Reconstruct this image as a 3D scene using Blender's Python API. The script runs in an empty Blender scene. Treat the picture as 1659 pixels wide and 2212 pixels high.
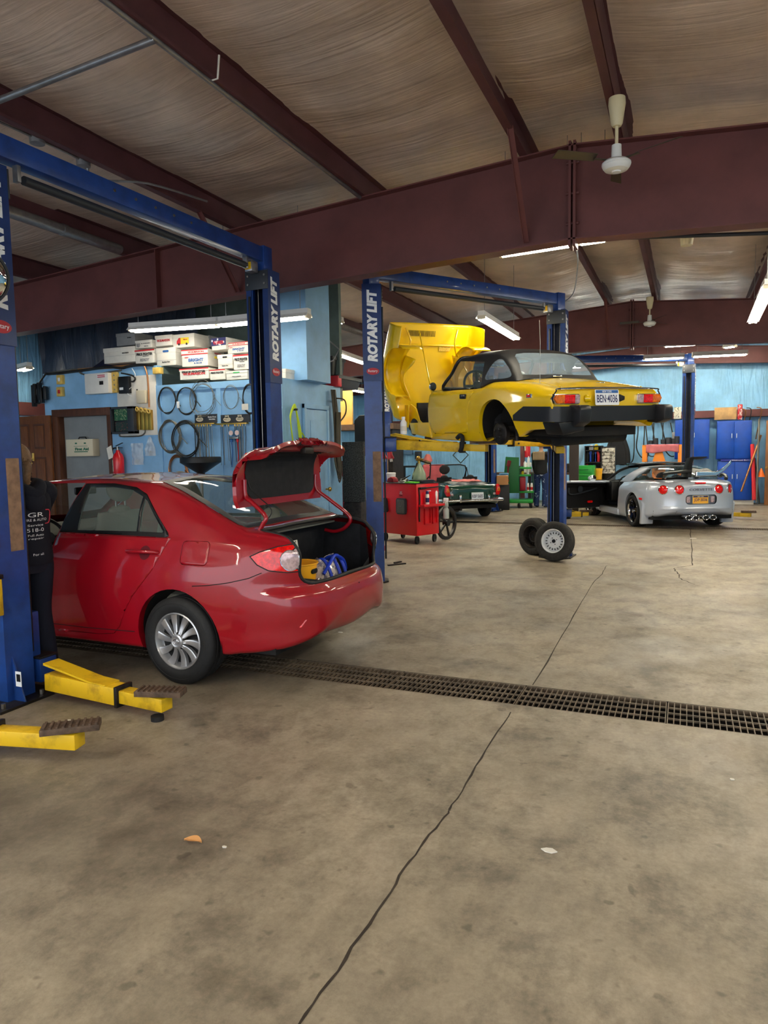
import bpy, bmesh, math, random
from mathutils import Vector as V, Matrix as M, noise
from math import sin, cos, pi, radians as R, sqrt, atan2, hypot
random.seed(7)
S = bpy.context.scene
COL = S.collection

# ---------------------------------------------------------------- camera
IW, IH, FPX = 1659, 2212, 1534.0
PIT, ROL, YAW, CH = -0.0863044854682064, -0.016685974951155737, -0.4032093180766969, 1.65
_f0 = V((sin(YAW), cos(YAW), 0)); _r0 = V((cos(YAW), -sin(YAW), 0)); _u0 = V((0, 0, 1))
CF = _f0*cos(PIT)+_u0*sin(PIT); _u1 = _u0*cos(PIT)-_f0*sin(PIT)
CR = _r0*cos(ROL)+_u1*sin(ROL); CU = _u1*cos(ROL)-_r0*sin(ROL)
CC = V((0, 0, CH))
cam = bpy.data.objects.new('camera', bpy.data.cameras.new('camera')); COL.objects.link(cam)
m = M((CR, CU, -CF)).transposed().to_4x4(); m.translation = CC
cam.matrix_world = m
cam.data.sensor_fit = 'HORIZONTAL'; cam.data.sensor_width = 36; cam.data.lens = FPX/IW*36
cam.data.clip_start = .05; cam.data.clip_end = 200
S.camera = cam
S.view_settings.view_transform = 'Standard'; S.view_settings.look = 'None'
S.view_settings.gamma = 1; S.view_settings.use_curve_mapping = False

def at(px, py, ax, val):
    """point of the world seen at a pixel of the photo, on the plane axis=val"""
    d = CF+CR*((px-IW/2)/FPX)-CU*((py-IH/2)/FPX)
    i = 'xyz'.index(ax)
    return CC+d*((val-CC[i])/d[i])

# ---------------------------------------------------------------- materials
def lin(c):
    o = []
    for x in c[:3]:
        x /= 255
        o.append(x/12.92 if x <= .04045 else ((x+.055)/1.055)**2.4)
    return (*o, 1)
_mats = {}
def mat(name, col, rough=.5, metal=0, coat=0, var=0, vscale=4, bump=0, bscale=60, emit=0, trans=0, alpha=1, ior=1.45, col2=None, stretch=None, bdist=.01, lo=.35, hi=.65, spec=.5):
    if name in _mats: return _mats[name]
    m = bpy.data.materials.new(name); m.use_nodes = True
    nt = m.node_tree; N = nt.nodes; L = nt.links
    b = N['Principled BSDF']
    c = lin(col)
    b.inputs['Base Color'].default_value = c
    b.inputs['Roughness'].default_value = rough
    b.inputs['Metallic'].default_value = metal
    b.inputs['Coat Weight'].default_value = coat
    b.inputs['Coat Roughness'].default_value = .06
    b.inputs['IOR'].default_value = ior
    b.inputs['Specular IOR Level'].default_value = spec
    b.inputs['Transmission Weight'].default_value = trans
    b.inputs['Alpha'].default_value = alpha
    if emit:
        b.inputs['Emission Color'].default_value = c; b.inputs['Emission Strength'].default_value = emit
    tc = None
    def coords():
        t = N.new('ShaderNodeTexCoord'); mp = N.new('ShaderNodeMapping')
        if stretch: mp.inputs['Scale'].default_value = stretch
        L.new(t.outputs['Object'], mp.inputs['Vector']); return mp
    if var or col2:
        mp = coords()
        n = N.new('ShaderNodeTexNoise'); n.inputs['Scale'].default_value = vscale; n.inputs['Detail'].default_value = 5; n.inputs['Roughness'].default_value = .62
        L.new(mp.outputs[0], n.inputs['Vector'])
        rp = N.new('ShaderNodeValToRGB')
        rp.color_ramp.elements[0].position = lo; rp.color_ramp.elements[1].position = hi
        d = lin(col2) if col2 else tuple(min(1, x*(1+var)) for x in c[:3])+(1,)
        e = c if col2 else tuple(x*(1-var) for x in c[:3])+(1,)
        rp.color_ramp.elements[0].color = e; rp.color_ramp.elements[1].color = d
        L.new(n.outputs['Fac'], rp.inputs['Fac']); L.new(rp.outputs['Color'], b.inputs['Base Color'])
    if bump:
        mp = coords()
        n = N.new('ShaderNodeTexNoise'); n.inputs['Scale'].default_value = bscale; n.inputs['Detail'].default_value = 4
        L.new(mp.outputs[0], n.inputs['Vector'])
        bp = N.new('ShaderNodeBump'); bp.inputs['Strength'].default_value = bump; bp.inputs['Distance'].default_value = bdist
        L.new(n.outputs['Fac'], bp.inputs['Height']); L.new(bp.outputs['Normal'], b.inputs['Normal'])
    _mats[name] = m
    return m

# ---------------------------------------------------------------- mesh builder
class MB:
    def __init__(s): s.bm = bmesh.new(); s.mi = 0
    def done(s):
        for f in s.bm.faces:
            if not f.tag: f.tag = True; f.material_index = s.mi
        return s
    def m(s, i): s.mi = i; return s
    def bx(s, c, d, bev=0, rot=None, seg=2):
        r = bmesh.ops.create_cube(s.bm, size=1)
        vs = r['verts']
        T = M.Translation(V(c))
        if rot is not None: T = T @ (rot.to_4x4() if isinstance(rot, M) else M.Rotation(rot, 4, 'Z'))
        T = T @ M.Diagonal((d[0], d[1], d[2], 1))
        bmesh.ops.transform(s.bm, matrix=T, verts=vs)
        if bev:
            es = list({e for v in vs for e in v.link_edges})
            bmesh.ops.bevel(s.bm, geom=es, offset=min(bev, min(abs(x) for x in d)*.49), segments=seg, profile=.5, affect='EDGES')
        return s.done()
    def box(s, a, b, bev=0, seg=2):
        a = V(a); b = V(b)
        return s.bx((a+b)/2, [max(1e-4, abs(x)) for x in (b-a)], bev, None, seg)
    def beam(s, p, q, w, h, bev=0, up=(0, 0, 1)):
        """box from p to q, w across, h along up"""
        p = V(p); q = V(q); x = (q-p); l = x.length; x.normalize()
        y = V(up).cross(x); y.normalize(); z = x.cross(y)
        return s.bx((p+q)/2, (l, w, h), bev, M((x, y, z)).transposed())
    def _ring(s, c, x, y, r, n): return [s.bm.verts.new(c+x*(r*cos(2*pi*i/n))+y*(r*sin(2*pi*i/n))) for i in range(n)]
    def _frame(s, d):
        d = d.normalized(); a = V((0, 0, 1)) if abs(d.z) < .9 else V((1, 0, 0))
        x = a.cross(d).normalized(); return x, d.cross(x)
    def _band(s, a, b):
        n = len(a)
        for i in range(n): s.bm.faces.new((a[i], a[(i+1) % n], b[(i+1) % n], b[i]))
    def cyl(s, p, q, r, r2=None, n=16, cap=True):
        p = V(p); q = V(q); x, y = s._frame(q-p); r2 = r if r2 is None else r2
        a = s._ring(p, x, y, r, n); b = s._ring(q, x, y, r2, n); s._band(a, b)
        if cap: s.bm.faces.new(a[::-1]); s.bm.faces.new(b)
        return s.done()
    def tube(s, pts, r, n=8, closed=False, rs=None):
        pts = [V(p) for p in pts]; k = len(pts); rings = []; x = None
        for i, p in enumerate(pts):
            a = pts[i-1] if (i or closed) else p; b = pts[(i+1) % k] if (i < k-1 or closed) else p
            d = (b-a)
            if d.length < 1e-9: d = V((0, 0, 1))
            d.normalize()
            if x is None: x, y = s._frame(d)
            else:
                x = x-d*x.dot(d)
                if x.length < 1e-6: x, y = s._frame(d)
                x.normalize(); y = d.cross(x)
            rings.append(s._ring(p, x, y, rs[i] if rs else r, n))
        for i in range(k-1): s._band(rings[i], rings[i+1])
        if closed:
            a, b = rings[-1], rings[0]
            j = min(range(n), key=lambda j: (a[0].co-b[j].co).length)
            s._band(a, b[j:]+b[:j])
        else: s.bm.faces.new(rings[0][::-1]); s.bm.faces.new(rings[-1])
        return s.done()
    def lathe(s, prof, o=(0, 0, 0), ax=(0, 0, 1), n=32, a0=0, a1=2*pi, cap0=False, cap1=False):
        o = V(o); d = V(ax).normalized(); x, y = s._frame(d)
        full = abs(a1-a0-2*pi) < 1e-6; rows = []
        for r, h in prof:
            rows.append([s.bm.verts.new(o+d*h+(x*cos(a0+(a1-a0)*i/n)+y*sin(a0+(a1-a0)*i/n))*max(r, 1e-5)) for i in range(n if full else n+1)])
        for a, b in zip(rows, rows[1:]):
            for i in range(n):
                j = (i+1) % n if full else i+1
                s.bm.faces.new((a[i], a[j], b[j], b[i]))
        if cap0: s.bm.faces.new(rows[0][::-1])
        if cap1: s.bm.faces.new(rows[-1])
        return s.done()
    def prism(s, poly, f, a, b, bev=0):
        """poly of 2D points, f(u,v,w)->point, extruded w from a to b"""
        A = [s.bm.verts.new(V(f(u, v, a))) for u, v in poly]; B = [s.bm.verts.new(V(f(u, v, b))) for u, v in poly]
        fs = [s.bm.faces.new(A), s.bm.faces.new(B[::-1])]; s._band(B, A)
        if bev:
            es = list({e for v in A+B for e in v.link_edges})
            bmesh.ops.bevel(s.bm, geom=es, offset=bev, segments=2, profile=.5, affect='EDGES')
        return s.done()
    def grid(s, f, nu, nv, closeu=False):
        g = [[s.bm.verts.new(V(f(i/nu, j/nv))) for j in range(nv+1)] for i in range(nu if closeu else nu+1)]
        for i in range(nu):
            k = (i+1) % nu if closeu else i+1
            for j in range(nv): s.bm.faces.new((g[i][j], g[k][j], g[k][j+1], g[i][j+1]))
        return s.done()
    def quad(s, *p): s.bm.faces.new([s.bm.verts.new(V(q)) for q in p]); return s.done()
    def ball(s, c, r, sc=(1, 1, 1), seg=16):
        q = bmesh.ops.create_uvsphere(s.bm, u_segments=seg, v_segments=max(6, seg*2//3), radius=r)
        bmesh.ops.transform(s.bm, matrix=M.Translation(V(c)) @ M.Diagonal((*sc, 1)), verts=q['verts'])
        return s.done()
    def xf(s, mtx):
        bmesh.ops.transform(s.bm, matrix=mtx, verts=s.bm.verts[:]); return s

def tag(o, label=None, cat=None, group=None, kind=None):
    if label: o['label'] = label
    if cat: o['category'] = cat
    if group: o['group'] = group
    if kind: o['kind'] = kind
    return o
def T(name, label, cat, loc=(0, 0, 0), rz=0, group=None, rot=None, kind=None):
    o = bpy.data.objects.new(name, None); COL.objects.link(o)
    o.empty_display_size = .1; o.location = loc
    o.rotation_euler = rot if rot is not None else (0, 0, rz)
    return tag(o, label, cat, group, kind)
def O(name, mb, mats, parent=None, ang=35, label=None, fixn=True, solid=0, sub=0):
    bm = mb.bm if isinstance(mb, MB) else mb
    if fixn: bmesh.ops.recalc_face_normals(bm, faces=bm.faces[:])
    me = bpy.data.meshes.new(name); bm.to_mesh(me); bm.free()
    for q in (mats if isinstance(mats, (list, tuple)) else [mats]): me.materials.append(q)
    if ang:
        me.polygons.foreach_set('use_smooth', [True]*len(me.polygons)); me.set_sharp_from_angle(angle=R(ang))
    o = bpy.data.objects.new(name, me); COL.objects.link(o)
    if parent: o.parent = parent
    if label: o['label'] = label
    if solid:
        md = o.modifiers.new('s', 'SOLIDIFY'); md.thickness = solid; md.offset = -1
    if sub:
        md = o.modifiers.new('u', 'SUBSURF'); md.levels = sub; md.render_levels = sub
    return o
def St(name, mb, mats, ang=35, label=None):
    o = O(name, mb, mats, None, ang); o['kind'] = 'structure'
    if label: o['label'] = label
    return o
def dup(o, parent=None, label=None, group=None):
    c = o.copy(); COL.objects.link(c)
    if parent is not None: c.parent = parent
    for ch in o.children: dup(ch, c)
    if label: c['label'] = label
    if group: c['group'] = group
    return c
def text(name, s, size, mt, parent, mtx, w=None, ext=.001, h=None, align='CENTER', shear=0, bold=0, label=None):
    """real lettering: s as a thin solid mesh, its baseline along local X, standing in local XY, facing +Z of mtx; fitted to w x h"""
    cu = bpy.data.curves.new(name, 'FONT'); cu.body = s; cu.size = size; cu.extrude = ext; cu.align_x = align; cu.align_y = 'CENTER'; cu.shear = shear; cu.offset = bold; cu.resolution_u = 3
    ob = bpy.data.objects.new(name, cu); COL.objects.link(ob)
    me = bpy.data.meshes.new_from_object(ob)
    bpy.data.objects.remove(ob); bpy.data.curves.remove(cu)
    me.name = name
    xs = [v.co.x for v in me.vertices]; ys = [v.co.y for v in me.vertices]
    if xs:
        sx = w/(max(xs)-min(xs)) if w else 1; sy = h/(max(ys)-min(ys)) if h else (sx if w else 1)
        cx = (max(xs)+min(xs))/2; cy = (max(ys)+min(ys))/2
        for v in me.vertices:
            v.co.x = (v.co.x-cx)*sx; v.co.y = (v.co.y-cy)*sy
    me.transform(mtx)
    me.materials.clear(); me.materials.append(mt)
    o = bpy.data.objects.new(name, me); COL.objects.link(o); o.parent = parent
    if label: o['label'] = label
    return o
def frame(o, x, y):
    """matrix with origin o, X axis x, Y axis y (Z=x cross y)"""
    x = V(x).normalized(); z = x.cross(V(y)).normalized(); y = z.cross(x)
    m = M((x, y, z)).transposed().to_4x4(); m.translation = V(o); return m
def lerp(a, b, t): return a+(b-a)*t
def crv(keys):
    """smooth monotone interpolation through (x, value) keys"""
    ks = sorted(keys); X = [k[0] for k in ks]; Y = [k[1] for k in ks]; n = len(X)
    d = [(Y[i+1]-Y[i])/(X[i+1]-X[i]) for i in range(n-1)]
    mm = [d[0]]+[0 if d[i-1]*d[i] <= 0 else 2*d[i-1]*d[i]/(d[i-1]+d[i]) for i in range(1, n-1)]+[d[-1]]
    def f(x):
        if x <= X[0]: return Y[0]
        if x >= X[-1]: return Y[-1]
        i = 0
        while x > X[i+1]: i += 1
        h = X[i+1]-X[i]; t = (x-X[i])/h
        return Y[i]*(2*t**3-3*t*t+1)+h*mm[i]*(t**3-2*t*t+t)+Y[i+1]*(-2*t**3+3*t*t)+h*mm[i+1]*(t**3-t*t)
    return f
def cat(pts, k=5, closed=False):
    """Catmull-Rom through points (any dimension)"""
    P = [V(p) for p in pts]; n = len(P); out = []
    for i in range(n if closed else n-1):
        if closed: a, b, c, d = P[i-1], P[i], P[(i+1) % n], P[(i+2) % n]
        else: a, b, c, d = P[max(i-1, 0)], P[i], P[i+1], P[min(i+2, n-1)]
        for j in range(k):
            t = j/k
            out.append(.5*((2*b)+(c-a)*t+(2*a-5*b+4*c-d)*t*t+(3*b-a-3*c+d)*t**3))
    if not closed: out.append(P[-1])
    return out
def rrect(w, h, r, k=5, cx=0, cy=0):
    o = []
    for sx, sy, a in ((1, 1, 0), (-1, 1, 90), (-1, -1, 180), (1, -1, 270)):
        for i in range(k+1):
            t = R(a+90*i/k); o.append((cx+sx*(w/2-r)+r*cos(t), cy+sy*(h/2-r)+r*sin(t)))
    return o
def circ(r, n=24, cx=0, cy=0, a0=0, a1=2*pi):
    return [(cx+r*cos(a0+(a1-a0)*i/n), cy+r*sin(a0+(a1-a0)*i/n)) for i in range(n)]
def XZ(u, v, w): return (u, w, v)
def XY(u, v, w): return (u, v, w)
def YZ(u, v, w): return (w, u, v)
def inpoly(p, poly):
    x, y = p; c = False; n = len(poly); j = n-1
    for i in range(n):
        xi, yi = poly[i]; xj, yj = poly[j]
        if (yi > y) != (yj > y) and x < (xj-xi)*(y-yi)/(yj-yi)+xi: c = not c
        j = i
    return c
def cut(bm, poly, ax, filt):
    """cut the outline poly (2D, seen along axis ax) into the faces passing filt; return the faces inside"""
    ia, ib = {'y': (0, 2), 'z': (0, 1), 'x': (1, 2)}[ax]
    n = len(poly)
    for i in range(n):
        p, q = poly[i], poly[(i+1) % n]
        if hypot(q[0]-p[0], q[1]-p[1]) < 1e-7: continue
        lo0, hi0 = min(p[0], q[0])-.001, max(p[0], q[0])+.001; lo1, hi1 = min(p[1], q[1])-.001, max(p[1], q[1])+.001
        fs = []
        for f in bm.faces:
            us = [v.co[ia] for v in f.verts]
            if max(us) < lo0 or min(us) > hi0: continue
            vs = [v.co[ib] for v in f.verts]
            if max(vs) < lo1 or min(vs) > hi1: continue
            if filt(f): fs.append(f)
        if not fs: continue
        no = V((0, 0, 0)); no[ia] = -(q[1]-p[1]); no[ib] = q[0]-p[0]
        co = V((0, 0, 0)); co[ia] = p[0]; co[ib] = p[1]
        geom = list({e for f in fs for e in f.edges})+list({v for f in fs for v in f.verts})+fs
        bmesh.ops.bisect_plane(bm, geom=geom, dist=1e-5, plane_co=co, plane_no=no)
    out = []
    xs = [p[0] for p in poly]; ys = [p[1] for p in poly]
    for f in bm.faces:
        c = f.calc_center_median()
        if min(xs) < c[ia] < max(xs) and min(ys) < c[ib] < max(ys) and filt(f) and inpoly((c[ia], c[ib]), poly): out.append(f)
    return out
def take(bm, faces, off=0, keep=False):
    """move faces into a new MB"""
    bm.normal_update()
    nb = MB(); mp = {}
    for f in faces:
        vs = []
        for v in f.verts:
            if v not in mp: mp[v] = nb.bm.verts.new(v.co+v.normal*off)
            vs.append(mp[v])
        nb.bm.faces.new(vs)
    nb.bm.normal_update()
    if not keep: bmesh.ops.delete(bm, geom=faces, context='FACES')
    return nb
def shrink(mb, d):
    """pull an open shell's border in by d, so that a shut line shows round it"""
    mv = {}
    for v in mb.bm.verts:
        be = [e for e in v.link_edges if e.is_boundary]
        if len(be) < 2: continue
        t = V((0, 0, 0))
        for f in v.link_faces: t += f.calc_center_median()-v.co
        dirs = [(e.other_vert(v).co-v.co).normalized() for e in be[:2]]
        tan = (dirs[0]-dirs[1])
        if tan.length > 1e-6:
            tan.normalize(); t -= tan*t.dot(tan)
        if t.length > 1e-9: mv[v] = t.normalized()*d
    for v, t in mv.items(): v.co += t
    return mb
def border(mb):
    """ordered boundary loops of an open shell"""
    es = {e for e in mb.bm.edges if e.is_boundary}; loops = []
    while es:
        e = es.pop(); loop = [e.verts[0], e.verts[1]]
        while True:
            nx = [x for x in loop[-1].link_edges if x in es]
            if not nx: break
            es.remove(nx[0]); loop.append(nx[0].other_vert(loop[-1]))
        if loop[0] == loop[-1]: loop.pop()
        loops.append([v.co.copy() for v in loop])
    return sorted(loops, key=len, reverse=True)
# ---------------------------------------------------------------- setting
m_floor = mat('concrete', (165, 147, 122), .62)
def floor_nodes():
    nt = m_floor.node_tree; N = nt.nodes; L = nt.links; b = N['Principled BSDF']
    t = N.new('ShaderNodeTexCoord')
    def nz(sc, det, st=(1, 1, 1), ro=.6, dist=0):
        mp = N.new('ShaderNodeMapping'); mp.inputs['Scale'].default_value = st; L.new(t.outputs['Object'], mp.inputs[0])
        n = N.new('ShaderNodeTexNoise'); n.inputs['Scale'].default_value = sc; n.inputs['Detail'].default_value = det; n.inputs['Roughness'].default_value = ro; n.inputs['Distortion'].default_value = dist
        L.new(mp.outputs[0], n.inputs['Vector']); return n.outputs['Fac']
    def ramp(src, *el):
        r = N.new('ShaderNodeValToRGB')
        while len(r.color_ramp.elements) < len(el): r.color_ramp.elements.new(.5)
        for e, (p, c) in zip(r.color_ramp.elements, el): e.position = p; e.color = lin(c) if len(c) == 3 else c
        L.new(src, r.inputs[0]); return r.outputs[0]
    def mix(a, b2, f, mode='MIX'):
        x = N.new('ShaderNodeMixRGB'); x.blend_type = mode
        L.new(a, x.inputs[1]); L.new(b2, x.inputs[2])
        if isinstance(f, float): x.inputs[0].default_value = f
        else: L.new(f, x.inputs[0])
        return x.outputs[0]
    base = ramp(nz(.9, 8, ro=.66, dist=.1), (.3, (132, 121, 104)), (.5, (157, 145, 126)), (.72, (180, 167, 147)))
    fine = ramp(nz(35, 6, ro=.75), (.3, (190, 190, 190)), (.62, (255, 255, 255)))
    stain = ramp(nz(1.6, 9, ro=.74, dist=.15), (.36, (84, 76, 68)), (.5, (255, 255, 255)))
    mid = ramp(nz(7, 6, (1, .6, 1), .7), (.32, (172, 170, 166)), (.55, (255, 255, 255)))
    spots = ramp(nz(11, 2, ro=.5), (.27, (92, 86, 80)), (.34, (255, 255, 255)))
    c = mix(base, fine, .55, 'MULTIPLY'); c = mix(c, stain, .5, 'MULTIPLY'); c = mix(c, mid, .55, 'MULTIPLY'); c = mix(c, spots, .45, 'MULTIPLY')
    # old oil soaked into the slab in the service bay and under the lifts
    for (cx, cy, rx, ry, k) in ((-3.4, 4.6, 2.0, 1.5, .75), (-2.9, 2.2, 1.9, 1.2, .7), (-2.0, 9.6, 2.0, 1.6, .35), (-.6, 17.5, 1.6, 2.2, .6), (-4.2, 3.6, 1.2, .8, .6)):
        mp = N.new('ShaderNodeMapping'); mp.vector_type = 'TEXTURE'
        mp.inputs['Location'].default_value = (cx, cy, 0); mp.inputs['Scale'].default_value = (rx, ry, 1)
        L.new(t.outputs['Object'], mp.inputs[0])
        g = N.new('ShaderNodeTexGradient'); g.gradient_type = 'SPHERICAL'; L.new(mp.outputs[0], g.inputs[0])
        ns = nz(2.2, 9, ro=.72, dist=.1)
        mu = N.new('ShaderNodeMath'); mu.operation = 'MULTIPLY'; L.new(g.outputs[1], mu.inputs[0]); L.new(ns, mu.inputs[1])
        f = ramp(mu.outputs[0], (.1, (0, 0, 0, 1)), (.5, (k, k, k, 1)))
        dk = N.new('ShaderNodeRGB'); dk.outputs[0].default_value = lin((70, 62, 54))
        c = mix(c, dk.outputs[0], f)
    L.new(c, b.inputs['Base Color'])
    rr = ramp(nz(1.4, 5), (.3, (.36, .36, .36, 1)), (.7, (.62, .62, .62, 1))); L.new(rr, b.inputs['Roughness'])
    bp = N.new('ShaderNodeBump'); bp.inputs['Strength'].default_value = .15; bp.inputs['Distance'].default_value = .01
    L.new(nz(45, 6), bp.inputs['Height']); L.new(bp.outputs[0], b.inputs['Normal'])
floor_nodes()
m_pit = mat('drain_pit', (24, 20, 17), .8, var=.4)
m_purple = mat('oxide_red_steel', (101, 56, 54), .55, var=.14, vscale=2.5, bump=.05, bscale=30)
m_purple2 = mat('oxide_red_purlin', (88, 50, 54), .55, var=.15, vscale=3)
m_ins = mat('insulation_vinyl', (196, 178, 164), .4, var=.2, vscale=1.2)
def ins_nodes(m, st, sc, dist, strength):
    nt = m.node_tree; N = nt.nodes; L = nt.links
    t = N.new('ShaderNodeTexCoord'); mp = N.new('ShaderNodeMapping'); mp.inputs['Scale'].default_value = st
    L.new(t.outputs['Object'], mp.inputs[0])
    n = N.new('ShaderNodeTexNoise'); n.inputs['Scale'].default_value = sc; n.inputs['Detail'].default_value = 4; n.inputs['Distortion'].default_value = dist
    L.new(mp.outputs[0], n.inputs[0])
    b = N.new('ShaderNodeBump'); b.inputs['Strength'].default_value = strength; b.inputs['Distance'].default_value = .05
    L.new(n.outputs['Fac'], b.inputs['Height']); L.new(b.outputs[0], N['Principled BSDF'].inputs['Normal'])
ins_nodes(m_ins, (.35, 5, 1), 2.2, .8, .3)
m_blue = mat('light_blue_paint', (136, 184, 224), .5, var=.1, vscale=3, bump=.1, bscale=18)
m_bsheet = mat('blue_vinyl_sheet', (140, 196, 236), .38, var=.14, vscale=1.5)
ins_nodes(m_bsheet, (4, 4, .5), 1.6, 1.2, .9)
m_dsheet = mat('dark_vinyl_sheet', (58, 66, 84), .42, var=.25, vscale=1.5)
ins_nodes(m_dsheet, (4, 4, .5), 2, 1, .8)
m_white = mat('white_paint', (228, 226, 220), .5, var=.05)
m_black = mat('black_plastic', (16, 16, 18), .45)
m_rubber = mat('rubber', (24, 24, 25), .72, var=.25, vscale=30)
m_steel = mat('bare_steel', (150, 148, 144), .35, metal=1, var=.15, vscale=20)
m_dsteel = mat('dark_steel', (52, 48, 46), .5, metal=.7, var=.3, vscale=12)
m_rust = mat('rusty_grate', (104, 90, 74), .55, metal=.2, var=.4, vscale=5)
m_chrome = mat('chrome', (225, 225, 228), .07, metal=1)
m_galv = mat('galvanised', (150, 150, 152), .4, metal=.8, var=.15, vscale=10)
m_lamp = mat('lit_tube', (255, 247, 226), .4, emit=42)
m_lamp2 = mat('lit_tube_soft', (255, 248, 232), .4, emit=14)
m_lampoff = mat('tube_end', (210, 200, 180), .4)

X0, X1, YA, YB = -10.6, 9.0, -5.0, 22.6
D1, D2 = (4.43, 4.83), (15.36, 15.68)
fb = MB()
for a, b in ((YA, D1[0]), (D1[1], D2[0]), (D2[1], YB+.3)):
    fb.quad((X0-.3, a, 0), (X1+.3, a, 0), (X1+.3, b, 0), (X0-.3, b, 0))
fb.m(1)
for a, b in (D1, D2):
    fb.quad((X0, a, 0), (X1, a, 0), (X1, a, -.3), (X0, a, -.3)).quad((X0, b, 0), (X1, b, 0), (X1, b, -.3), (X0, b, -.3)).quad((X0, a, -.3), (X1, a, -.3), (X1, b, -.3), (X0, b, -.3))
for a, b in (D1, D2):
    for x in (X0, X1): fb.quad((x, a, 0), (x, b, 0), (x, b, -.3), (x, a, -.3))
St('floor', fb, [m_floor, m_pit], 0)
# saw-cut joint and cracks of the slab
m_crack = mat('joint_dirt', (52, 44, 36), .9, var=.3, vscale=9)
def crack(name, pts, w, sub=6, jit=.006):
    P = cat([at(x, y, 'z', .0012) for x, y in pts], sub); mb = MB()
    L_, Rr = [], []
    for i, p in enumerate(P):
        d = (P[min(i+1, len(P)-1)]-P[max(i-1, 0)]).normalized(); nrm = V((-d.y, d.x, 0))
        o = nrm*random.uniform(-jit, jit); ww = w*random.uniform(.5, 1.1)
        L_.append(mb.bm.verts.new(p+o+nrm*ww)); Rr.append(mb.bm.verts.new(p+o-nrm*ww))
    for i in range(len(P)-1): mb.bm.faces.new((L_[i], L_[i+1], Rr[i+1], Rr[i]))
    return St(name, mb.done(), m_crack, 0)
crack('trim_1', [(1104, 1538), (1040, 1638), (978, 1738), (968, 1756), (905, 1832), (842, 1927), (745, 2072), (650, 2212), (600, 2290)], .006)
crack('trim_2', [(1310, 1222), (1300, 1240), (1283, 1258), (1240, 1330), (1152, 1480)], .006)
crack('trim_3', [(1491, 1143), (1494, 1180), (1495, 1215), (1490, 1222), (1460, 1226), (1458, 1232), (1466, 1240), (1470, 1250), (1500, 1262)], .008, 5, .01)
# grates
def grate_mesh(l, w, nx, ny, nm, par=None):
    g = MB()
    for i in range(nx+1): x = -l/2+l*i/nx; g.box((x-.0028, -w/2, -.018), (x+.0028, w/2, -.002))
    for j in range(ny+1):
        y = -w/2+w*j/ny; g.box((-l/2, y-.004, -.012 if 0 < j < ny else -.03), (l/2, y+.004, -.001))
    return O(nm, g, m_rust, par, 0)
g0 = None; gl = .915; ordn = ['first', 'second', 'third', 'fourth', 'fifth', 'sixth', 'seventh', 'eighth', 'ninth', 'tenth']
for i in range(9):
    xc = -1.0+gl*.5+gl*(1-i)
    if g0 is None: g0 = grate_mesh(gl-.012, .385, 25, 4, 'drain_grate'); g = g0
    else: g = g0.copy(); COL.objects.link(g)
    g.location = (xc, 4.63, 0); g.rotation_euler = (0, 0, random.uniform(-.004, .004))
    tag(g, f'{ordn[i]} steel bar grate panel of the near floor drain, counted from the right', 'drain grate', 'grates of the near drain')
for i in (2, 3, 4, 5, 6, -8, -9, -10):
    g = g0.copy(); COL.objects.link(g); g.location = (-1.0+gl*(.5+i), 4.63, 0); tag(g, 'steel bar grate panel of the near floor drain beyond the right edge of the picture' if i > 0 else 'steel bar grate panel of the near floor drain hidden under the red sedan', 'drain grate', 'grates of the near drain')
g = grate_mesh(6.2, .3, 150, 3, 'drain_grate'); g.location = (-1.2, 15.52, 0)
tag(g, 'long narrow far drain grate beneath the silver car', 'drain grate')

# roof: ridge at RX, rafters across X, purlins along Y
RX = -1.06
def zt(x): return 4.535-.069*abs(x-RX)          # top of rafters
def zb(x): return 3.65-.040*abs(x-RX)          # underside of rafters
PH = .26
PUR = [-9.9, -8.25, -6.6, -4.97, -3.3, -1.56, -.6, 1.12, 2.78, 4.45, 6.1, 7.7]
cm = MB()
def ceil(u, v):
    x = lerp(X0-.4, X1+.4, u); y = lerp(YA-.5, YB+.4, v)
    a = max([p for p in PUR if p <= x], default=X0-.4); b = min([p for p in PUR if p > x], default=X1+.4)
    t = (x-a)/(b-a); yy = ((y-7.3)/8.0) % 1
    near = min(yy, 1-yy)*8.0
    sag = .10*sin(pi*t)*min(1, near/1.4)
    w = (.03*noise.noise(V((x*.8, y*3.2, 1)))+.016*noise.noise(V((x*2.2, y*6, 5))))*sin(pi*t)
    return (x, y, zt(x)+PH-sag+w)
cm.grid(ceil, 196, 230)
St('ceiling', cm, m_ins, 60)
def rafter(name, y, x0, x1, zlow=None):
    g = MB(); k = 10
    for side in ((x0, RX), (RX, x1)):
        for i in range(k):
            a = lerp(side[0], side[1], i/k); b = lerp(side[0], side[1], (i+1)/k)
            lo = zlow or zb
            for z0a, z1a, z0b, z1b, d in ((lo(a), zt(a), lo(b), zt(b), .006), (lo(a), lo(a)+.014, lo(b), lo(b)+.014, .1), (zt(a)-.014, zt(a), zt(b)-.014, zt(b), .1)):
                P = [(a, z0a), (b, z0b), (b, z1b), (a, z1a)]
                g.prism(P, XZ, y-d, y+d)
    lo = zlow or zb
    for dx in (-.022, .022): g.box((RX+dx-.012, y-.1, lo(RX)-.06), (RX+dx+.012, y+.1, zt(RX)+.03))
    for zz in (.18, .5, .82):
        z = lerp(lo(RX), zt(RX), zz)
        g.cyl((RX-.06, y-.05, z), (RX+.06, y-.05, z), .016, n=8)
    for xs in (-6.1, 4.0, -9.0):
        if x0 < xs < x1: g.box((xs-.006, y-.09, lo(xs)), (xs+.006, y+.09, zt(xs)))
    return St(name, g, m_purple, 30)
YG = 7.3
rafter('trim_4', YG, X0, X1); rafter('trim_5', 15.35, X0, X1)
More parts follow.
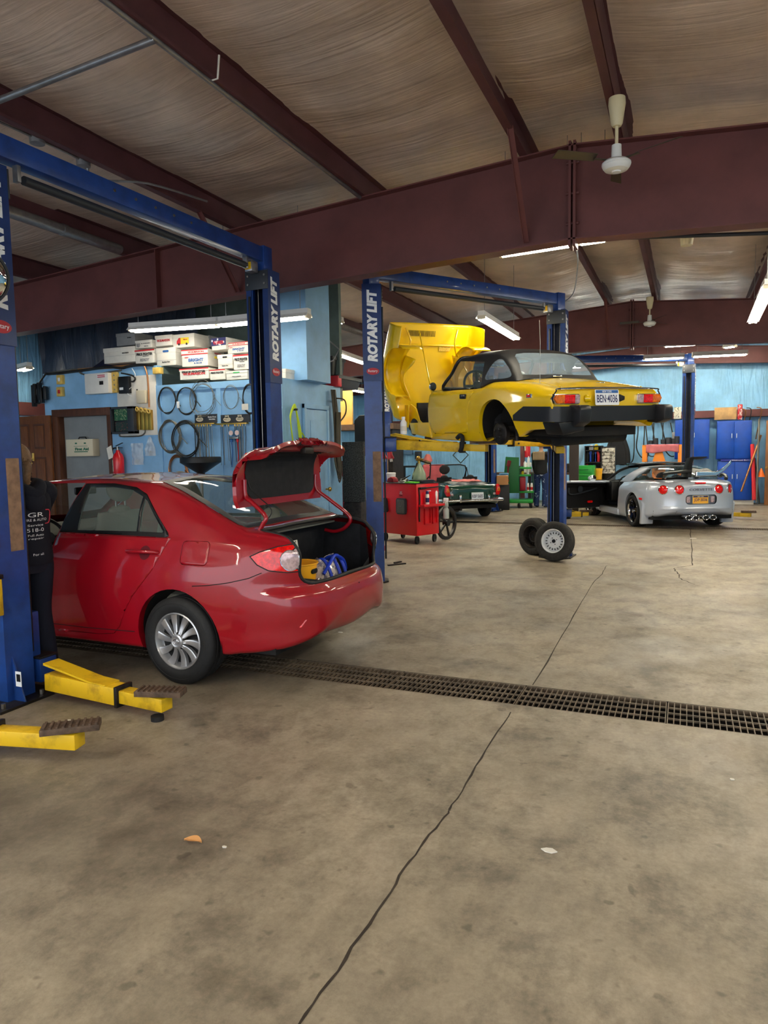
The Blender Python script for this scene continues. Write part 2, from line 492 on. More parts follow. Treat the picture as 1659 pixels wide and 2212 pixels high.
rafter('trim_6', YB-.35, X0, X1, lambda x: 4.02-.05*abs(x-RX))
rafter('trim_7', -.7, X0, X1)
k = 8
for i, px in enumerate(PUR):
    g = MB(); z = zt(px); s = 1 if px < RX else -1
    g.box((px-.004, YA, z), (px+.004, YB, z+PH)); g.box((px-(.07 if s < 0 else 0), YA, z), (px+(.07 if s > 0 else 0), YB, z+.006))
    g.box((px-.07, YA, z+PH-.006), (px+.07, YB, z+PH))
    st = .07*s; g.box((px+st-.003, YA, z), (px+st+.003, YB, z+.022))
    St(f'trim_{k}', g, m_purple2, 30); k += 1
# flange braces from purlins down to the rafter's lower flange
for (px, y, sgn) in ((-4.97, YG, -1), (-1.56, YG, -1), (-1.56, 15.35, -1), (-4.97, YG, 1), (1.12, YG, -1), (4.45, YG, -1)):
    g = MB(); g.beam((px+.03, y+sgn*.75, zt(px)+.02), (px+.03, y+sgn*.05, zb(px)+.06), .05, .006, up=(1, 0, 0)); g.beam((px+.055, y+sgn*.75, zt(px)+.02), (px+.055, y+sgn*.05, zb(px)+.06), .006, .05, up=(1, 0, 0))
    St(f'trim_{k}', g, m_purple, 30); k += 1
# building walls
def sheet_wall(name, f, nu, nv, mt):
    return St(name, MB().grid(f, nu, nv), mt, 60)
sheet_wall('wall_back', lambda u, v: (lerp(X0, X1, u), YB+.06*noise.noise(V((u*30, v*5, 2)))+.03*noise.noise(V((u*90, v*6, 7))), 4.9*v), 160, 30, m_bsheet)
sheet_wall('wall_left', lambda u, v: (X0+.07*noise.noise(V((u*30, v*4, 3))), lerp(YA, YB+.1, u), 4.9*v), 120, 20, m_bsheet)
sheet_wall('wall_right', lambda u, v: (X1, lerp(YA, YB+.1, u), 4.9*v), 20, 4, m_bsheet)
g = MB()
for z in (2.42,):
    g.box((X0, YB-.24, z), (X1, YB-.02, z+.008)); g.box((X0, YB-.24, z), (X1, YB-.23, z+.2)); g.box((X0, YB-.24, z+.2), (X1, YB-.02, z+.208))
St(f'trim_{k}', g, m_purple, 30); k += 1
g = MB(); g.box((X0+.02, 5.5, 2.35), (X0+.24, YB, 2.37)); g.box((X0+.23, 5.5, 2.35), (X0+.24, YB, 2.57))
St(f'trim_{k}', g, m_purple, 30); k += 1

# ---------------------------------------------------------------- strip lights
def striplight(p, q, label, w=.16, drop=None, tubes=2, group='fluorescent strip lights', rope=1, lamp=None):
    """twin-tube fitting between p and q (points on the tubes)"""
    p = V(p); q = V(q); t = T('strip_light', label, 'light', (p+q)/2, group=group)
    d = (q-p); l = d.length; d.normalize(); y = V((0, 0, 1)).cross(d).normalized(); z = d.cross(y); o = (p+q)/2
    F = M((d, y, z)).transposed()
    def loc(a, b, c): return (d*a+y*b+z*c)
    h = MB(); P = [(-w*.5, .015), (-w*.3, .05), (-.045, .055), (-.045, .105), (.045, .105), (.045, .055), (w*.3, .05), (w*.5, .015), (w*.49, .008), (w*.28, .042), (-w*.28, .042), (-w*.49, .008)]
    h.prism(P, lambda u, v, s: loc(s, u, v), -l/2-.02, l/2+.02)
    O('housing', h, m_white, t, 30)
    for k_ in range(tubes):
        off = (k_-(tubes-1)/2)*w*.5
        n = 2 if l > 1.9 else 1
        for j in range(n):
            a = -l/2+l*j/n+.02; b = -l/2+l*(j+1)/n-.02
            g = MB(); g.cyl(loc(a, off, 0), loc(b, off, 0), .016, n=8); O('tube', g, lamp or m_lamp, t, 40)
    for j in range((2 if l > 1.9 else 1)+1):
        a = -l/2+l*j/(2 if l > 1.9 else 1)
        e = MB(); e.bx(loc(a, 0, .02), (.025, w*.5+.035, .055), 0, F); O('lamp_holder', e, m_lampoff, t, 30)
    if rope:
        for a in (-l*.42, l*.42):
            c = o+loc(a, 0, 0); r = MB(); r.cyl(loc(a, 0, .1), loc(a, 0, .1)+V((0, 0, zt(c.x)+PH-.05-c.z-.1)), .004, n=6); O('hanging_wire', r, m_galv, t, 0)
    return t
YO = 7.95   # front of the office block
striplight(at(1040, 688, 'z', 3.45), at(1115, 733, 'z', 3.45), 'bright twin strip light hanging above the yellow car in front of its raised bonnet', rope=1.0)
striplight(at(1080, 552, 'y', 7.5), at(1238, 528, 'y', 7.5), 'strip light under the first big roof girder, left of its bolted joint')
striplight(at(1250, 526, 'y', 7.5), at(1310, 517, 'y', 7.5), 'short strip light under the first big roof girder, right of its bolted joint')
striplight(at(1626, 697, 'z', 3.5), at(1660, 622, 'z', 3.5), 'bright strip light hanging at the right edge above the silver car', rope=1.0)
striplight(at(1392, 777, 'z', 3.62), at(1476, 773, 'z', 3.62), 'strip light left of the far lift post in front of the blue curtain wall')
striplight(at(1497, 771, 'z', 3.62), at(1613, 766, 'z', 3.62), 'strip light right of the far lift post in front of the blue curtain wall')
striplight(at(1565, 752, 'z', 3.95), at(1588, 749, 'z', 3.95), 'small strip light glowing above the far pair of strip lights', tubes=1)
striplight(at(675, 748, 'z', 3.5), at(800, 790, 'z', 3.5), 'strip light between the office block and the middle lift post, higher of two', rope=.9)
striplight(at(722, 836, 'z', 3.3), at(787, 848, 'z', 3.3), 'lower strip light deep behind the middle lift post', rope=1.0)
striplight(at(1225, 794, 'z', 3.5), at(1256, 793, 'z', 3.5), 'strip light peeking out behind the soft top of the yellow car')
striplight(at(285, 716, 'y', YO-.42), at(472, 704, 'y', YO-.42), 'left strip light in the row above the stacked file boxes', lamp=m_lamp2)
striplight(at(474, 704, 'y', YO-.42), at(665, 686, 'y', YO-.42), 'right strip light in the row above the stacked file boxes', lamp=m_lamp2)
striplight(at(44, 801, 'y', 8.6), at(74, 798, 'y', 8.6)+V((0, -.1, 0)), 'strip light in the dark corner beside the left lift post')
# lights of the bays nearer the camera and to the right
for i, (x, y, lb) in enumerate(((-4.6, 1.2, 'left'), (-1.2, -1.6, 'middle'), (2.6, 2.2, 'right'), (2.6, 6.0, 'right far'), (-5.2, -2.4, 'left rear'), (4.2, 12.5, 'right deep'), (5.0, -2.2, 'right rear'))):
    striplight((x, y-1.2, 3.55), (x, y+1.2, 3.55), f'strip light over the near bays, {lb} one of the group', rope=.8, group='strip lights over the near bays')
for i, (x, y, z, lb) in enumerate(((-7.2, 12.2, 4.05, 'left of the yellow car'), (2.2, 9.2, 4.1, 'right of the yellow car'), (-6.0, 18.6, 4.2, 'above the green roadster'), (-1.5, 18.9, 4.25, 'above the silver car'), (2.6, 18.8, 4.2, 'right of the silver car'), (-3.6, 20.6, 4.3, 'along the back wall'), (.6, 20.8, 4.3, 'along the back wall, right one'))):  # unseen fixtures added to brighten the deeper bays and back wall
    striplight((x-1.2, y, z), (x+1.2, y, z), f'added unseen strip light high between the rafters, the one {lb}', group='added unseen strip lights high between the rafters')
w = bpy.data.worlds.new('world'); S.world = w; w.use_nodes = True
w.node_tree.nodes['Background'].inputs[0].default_value = (.86, .93, 1, 1)
w.node_tree.nodes['Background'].inputs[1].default_value = 1.3
S.view_settings.exposure = 1.08
# ---------------------------------------------------------------- two-post lifts
m_lblue = mat('lift_blue_paint', (24, 62, 132), .38, var=.22, vscale=6, coat=.2, bump=.04, bscale=40)
m_lblue2 = mat('lift_cover_blue', (22, 50, 104), .35, var=.15, vscale=8)
m_ldark = mat('lift_channel_shade', (14, 26, 54), .5, var=.3, vscale=6)
m_yel = mat('lift_yellow_paint', (226, 184, 28), .45, col2=(150, 112, 26), vscale=7, lo=.5, hi=.78, bump=.1, bscale=30)
m_pad = mat('worn_steel_pad', (88, 70, 56), .75, var=.4, vscale=18, bump=.3, bscale=50)
m_tape = mat('worn_brown_tape', (136, 108, 86), .8, var=.25, vscale=14)
m_lw = mat('label_white', (236, 238, 240), .45)
m_lred = mat('logo_red', (176, 22, 40), .4)
m_ldk = mat('charcoal_plate', (44, 48, 54), .45)
m_mirror = mat('mirror_glass', (235, 238, 238), .03, metal=1)
m_cable = mat('black_cable', (20, 20, 22), .5)
HW, HD = .12, .108     # half width / half depth of a column
def column(t, base, face, ztop, zcar, far, lettered=True, tape=True, bp=1):
    """one column of lift t; face = unit direction the open channel looks; local coords of t"""
    f = V(face).normalized(); s = V((f.y, -f.x, 0)); b = V(base)
    def P(u, v, w): return b+s*u+f*v+V((0, 0, w))
    Fm = M((s, f, V((0, 0, 1)))).transposed()
    g = MB(); th = .012
    C = [(-HW, HD), (-HW, -HD), (HW, -HD), (HW, HD), (HW-.06, HD), (HW-.06, HD-th), (HW-th, HD-th), (HW-th, -HD+th), (-HW+th, -HD+th), (-HW+th, HD-th), (-HW+.06, HD-th), (-HW+.06, HD)]
    g.prism(C, P, 0, ztop-.02)
    o = O('post', g, m_lblue, t, 30)
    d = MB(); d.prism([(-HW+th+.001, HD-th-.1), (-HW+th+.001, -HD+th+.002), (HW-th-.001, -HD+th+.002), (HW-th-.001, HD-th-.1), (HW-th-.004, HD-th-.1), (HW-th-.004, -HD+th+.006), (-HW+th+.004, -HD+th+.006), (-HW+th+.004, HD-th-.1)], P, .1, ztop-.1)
    O('channel_shade_sheet', d, m_ldark, o, 30)  # sheet added in the channel, its shade put into a darker blue
    for u, r in ((-.035, .006), (.05, .006)):
        c = MB(); c.cyl(P(u, .02, .25), P(u, .02, ztop-.06), r, n=8); O('lift_cable', c, m_steel, o, 40)
    # base plate
    g = MB(); g.prism([(a*bp, b_*bp) for a, b_ in ((-.24, -.26), (.24, -.26), (.24, .16), (.14, .24), (-.14, .24), (-.24, .16))], P, 0, .018); O('base_plate', g, m_dsteel, t, 30)
    for u in (-.19*bp, .19*bp):
        for v in (-.2*bp, .1*bp):
            g = MB(); g.cyl(P(u, v, .018), P(u, v, .05), .015, n=6); O('anchor_bolt', g, m_steel, t, 0)
        g = MB(); g.prism([(0, 0), (.1*(1 if u > 0 else -1), 0), (0, .3)], lambda a, w, y: P((HW if u > 0 else -HW)+a*bp, y, .018+w), -.06, -.05); O('gusset', g, m_lblue, t, 0)
    # upper cover: a sleeve round both sides, lettered
    z0, z1 = ztop-1.14, ztop+.02
    cw = HW+.012
    g = MB(); g.prism([(-cw, HD+.012), (-cw, -HD-.006), (cw, -HD-.006), (cw, HD+.012), (HW-.05, HD+.012), (HW-.05, HD+.004), (cw-.006, HD+.004), (cw-.006, -HD), (-cw+.006, -HD), (-cw+.006, HD+.004), (-HW+.05, HD+.004), (-HW+.05, HD+.012)], P, z0, z1)
    cov = O('post_cover', g, m_lblue2, t, 30)
    g = MB(); g.bx(P(0, HD+.016, ztop-.09), (2*cw+.01, .012, .19), .003, Fm); O('head_plate', g, m_ldk, t, 30)
    for u in (-.1, .1):
        for w in (-.045, -.13):
            g = MB(); g.cyl(P(u, HD+.02, ztop+w), P(u, HD+.032, ztop+w), .012, n=6); O('bolt', g, m_steel, t, 0)
    if lettered:
        for sd in (-1, 1):
            n = s*sd
            o_ = b+n*(cw+.0006)+f*.005+V((0, 0, z0+.66))
            fr = frame(o_, (0, 0, 1), -(V((0, 0, 1)).cross(n)) if False else n.cross(V((0, 0, 1))))
            text('lettering', 'ROTARY LIFT', .2, m_lw, cov, fr, w=.86, h=.125, ext=.001, bold=.012, shear=.15)
            e = MB(); o2 = b+n*(cw+.001)+f*.005+V((0, 0, z0+.115))
            e.prism(circ(1, 24), lambda u, v, w: o2+f*(u*.078)+V((0, 0, v*.042))+n*w, 0, .002); lg = O('logo_badge', e, m_lred, cov, 0)
            text('badge_lettering', 'Rotary', .05, m_lw, lg, frame(o2+n*.003, n.cross(V((0, 0, 1)))*-1, (0, 0, 1)), w=.115, h=.04, ext=.0006)
    if tape:
        for sd in (-1, 1):
            n = s*sd; g = MB(); g.prism(rrect(.1, .62, .004), lambda u, v, w: b+n*(HW+w)+f*(u+.035)+V((0, 0, v+1.33)), 0, .002); O('tape_strip', g, m_tape, t, 0)
    # hose clipped to the outside of the channel
    g = MB(); g.tube(cat([P(HW-.03, HD+.02, .3), P(HW-.03, HD+.022, .9), P(HW-.035, HD+.02, 1.8), P(HW-.03, HD+.022, ztop-.25)], 6), .012, 8); O('hose', g, m_cable, t, 50)
    # carriage
    g = MB(); g.bx(P(0, HD+.02, zcar+.16), (.16, .16, .5), .01, Fm)
    g.bx(P(0, HD+.1, zcar), (.30, .14, .17), .012, Fm)
    O('carriage', g, m_lblue, t, 30)
    g = MB(); g.bx(P(0, HD+.1, zcar+.092), (.31, .15, .012), .002, Fm); O('carriage_plate', g, m_dsteel, t, 30)
    return P
def arm(t, p, q, reach=.52, zh=.115, pad=True, gus=True, padrot=0.35, label=None):
    """swing arm from p (pivot, axis of tube) to q (pad)"""
    p = V(p); q = V(q); d = q-p; l = d.length; d.normalize(); y = V((0, 0, 1)).cross(d).normalized()
    a = p+d*(l*reach+.1)
    g = MB(); g.beam(p, a, .12, zh, .006)
    if gus:
        g.prism([(0, zh/2+.075), (0, zh/2+.06), (l*reach*.75, zh/2), (l*reach, zh/2), (l*reach, zh/2+.008), (l*reach*.75, zh/2+.012)], lambda u, v, w: p+d*u+V((0, 0, v))+y*w, -.062, .062)
    ar = O('swing_arm', g, m_yel, t, 30)
    g = MB(); g.beam(a-d*.02, a+d*.006, .136, zh+.02, .003); O('arm_end_band', g, m_dsteel, ar, 30)
    g = MB(); g.beam(a-d*.1, q+d*.05, .098, zh-.03, .006); O('arm_extension', g, m_yel, ar, 30)
    g = MB(); g.cyl(a-d*.09+y*.06-V((0, 0, .02)), a-d*.09+y*.072-V((0, 0, .02)), .014, n=10); O('stop_bolt', g, m_dsteel, ar, 30)
    if pad:
        c = q+V((0, 0, zh/2+.012)); rot = M.Rotation(atan2(d.y, d.x)+padrot, 3, 'Z')
        g = MB(); g.bx(c, (.3, .115, .035), .004, rot)
        for i in range(9):
            v = rot @ V((-.13+i*.033, 0, .02)); g.bx(c+v, (.012, .108, .012), 0, rot)
        O('lifting_pad', g, m_pad, ar, 30)
    return ar
def crossbar(t, p, q, ztop, tilt=0):
    p = V(p); q = V(q); d = (q-p).normalized()
    g = MB(); g.beam(p+V((0, 0, ztop+.15)), q+V((0, 0, ztop+.15)), .12, .15, .006)
    for e in (p, q): g.bx(e+V((0, 0, ztop+.11)), (.15, .15, .26), .006, atan2(d.y, d.x))
    O('crossbeam', g, m_lblue, t, 30)
    g = MB(); g.tube([p+d*.35+V((0, 0, ztop-.005)), q-d*.3+V((0, 0, ztop-.005))], .032, 12); sb = O('height_stop_bar', g, m_ldk, t, 40)
    for e, sgn in ((p, 1), (q, -1)):
        g = MB(); c = e+d*(.3*sgn)+V((0, 0, ztop+.03)); g.bx(c, (.03, .05, .13), .004, atan2(d.y, d.x)); O('bar_hanger', g, m_galv, sb, 30)
    g = MB(); c = q-d*.2+V((0, 0, ztop-.0)); g.bx(c, (.11, .09, .11), .008, atan2(d.y, d.x)); sw = O('limit_switch', g, m_galv, t, 30)
    g = MB(); g.bx(c-d*.058, (.006, .07, .07), .001, atan2(d.y, d.x)); O('warning_label', g, mat('label_yellow', (236, 190, 20), .5), sw, 0)
    for i in range(5):
        g = MB(); m_ = p.lerp(q, .35+.07*i)+V((0, 0, ztop+.16)); n = V((d.y, -d.x, 0)); g.cyl(m_+n*.058, m_+n*.066, .012, n=8); O('bolt', g, m_steel, t, 0)

# lift 1: the red sedan's bay
LX = -4.14
L1 = T('two_post_lift', 'blue two post lift at left with the red sedan parked between its posts', 'car lift', (LX, 4.95, 0))
column(L1, (-.115, -1.59, 0), (0, 1, 0), 3.52, .16, False); column(L1, (0, 1.61, 0), (0, -1, 0), 3.52, .16, True)
crossbar(L1, (-.115, -1.59, 0), (0, 1.61, 0), 3.55)
def rel(p, o): return V(p)-V(o)
o1 = V((LX, 4.95, 0))
arm(L1, at(112, 1468, 'z', .12)-o1, at(348, 1518, 'z', .1)-o1, .58)
arm(L1, V((-.16, -1.38, .11)), V((-1.15, -1.1, .1)), .55)
arm(L1, V((.16, 1.36, .11)), V((1.0, 1.0, .1)), .55)
arm(L1, V((-.16, 1.36, .11)), V((-1.1, 1.0, .1)), .55)
g = MB(); c_ = at(340, 1549, 'z', .02)-o1; g.cyl(V((c_.x, c_.y, 0)), V((c_.x, c_.y, .03)), .04, n=20); O('rubber_pad', g, m_rubber, L1, 40)
# sticker and yellow guard on the near post
g = MB(); c_ = at(40, 1467, 'y', 4.95-1.61-HD-.002)-o1; g.bx(c_, (.05, .003, .1), 0); st = O('warning_sticker', g, m_lw, L1, 0)
g = MB(); g.bx(c_+V((.002, -.002, .008)), (.034, .002, .05), 0, ); O('sticker_print', g, m_black, st, 0)
g = MB(); c_ = at(2, 1290, 'y', 4.95-1.61-HD-.02)-o1
for (dx, dz, w_, h_) in ((0, 0, .07, .24), ): g.bx(c_+V((-.02, -.03, dz)), (w_, .07, h_), .006)
yg = O('arm_restraint_guard', g, m_yel, L1, 30)
g = MB(); g.bx(c_+V((-.02, -.03, .135)), (.085, .085, .03), .004); O('guard_cap', g, m_dsteel, yg, 30)
# neighbouring lift on the near side: one arm reaches into the picture
o0 = V((-4.55, 2.55, 0))
L0 = T('two_post_lift', 'blue two post lift just outside the left edge, its yellow arm reaching into view', 'car lift', o0)
column(L0, (-.1, 0, 0), (0, -1, 0), 3.52, .16, False)
arm(L0, V((.05, -.1, .11)), at(155, 1597, 'z', .11)-o0, .62, padrot=.45)
# convex mirror on the near post
mr = T('convex_mirror', 'round convex safety mirror on the left lift post under the lettering', 'mirror', at(-50, 596, 'y', 3.02))
nrm = (CC-V(mr.location)).normalized(); nrm = (nrm+V((.35, 0, 0))).normalized()
g = MB(); g.lathe([(.165, 0), (.16, .012), (.12, .03), (.06, .042), (0, .046)], ax=nrm, n=40); O('mirror_glass', g, m_mirror, mr, 60)
g = MB(); g.lathe([(.17, -.01), (.178, 0), (.175, .012), (.163, .012), (.163, -.01), (.05, -.03), (0, -.03)], ax=nrm, n=40); O('mirror_rim', g, m_black, mr, 40)
g = MB(); g.cyl(nrm*-.03, V((0, .18, -.02)), .012, n=8); O('mirror_bracket', g, m_dsteel, mr, 40)

# lift 2: the yellow car's bay, set at an angle
A2 = V((-3.60, 8.15, 0)); B2 = V((-1.79, 10.86, 0)); o2 = (A2+B2)/2; f2 = (B2-A2).normalized()
L2 = T('two_post_lift', 'blue two post lift holding up the yellow convertible', 'car lift', o2)
ZC2 = 1.72
column(L2, A2-o2, (sin(R(66)), cos(R(66)), 0), 3.64, ZC2, False, bp=.66); column(L2, B2-o2, (sin(R(183)), cos(R(183)), 0), 3.64, ZC2, True)
crossbar(L2, A2-o2, B2-o2, 3.67)
# ---------------------------------------------------------------- office block with its wall of electrics, racks and file boxes
m_brown = mat('brown_wood_door', (122, 72, 34), .5, col2=(92, 50, 24), vscale=9, stretch=(6, 6, .6), bump=.1, bscale=20)
m_trimwood = mat('dark_wood_trim', (84, 48, 28), .5, var=.2, vscale=8, stretch=(4, 4, .5))
m_grey = mat('grey_wall', (134, 138, 140), .6, var=.08)
m_beige = mat('beige_plastic', (214, 204, 178), .5)
m_cream = mat('aged_yellow_plastic', (214, 180, 92), .5, var=.15, vscale=20)
m_card = mat('white_card', (222, 218, 208), .7, var=.08, vscale=6)
m_cardg = mat('grey_card', (150, 150, 150), .7, var=.1, vscale=6)
m_cred = mat('print_red', (196, 34, 44), .6)
m_cnavy = mat('print_navy', (38, 42, 96), .6)
m_cblue = mat('print_blue', (44, 96, 160), .6)
m_cblack = mat('print_black', (30, 30, 32), .6)
m_cgreen = mat('print_green', (40, 168, 70), .6)
m_cyel = mat('print_yellow', (238, 208, 40), .6)
m_brass = mat('brass', (190, 150, 70), .3, metal=.9)
m_wire = mat('grey_wire', (120, 118, 110), .4, metal=.5)
m_wire2 = mat('black_wire', (34, 34, 34), .5)
m_copper = mat('copper_tube', (172, 118, 76), .35, metal=.8)
m_teal = mat('dull_green_wall', (104, 120, 116), .6, var=.15)
Y = YO
P_ = lambda x, y, d=0: at(x, y, 'y', Y-d)
XL, XM, XR = P_(98, 900).x, P_(343, 900).x, P_(611, 900).x
ZL, ZR = 2.88, 2.60
# door opening in the left wall
dx0, dx1 = P_(128, 950).x, P_(236, 950).x; dz = P_(185, 897).z
g = MB()
for a, b, z0, z1 in ((XL, dx0, 0, ZL), (dx1, XM, 0, ZL), (dx0, dx1, dz, ZL)): g.box((a, Y, z0), (b, Y+.1, z1))
St('wall_office_front', g, m_blue, 0)
g = MB(); g.box((XM, Y+.0, 0), (XR, Y+.06, ZR)); St('wall_office_rack', g, m_blue, 0)
g = MB()
for x in (XM+.02, P_(475, 900).x, XR-.03): g.box((x-.035, Y-.018, 0), (x+.035, Y+.001, ZR))
g.box((XM, Y-.02, ZR-.09), (XR, Y+.001, ZR)); St('trim_40', g, m_blue, 0)
YS = 9.62
g = MB(); g.box((XR-.06, Y+.061, 0), (XR, YS, ZR-.0)); St('wall_office_side', g, m_blue, 0)
g = MB(); g.box((XL, Y+.1, ZL-.1), (XM, YS, ZL-.0)); g.box((XM, Y+.06, ZR-.08), (XR-.06, YS, ZR-.001)); St('ceiling_office', g, m_teal, 0)
g = MB(); g.box((XL-1.6, YS, 2.4), (XR, YS+.08, 4.62)); St('wall_loft_back', g, m_teal, 0)
g = MB(); g.grid(lambda u, v: (lerp(X0+.1, -7.1, u), 9.3+.12*noise.noise(V((u*9, v*2, 4)))+.05*noise.noise(V((u*30, v*3, 4))), lerp(2.9, 4.6, v)), 60, 16); St('wall_loft_sheet', g, m_dsheet, 60)
g = MB(); a = at(603, 760, 'y', 8.35); b = at(664, 760, 'y', 8.35); g.box((a.x, 8.35, ZR), (b.x-.1, 9.0, 4.6)); g.box((b.x-.1, 8.33, ZR), (b.x, 9.0, 4.6)); St('wall_blue_shaft', g, m_blue, 0)
g = MB(); g.box((XL+.02, Y+.5, ZL-.001), (dx1, Y+.55, ZL+.001)); bmesh.ops.delete(g.bm, geom=g.bm.verts[:], context='VERTS'); g.bm.free()
# door frame, recessed grey closet and the brown door folded back on the wall
g = MB(); fw = .1
g.box((dx0-fw, Y-.025, 0), (dx0+.01, Y+.12, dz+fw), .004); g.box((dx1-.01, Y-.025, 0), (dx1+fw*.6, Y+.12, dz+fw), .004); g.box((dx0-fw, Y-.026, dz-.01), (dx1+fw*.6, Y+.121, dz+fw), .004)
St('trim_41', g, m_trimwood)
g = MB(); g.box((dx0, Y+.1, 0), (dx1, Y+.14, dz)); St('wall_closet', g, m_grey, 0)
dr = T('door_1', None, None, (dx0-fw, Y-.03, 0.02), R(176)); dr['kind'] = 'structure'; dr['label'] = 'brown six panel wooden door folded open against the blue office wall'
w_, h_ = .82, dz
g = MB(); g.box((0, -.0, 0), (w_, .04, h_), .002)
O('door_leaf', g, m_brown, dr)
for i, (z0, z1) in enumerate(((.2, .78), (.98, 1.62), (1.74, h_-.12))):
    for x0 in (.11, .46):
        g = MB(); x1 = x0+.25
        g.prism([(x0, z0), (x1, z0), (x1, z1), (x0, z1)], lambda u, v, w: (u, w, v), .04, .043)
        pn = O('door_panel', g, m_trimwood, dr, 0)
        g = MB(); g.box((x0+.03, .041, z0+.03), (x1-.03, .052, z1-.03), .009); O('panel_field', g, m_brown, pn)
g = MB(); g.tube([(.4, .05, 1.6), (.4, .09, 1.59), (.4, .095, 1.55), (.4, .075, 1.52)], .012, 8); g.bx((.4, .047, 1.62), (.04, .012, .12), .003); O('coat_hook', g, m_cream, dr)
# things on the wall
def wbox(name, label, cat, x0, y0, x1, y1, dep, mt, bev=.005, back=0, group=None):
    a = P_(x0, y1, back); b = P_(x1, y0, back); c = (a+b)/2
    t = T(name, label, cat, (c.x, Y-back, a.z), group=group)
    g = MB(); g.box((a.x-c.x, -dep, 0), (b.x-c.x, 0, b.z-a.z), bev)
    return t, g, b.x-a.x, b.z-a.z
t, g, w, h = wbox('electrical_panel', 'large white electrical panel with a red label on the blue office wall', 'electrical panel', 198, 806, 246, 853, .12, m_white); O('enclosure', g, m_white, t)
g = MB(); g.box((.02, -.124, h*.76), (w*.4, -.12, h*.92)); lb = O('danger_label', g, m_lw, t, 0)
g = MB(); g.box((.03, -.126, h*.78), (w*.38, -.124, h*.82)); g.box((.03, -.126, h*.86), (w*.38, -.124, h*.9)); O('label_print', g, m_cred, lb, 0)
g = MB(); g.box((w*.14, -.128, h*.42), (w*.3, -.12, h*.6), .002); O('latch', g, m_dsteel, t)
for i, (y0, y1, nm) in enumerate(((810, 831, 'upper'), (836, 857, 'lower'))):
    t, g, w, h = wbox('switch_box', f'{nm} cream switch box left of the white electrical panel', 'switch', 128, y0, 139.5, y1, .05, m_cream); O('box', g, m_cream, t)
    g = MB(); g.box((-.02, -.062, h*.3), (.02, -.05, h*.7), .004); O('toggle', g, m_lw if i == 0 else m_cred, t)
t, g, w, h = wbox('terminal_strip', 'yellowed vertical terminal strip right of the white electrical panel', 'terminal strip', 248, 804, 257, 849, .05, m_cream); O('strip', g, m_cream, t)
for i in range(4):
    g = MB(); g.cyl((0, -.05, h*(.15+.23*i)), (0, -.056, h*(.15+.23*i)), .012, n=8); O('screw', g, m_steel, t, 0)
t, g, w, h = wbox('phone_board', 'off white plywood board carrying the phone equipment', 'board', 259, 809, 337, 942, .018, m_card); O('board', g, m_card, t)
t, g, w, h = wbox('modem', 'black modem box with a white sticker on the phone board', 'modem', 262, 813, 283, 851, .05, m_black, back=.018); O('case', g, m_black, t)
g = MB(); g.box((-w*.4, -.052, .05), (-w*.05, -.05, .085)); O('sticker', g, m_lw, t, 0)
t, g, w, h = wbox('phone_cabinet', 'open dark phone system cabinet with green circuit boards', 'phone cabinet', 251, 878, 298, 938, .02, m_ldk, back=.018)
hh = h
g.box((-w/2, -.1, 0), (-w/2+.02, 0, h)); g.box((w/2-.11, -.1, 0), (w/2, 0, h), .004); g.box((-w/2, -.1, 0), (w/2, 0, .03)); g.box((-w/2, -.1, h-.03), (w/2, 0, h)); O('case', g, m_ldk, t)
m_pcb = mat('green_circuit_board', (30, 92, 62), .5, col2=(150, 160, 120), vscale=45, lo=.52, hi=.6)
g = MB(); g.box((-w/2+.04, -.06, h*.5), (w/2-.12, -.03, h*.93)); O('upper_circuit_board', g, m_pcb, t, 0)
g = MB(); g.box((-w/2+.06, -.07, h*.1), (w/2-.13, -.03, h*.44)); O('lower_circuit_board', g, mat('dark_circuit_board', (24, 50, 44), .5, col2=(120, 60, 60), vscale=50, lo=.55, hi=.62), t, 0)
for i, (x0, x1) in enumerate(((299, 305), (308, 314), (317, 322), (324, 330))):
    t, g, w, h = wbox('terminal_block', f'brass coloured wiring block on the phone board, {ordn[i]} from the left', 'terminal block', x0, 881+i*1.5, x1, 929, .04, m_brass, .002, .018, 'wiring blocks'); O('block', g, m_brass, t)
    g = MB(); g.lathe([(.03, 0), (.036, -.01), (.02, -.02), (.012, -.01)], (0, -.04, h-.02), (0, 1, 0), 16); O('cable_ring', g, m_cream, t)
t, g, w, h = wbox('junction_box', 'beige junction box on the right of the phone board', 'junction box', 301, 843, 319, 872, .06, m_beige, .008, .018); O('box', g, m_beige, t)
g = MB()
for i in range(4): g.cyl((-w/2-.006, -.03, .04+i*.05), (-w/2, -.03, .04+i*.05), .012, n=8)
O('grommets', g, m_black, t, 0)
t, g, w, h = wbox('alarm_box', 'small yellowed box high on the end of the office wall beside the file boxes', 'box', 338, 794, 353, 809, .08, m_cream, .006); O('box', g, m_cream, t)
# first aid box in the closet
a = at(147, 986, 'y', Y+.0); b = at(203, 948, 'y', Y+.0)
t = T('first_aid_box', 'beige first aid box with green lettering hung on the grey closet wall', 'first aid box', ((a.x+b.x)/2, Y+.1, a.z)); w, h = b.x-a.x, b.z-a.z
g = MB(); g.box((-w/2, -.13, 0), (w/2, 0, h), .006); bx_ = O('box', g, m_beige, t)
m_fg = mat('first_aid_green', (24, 104, 78), .5)
text('lettering', 'First Aid', .1, m_fg, bx_, frame((.05, -.1315, h*.42), (1, 0, 0), (0, 0, 1)), w=w*.5, h=h*.17, bold=.004)
g = MB(); g.box((-w*.19, -.1325, h*.24), (w*.31, -.13, h*.29)); g.box((-w*.15, -.1325, h*.72), (-w*.08, -.13, h*.8)); g.box((w*.18, -.1325, h*.72), (w*.25, -.13, h*.8)); g.box((-w*.2, -.1325, h*.58), (w*.3, -.13, h*.6)); O('green_marks', g, m_fg, bx_, 0)
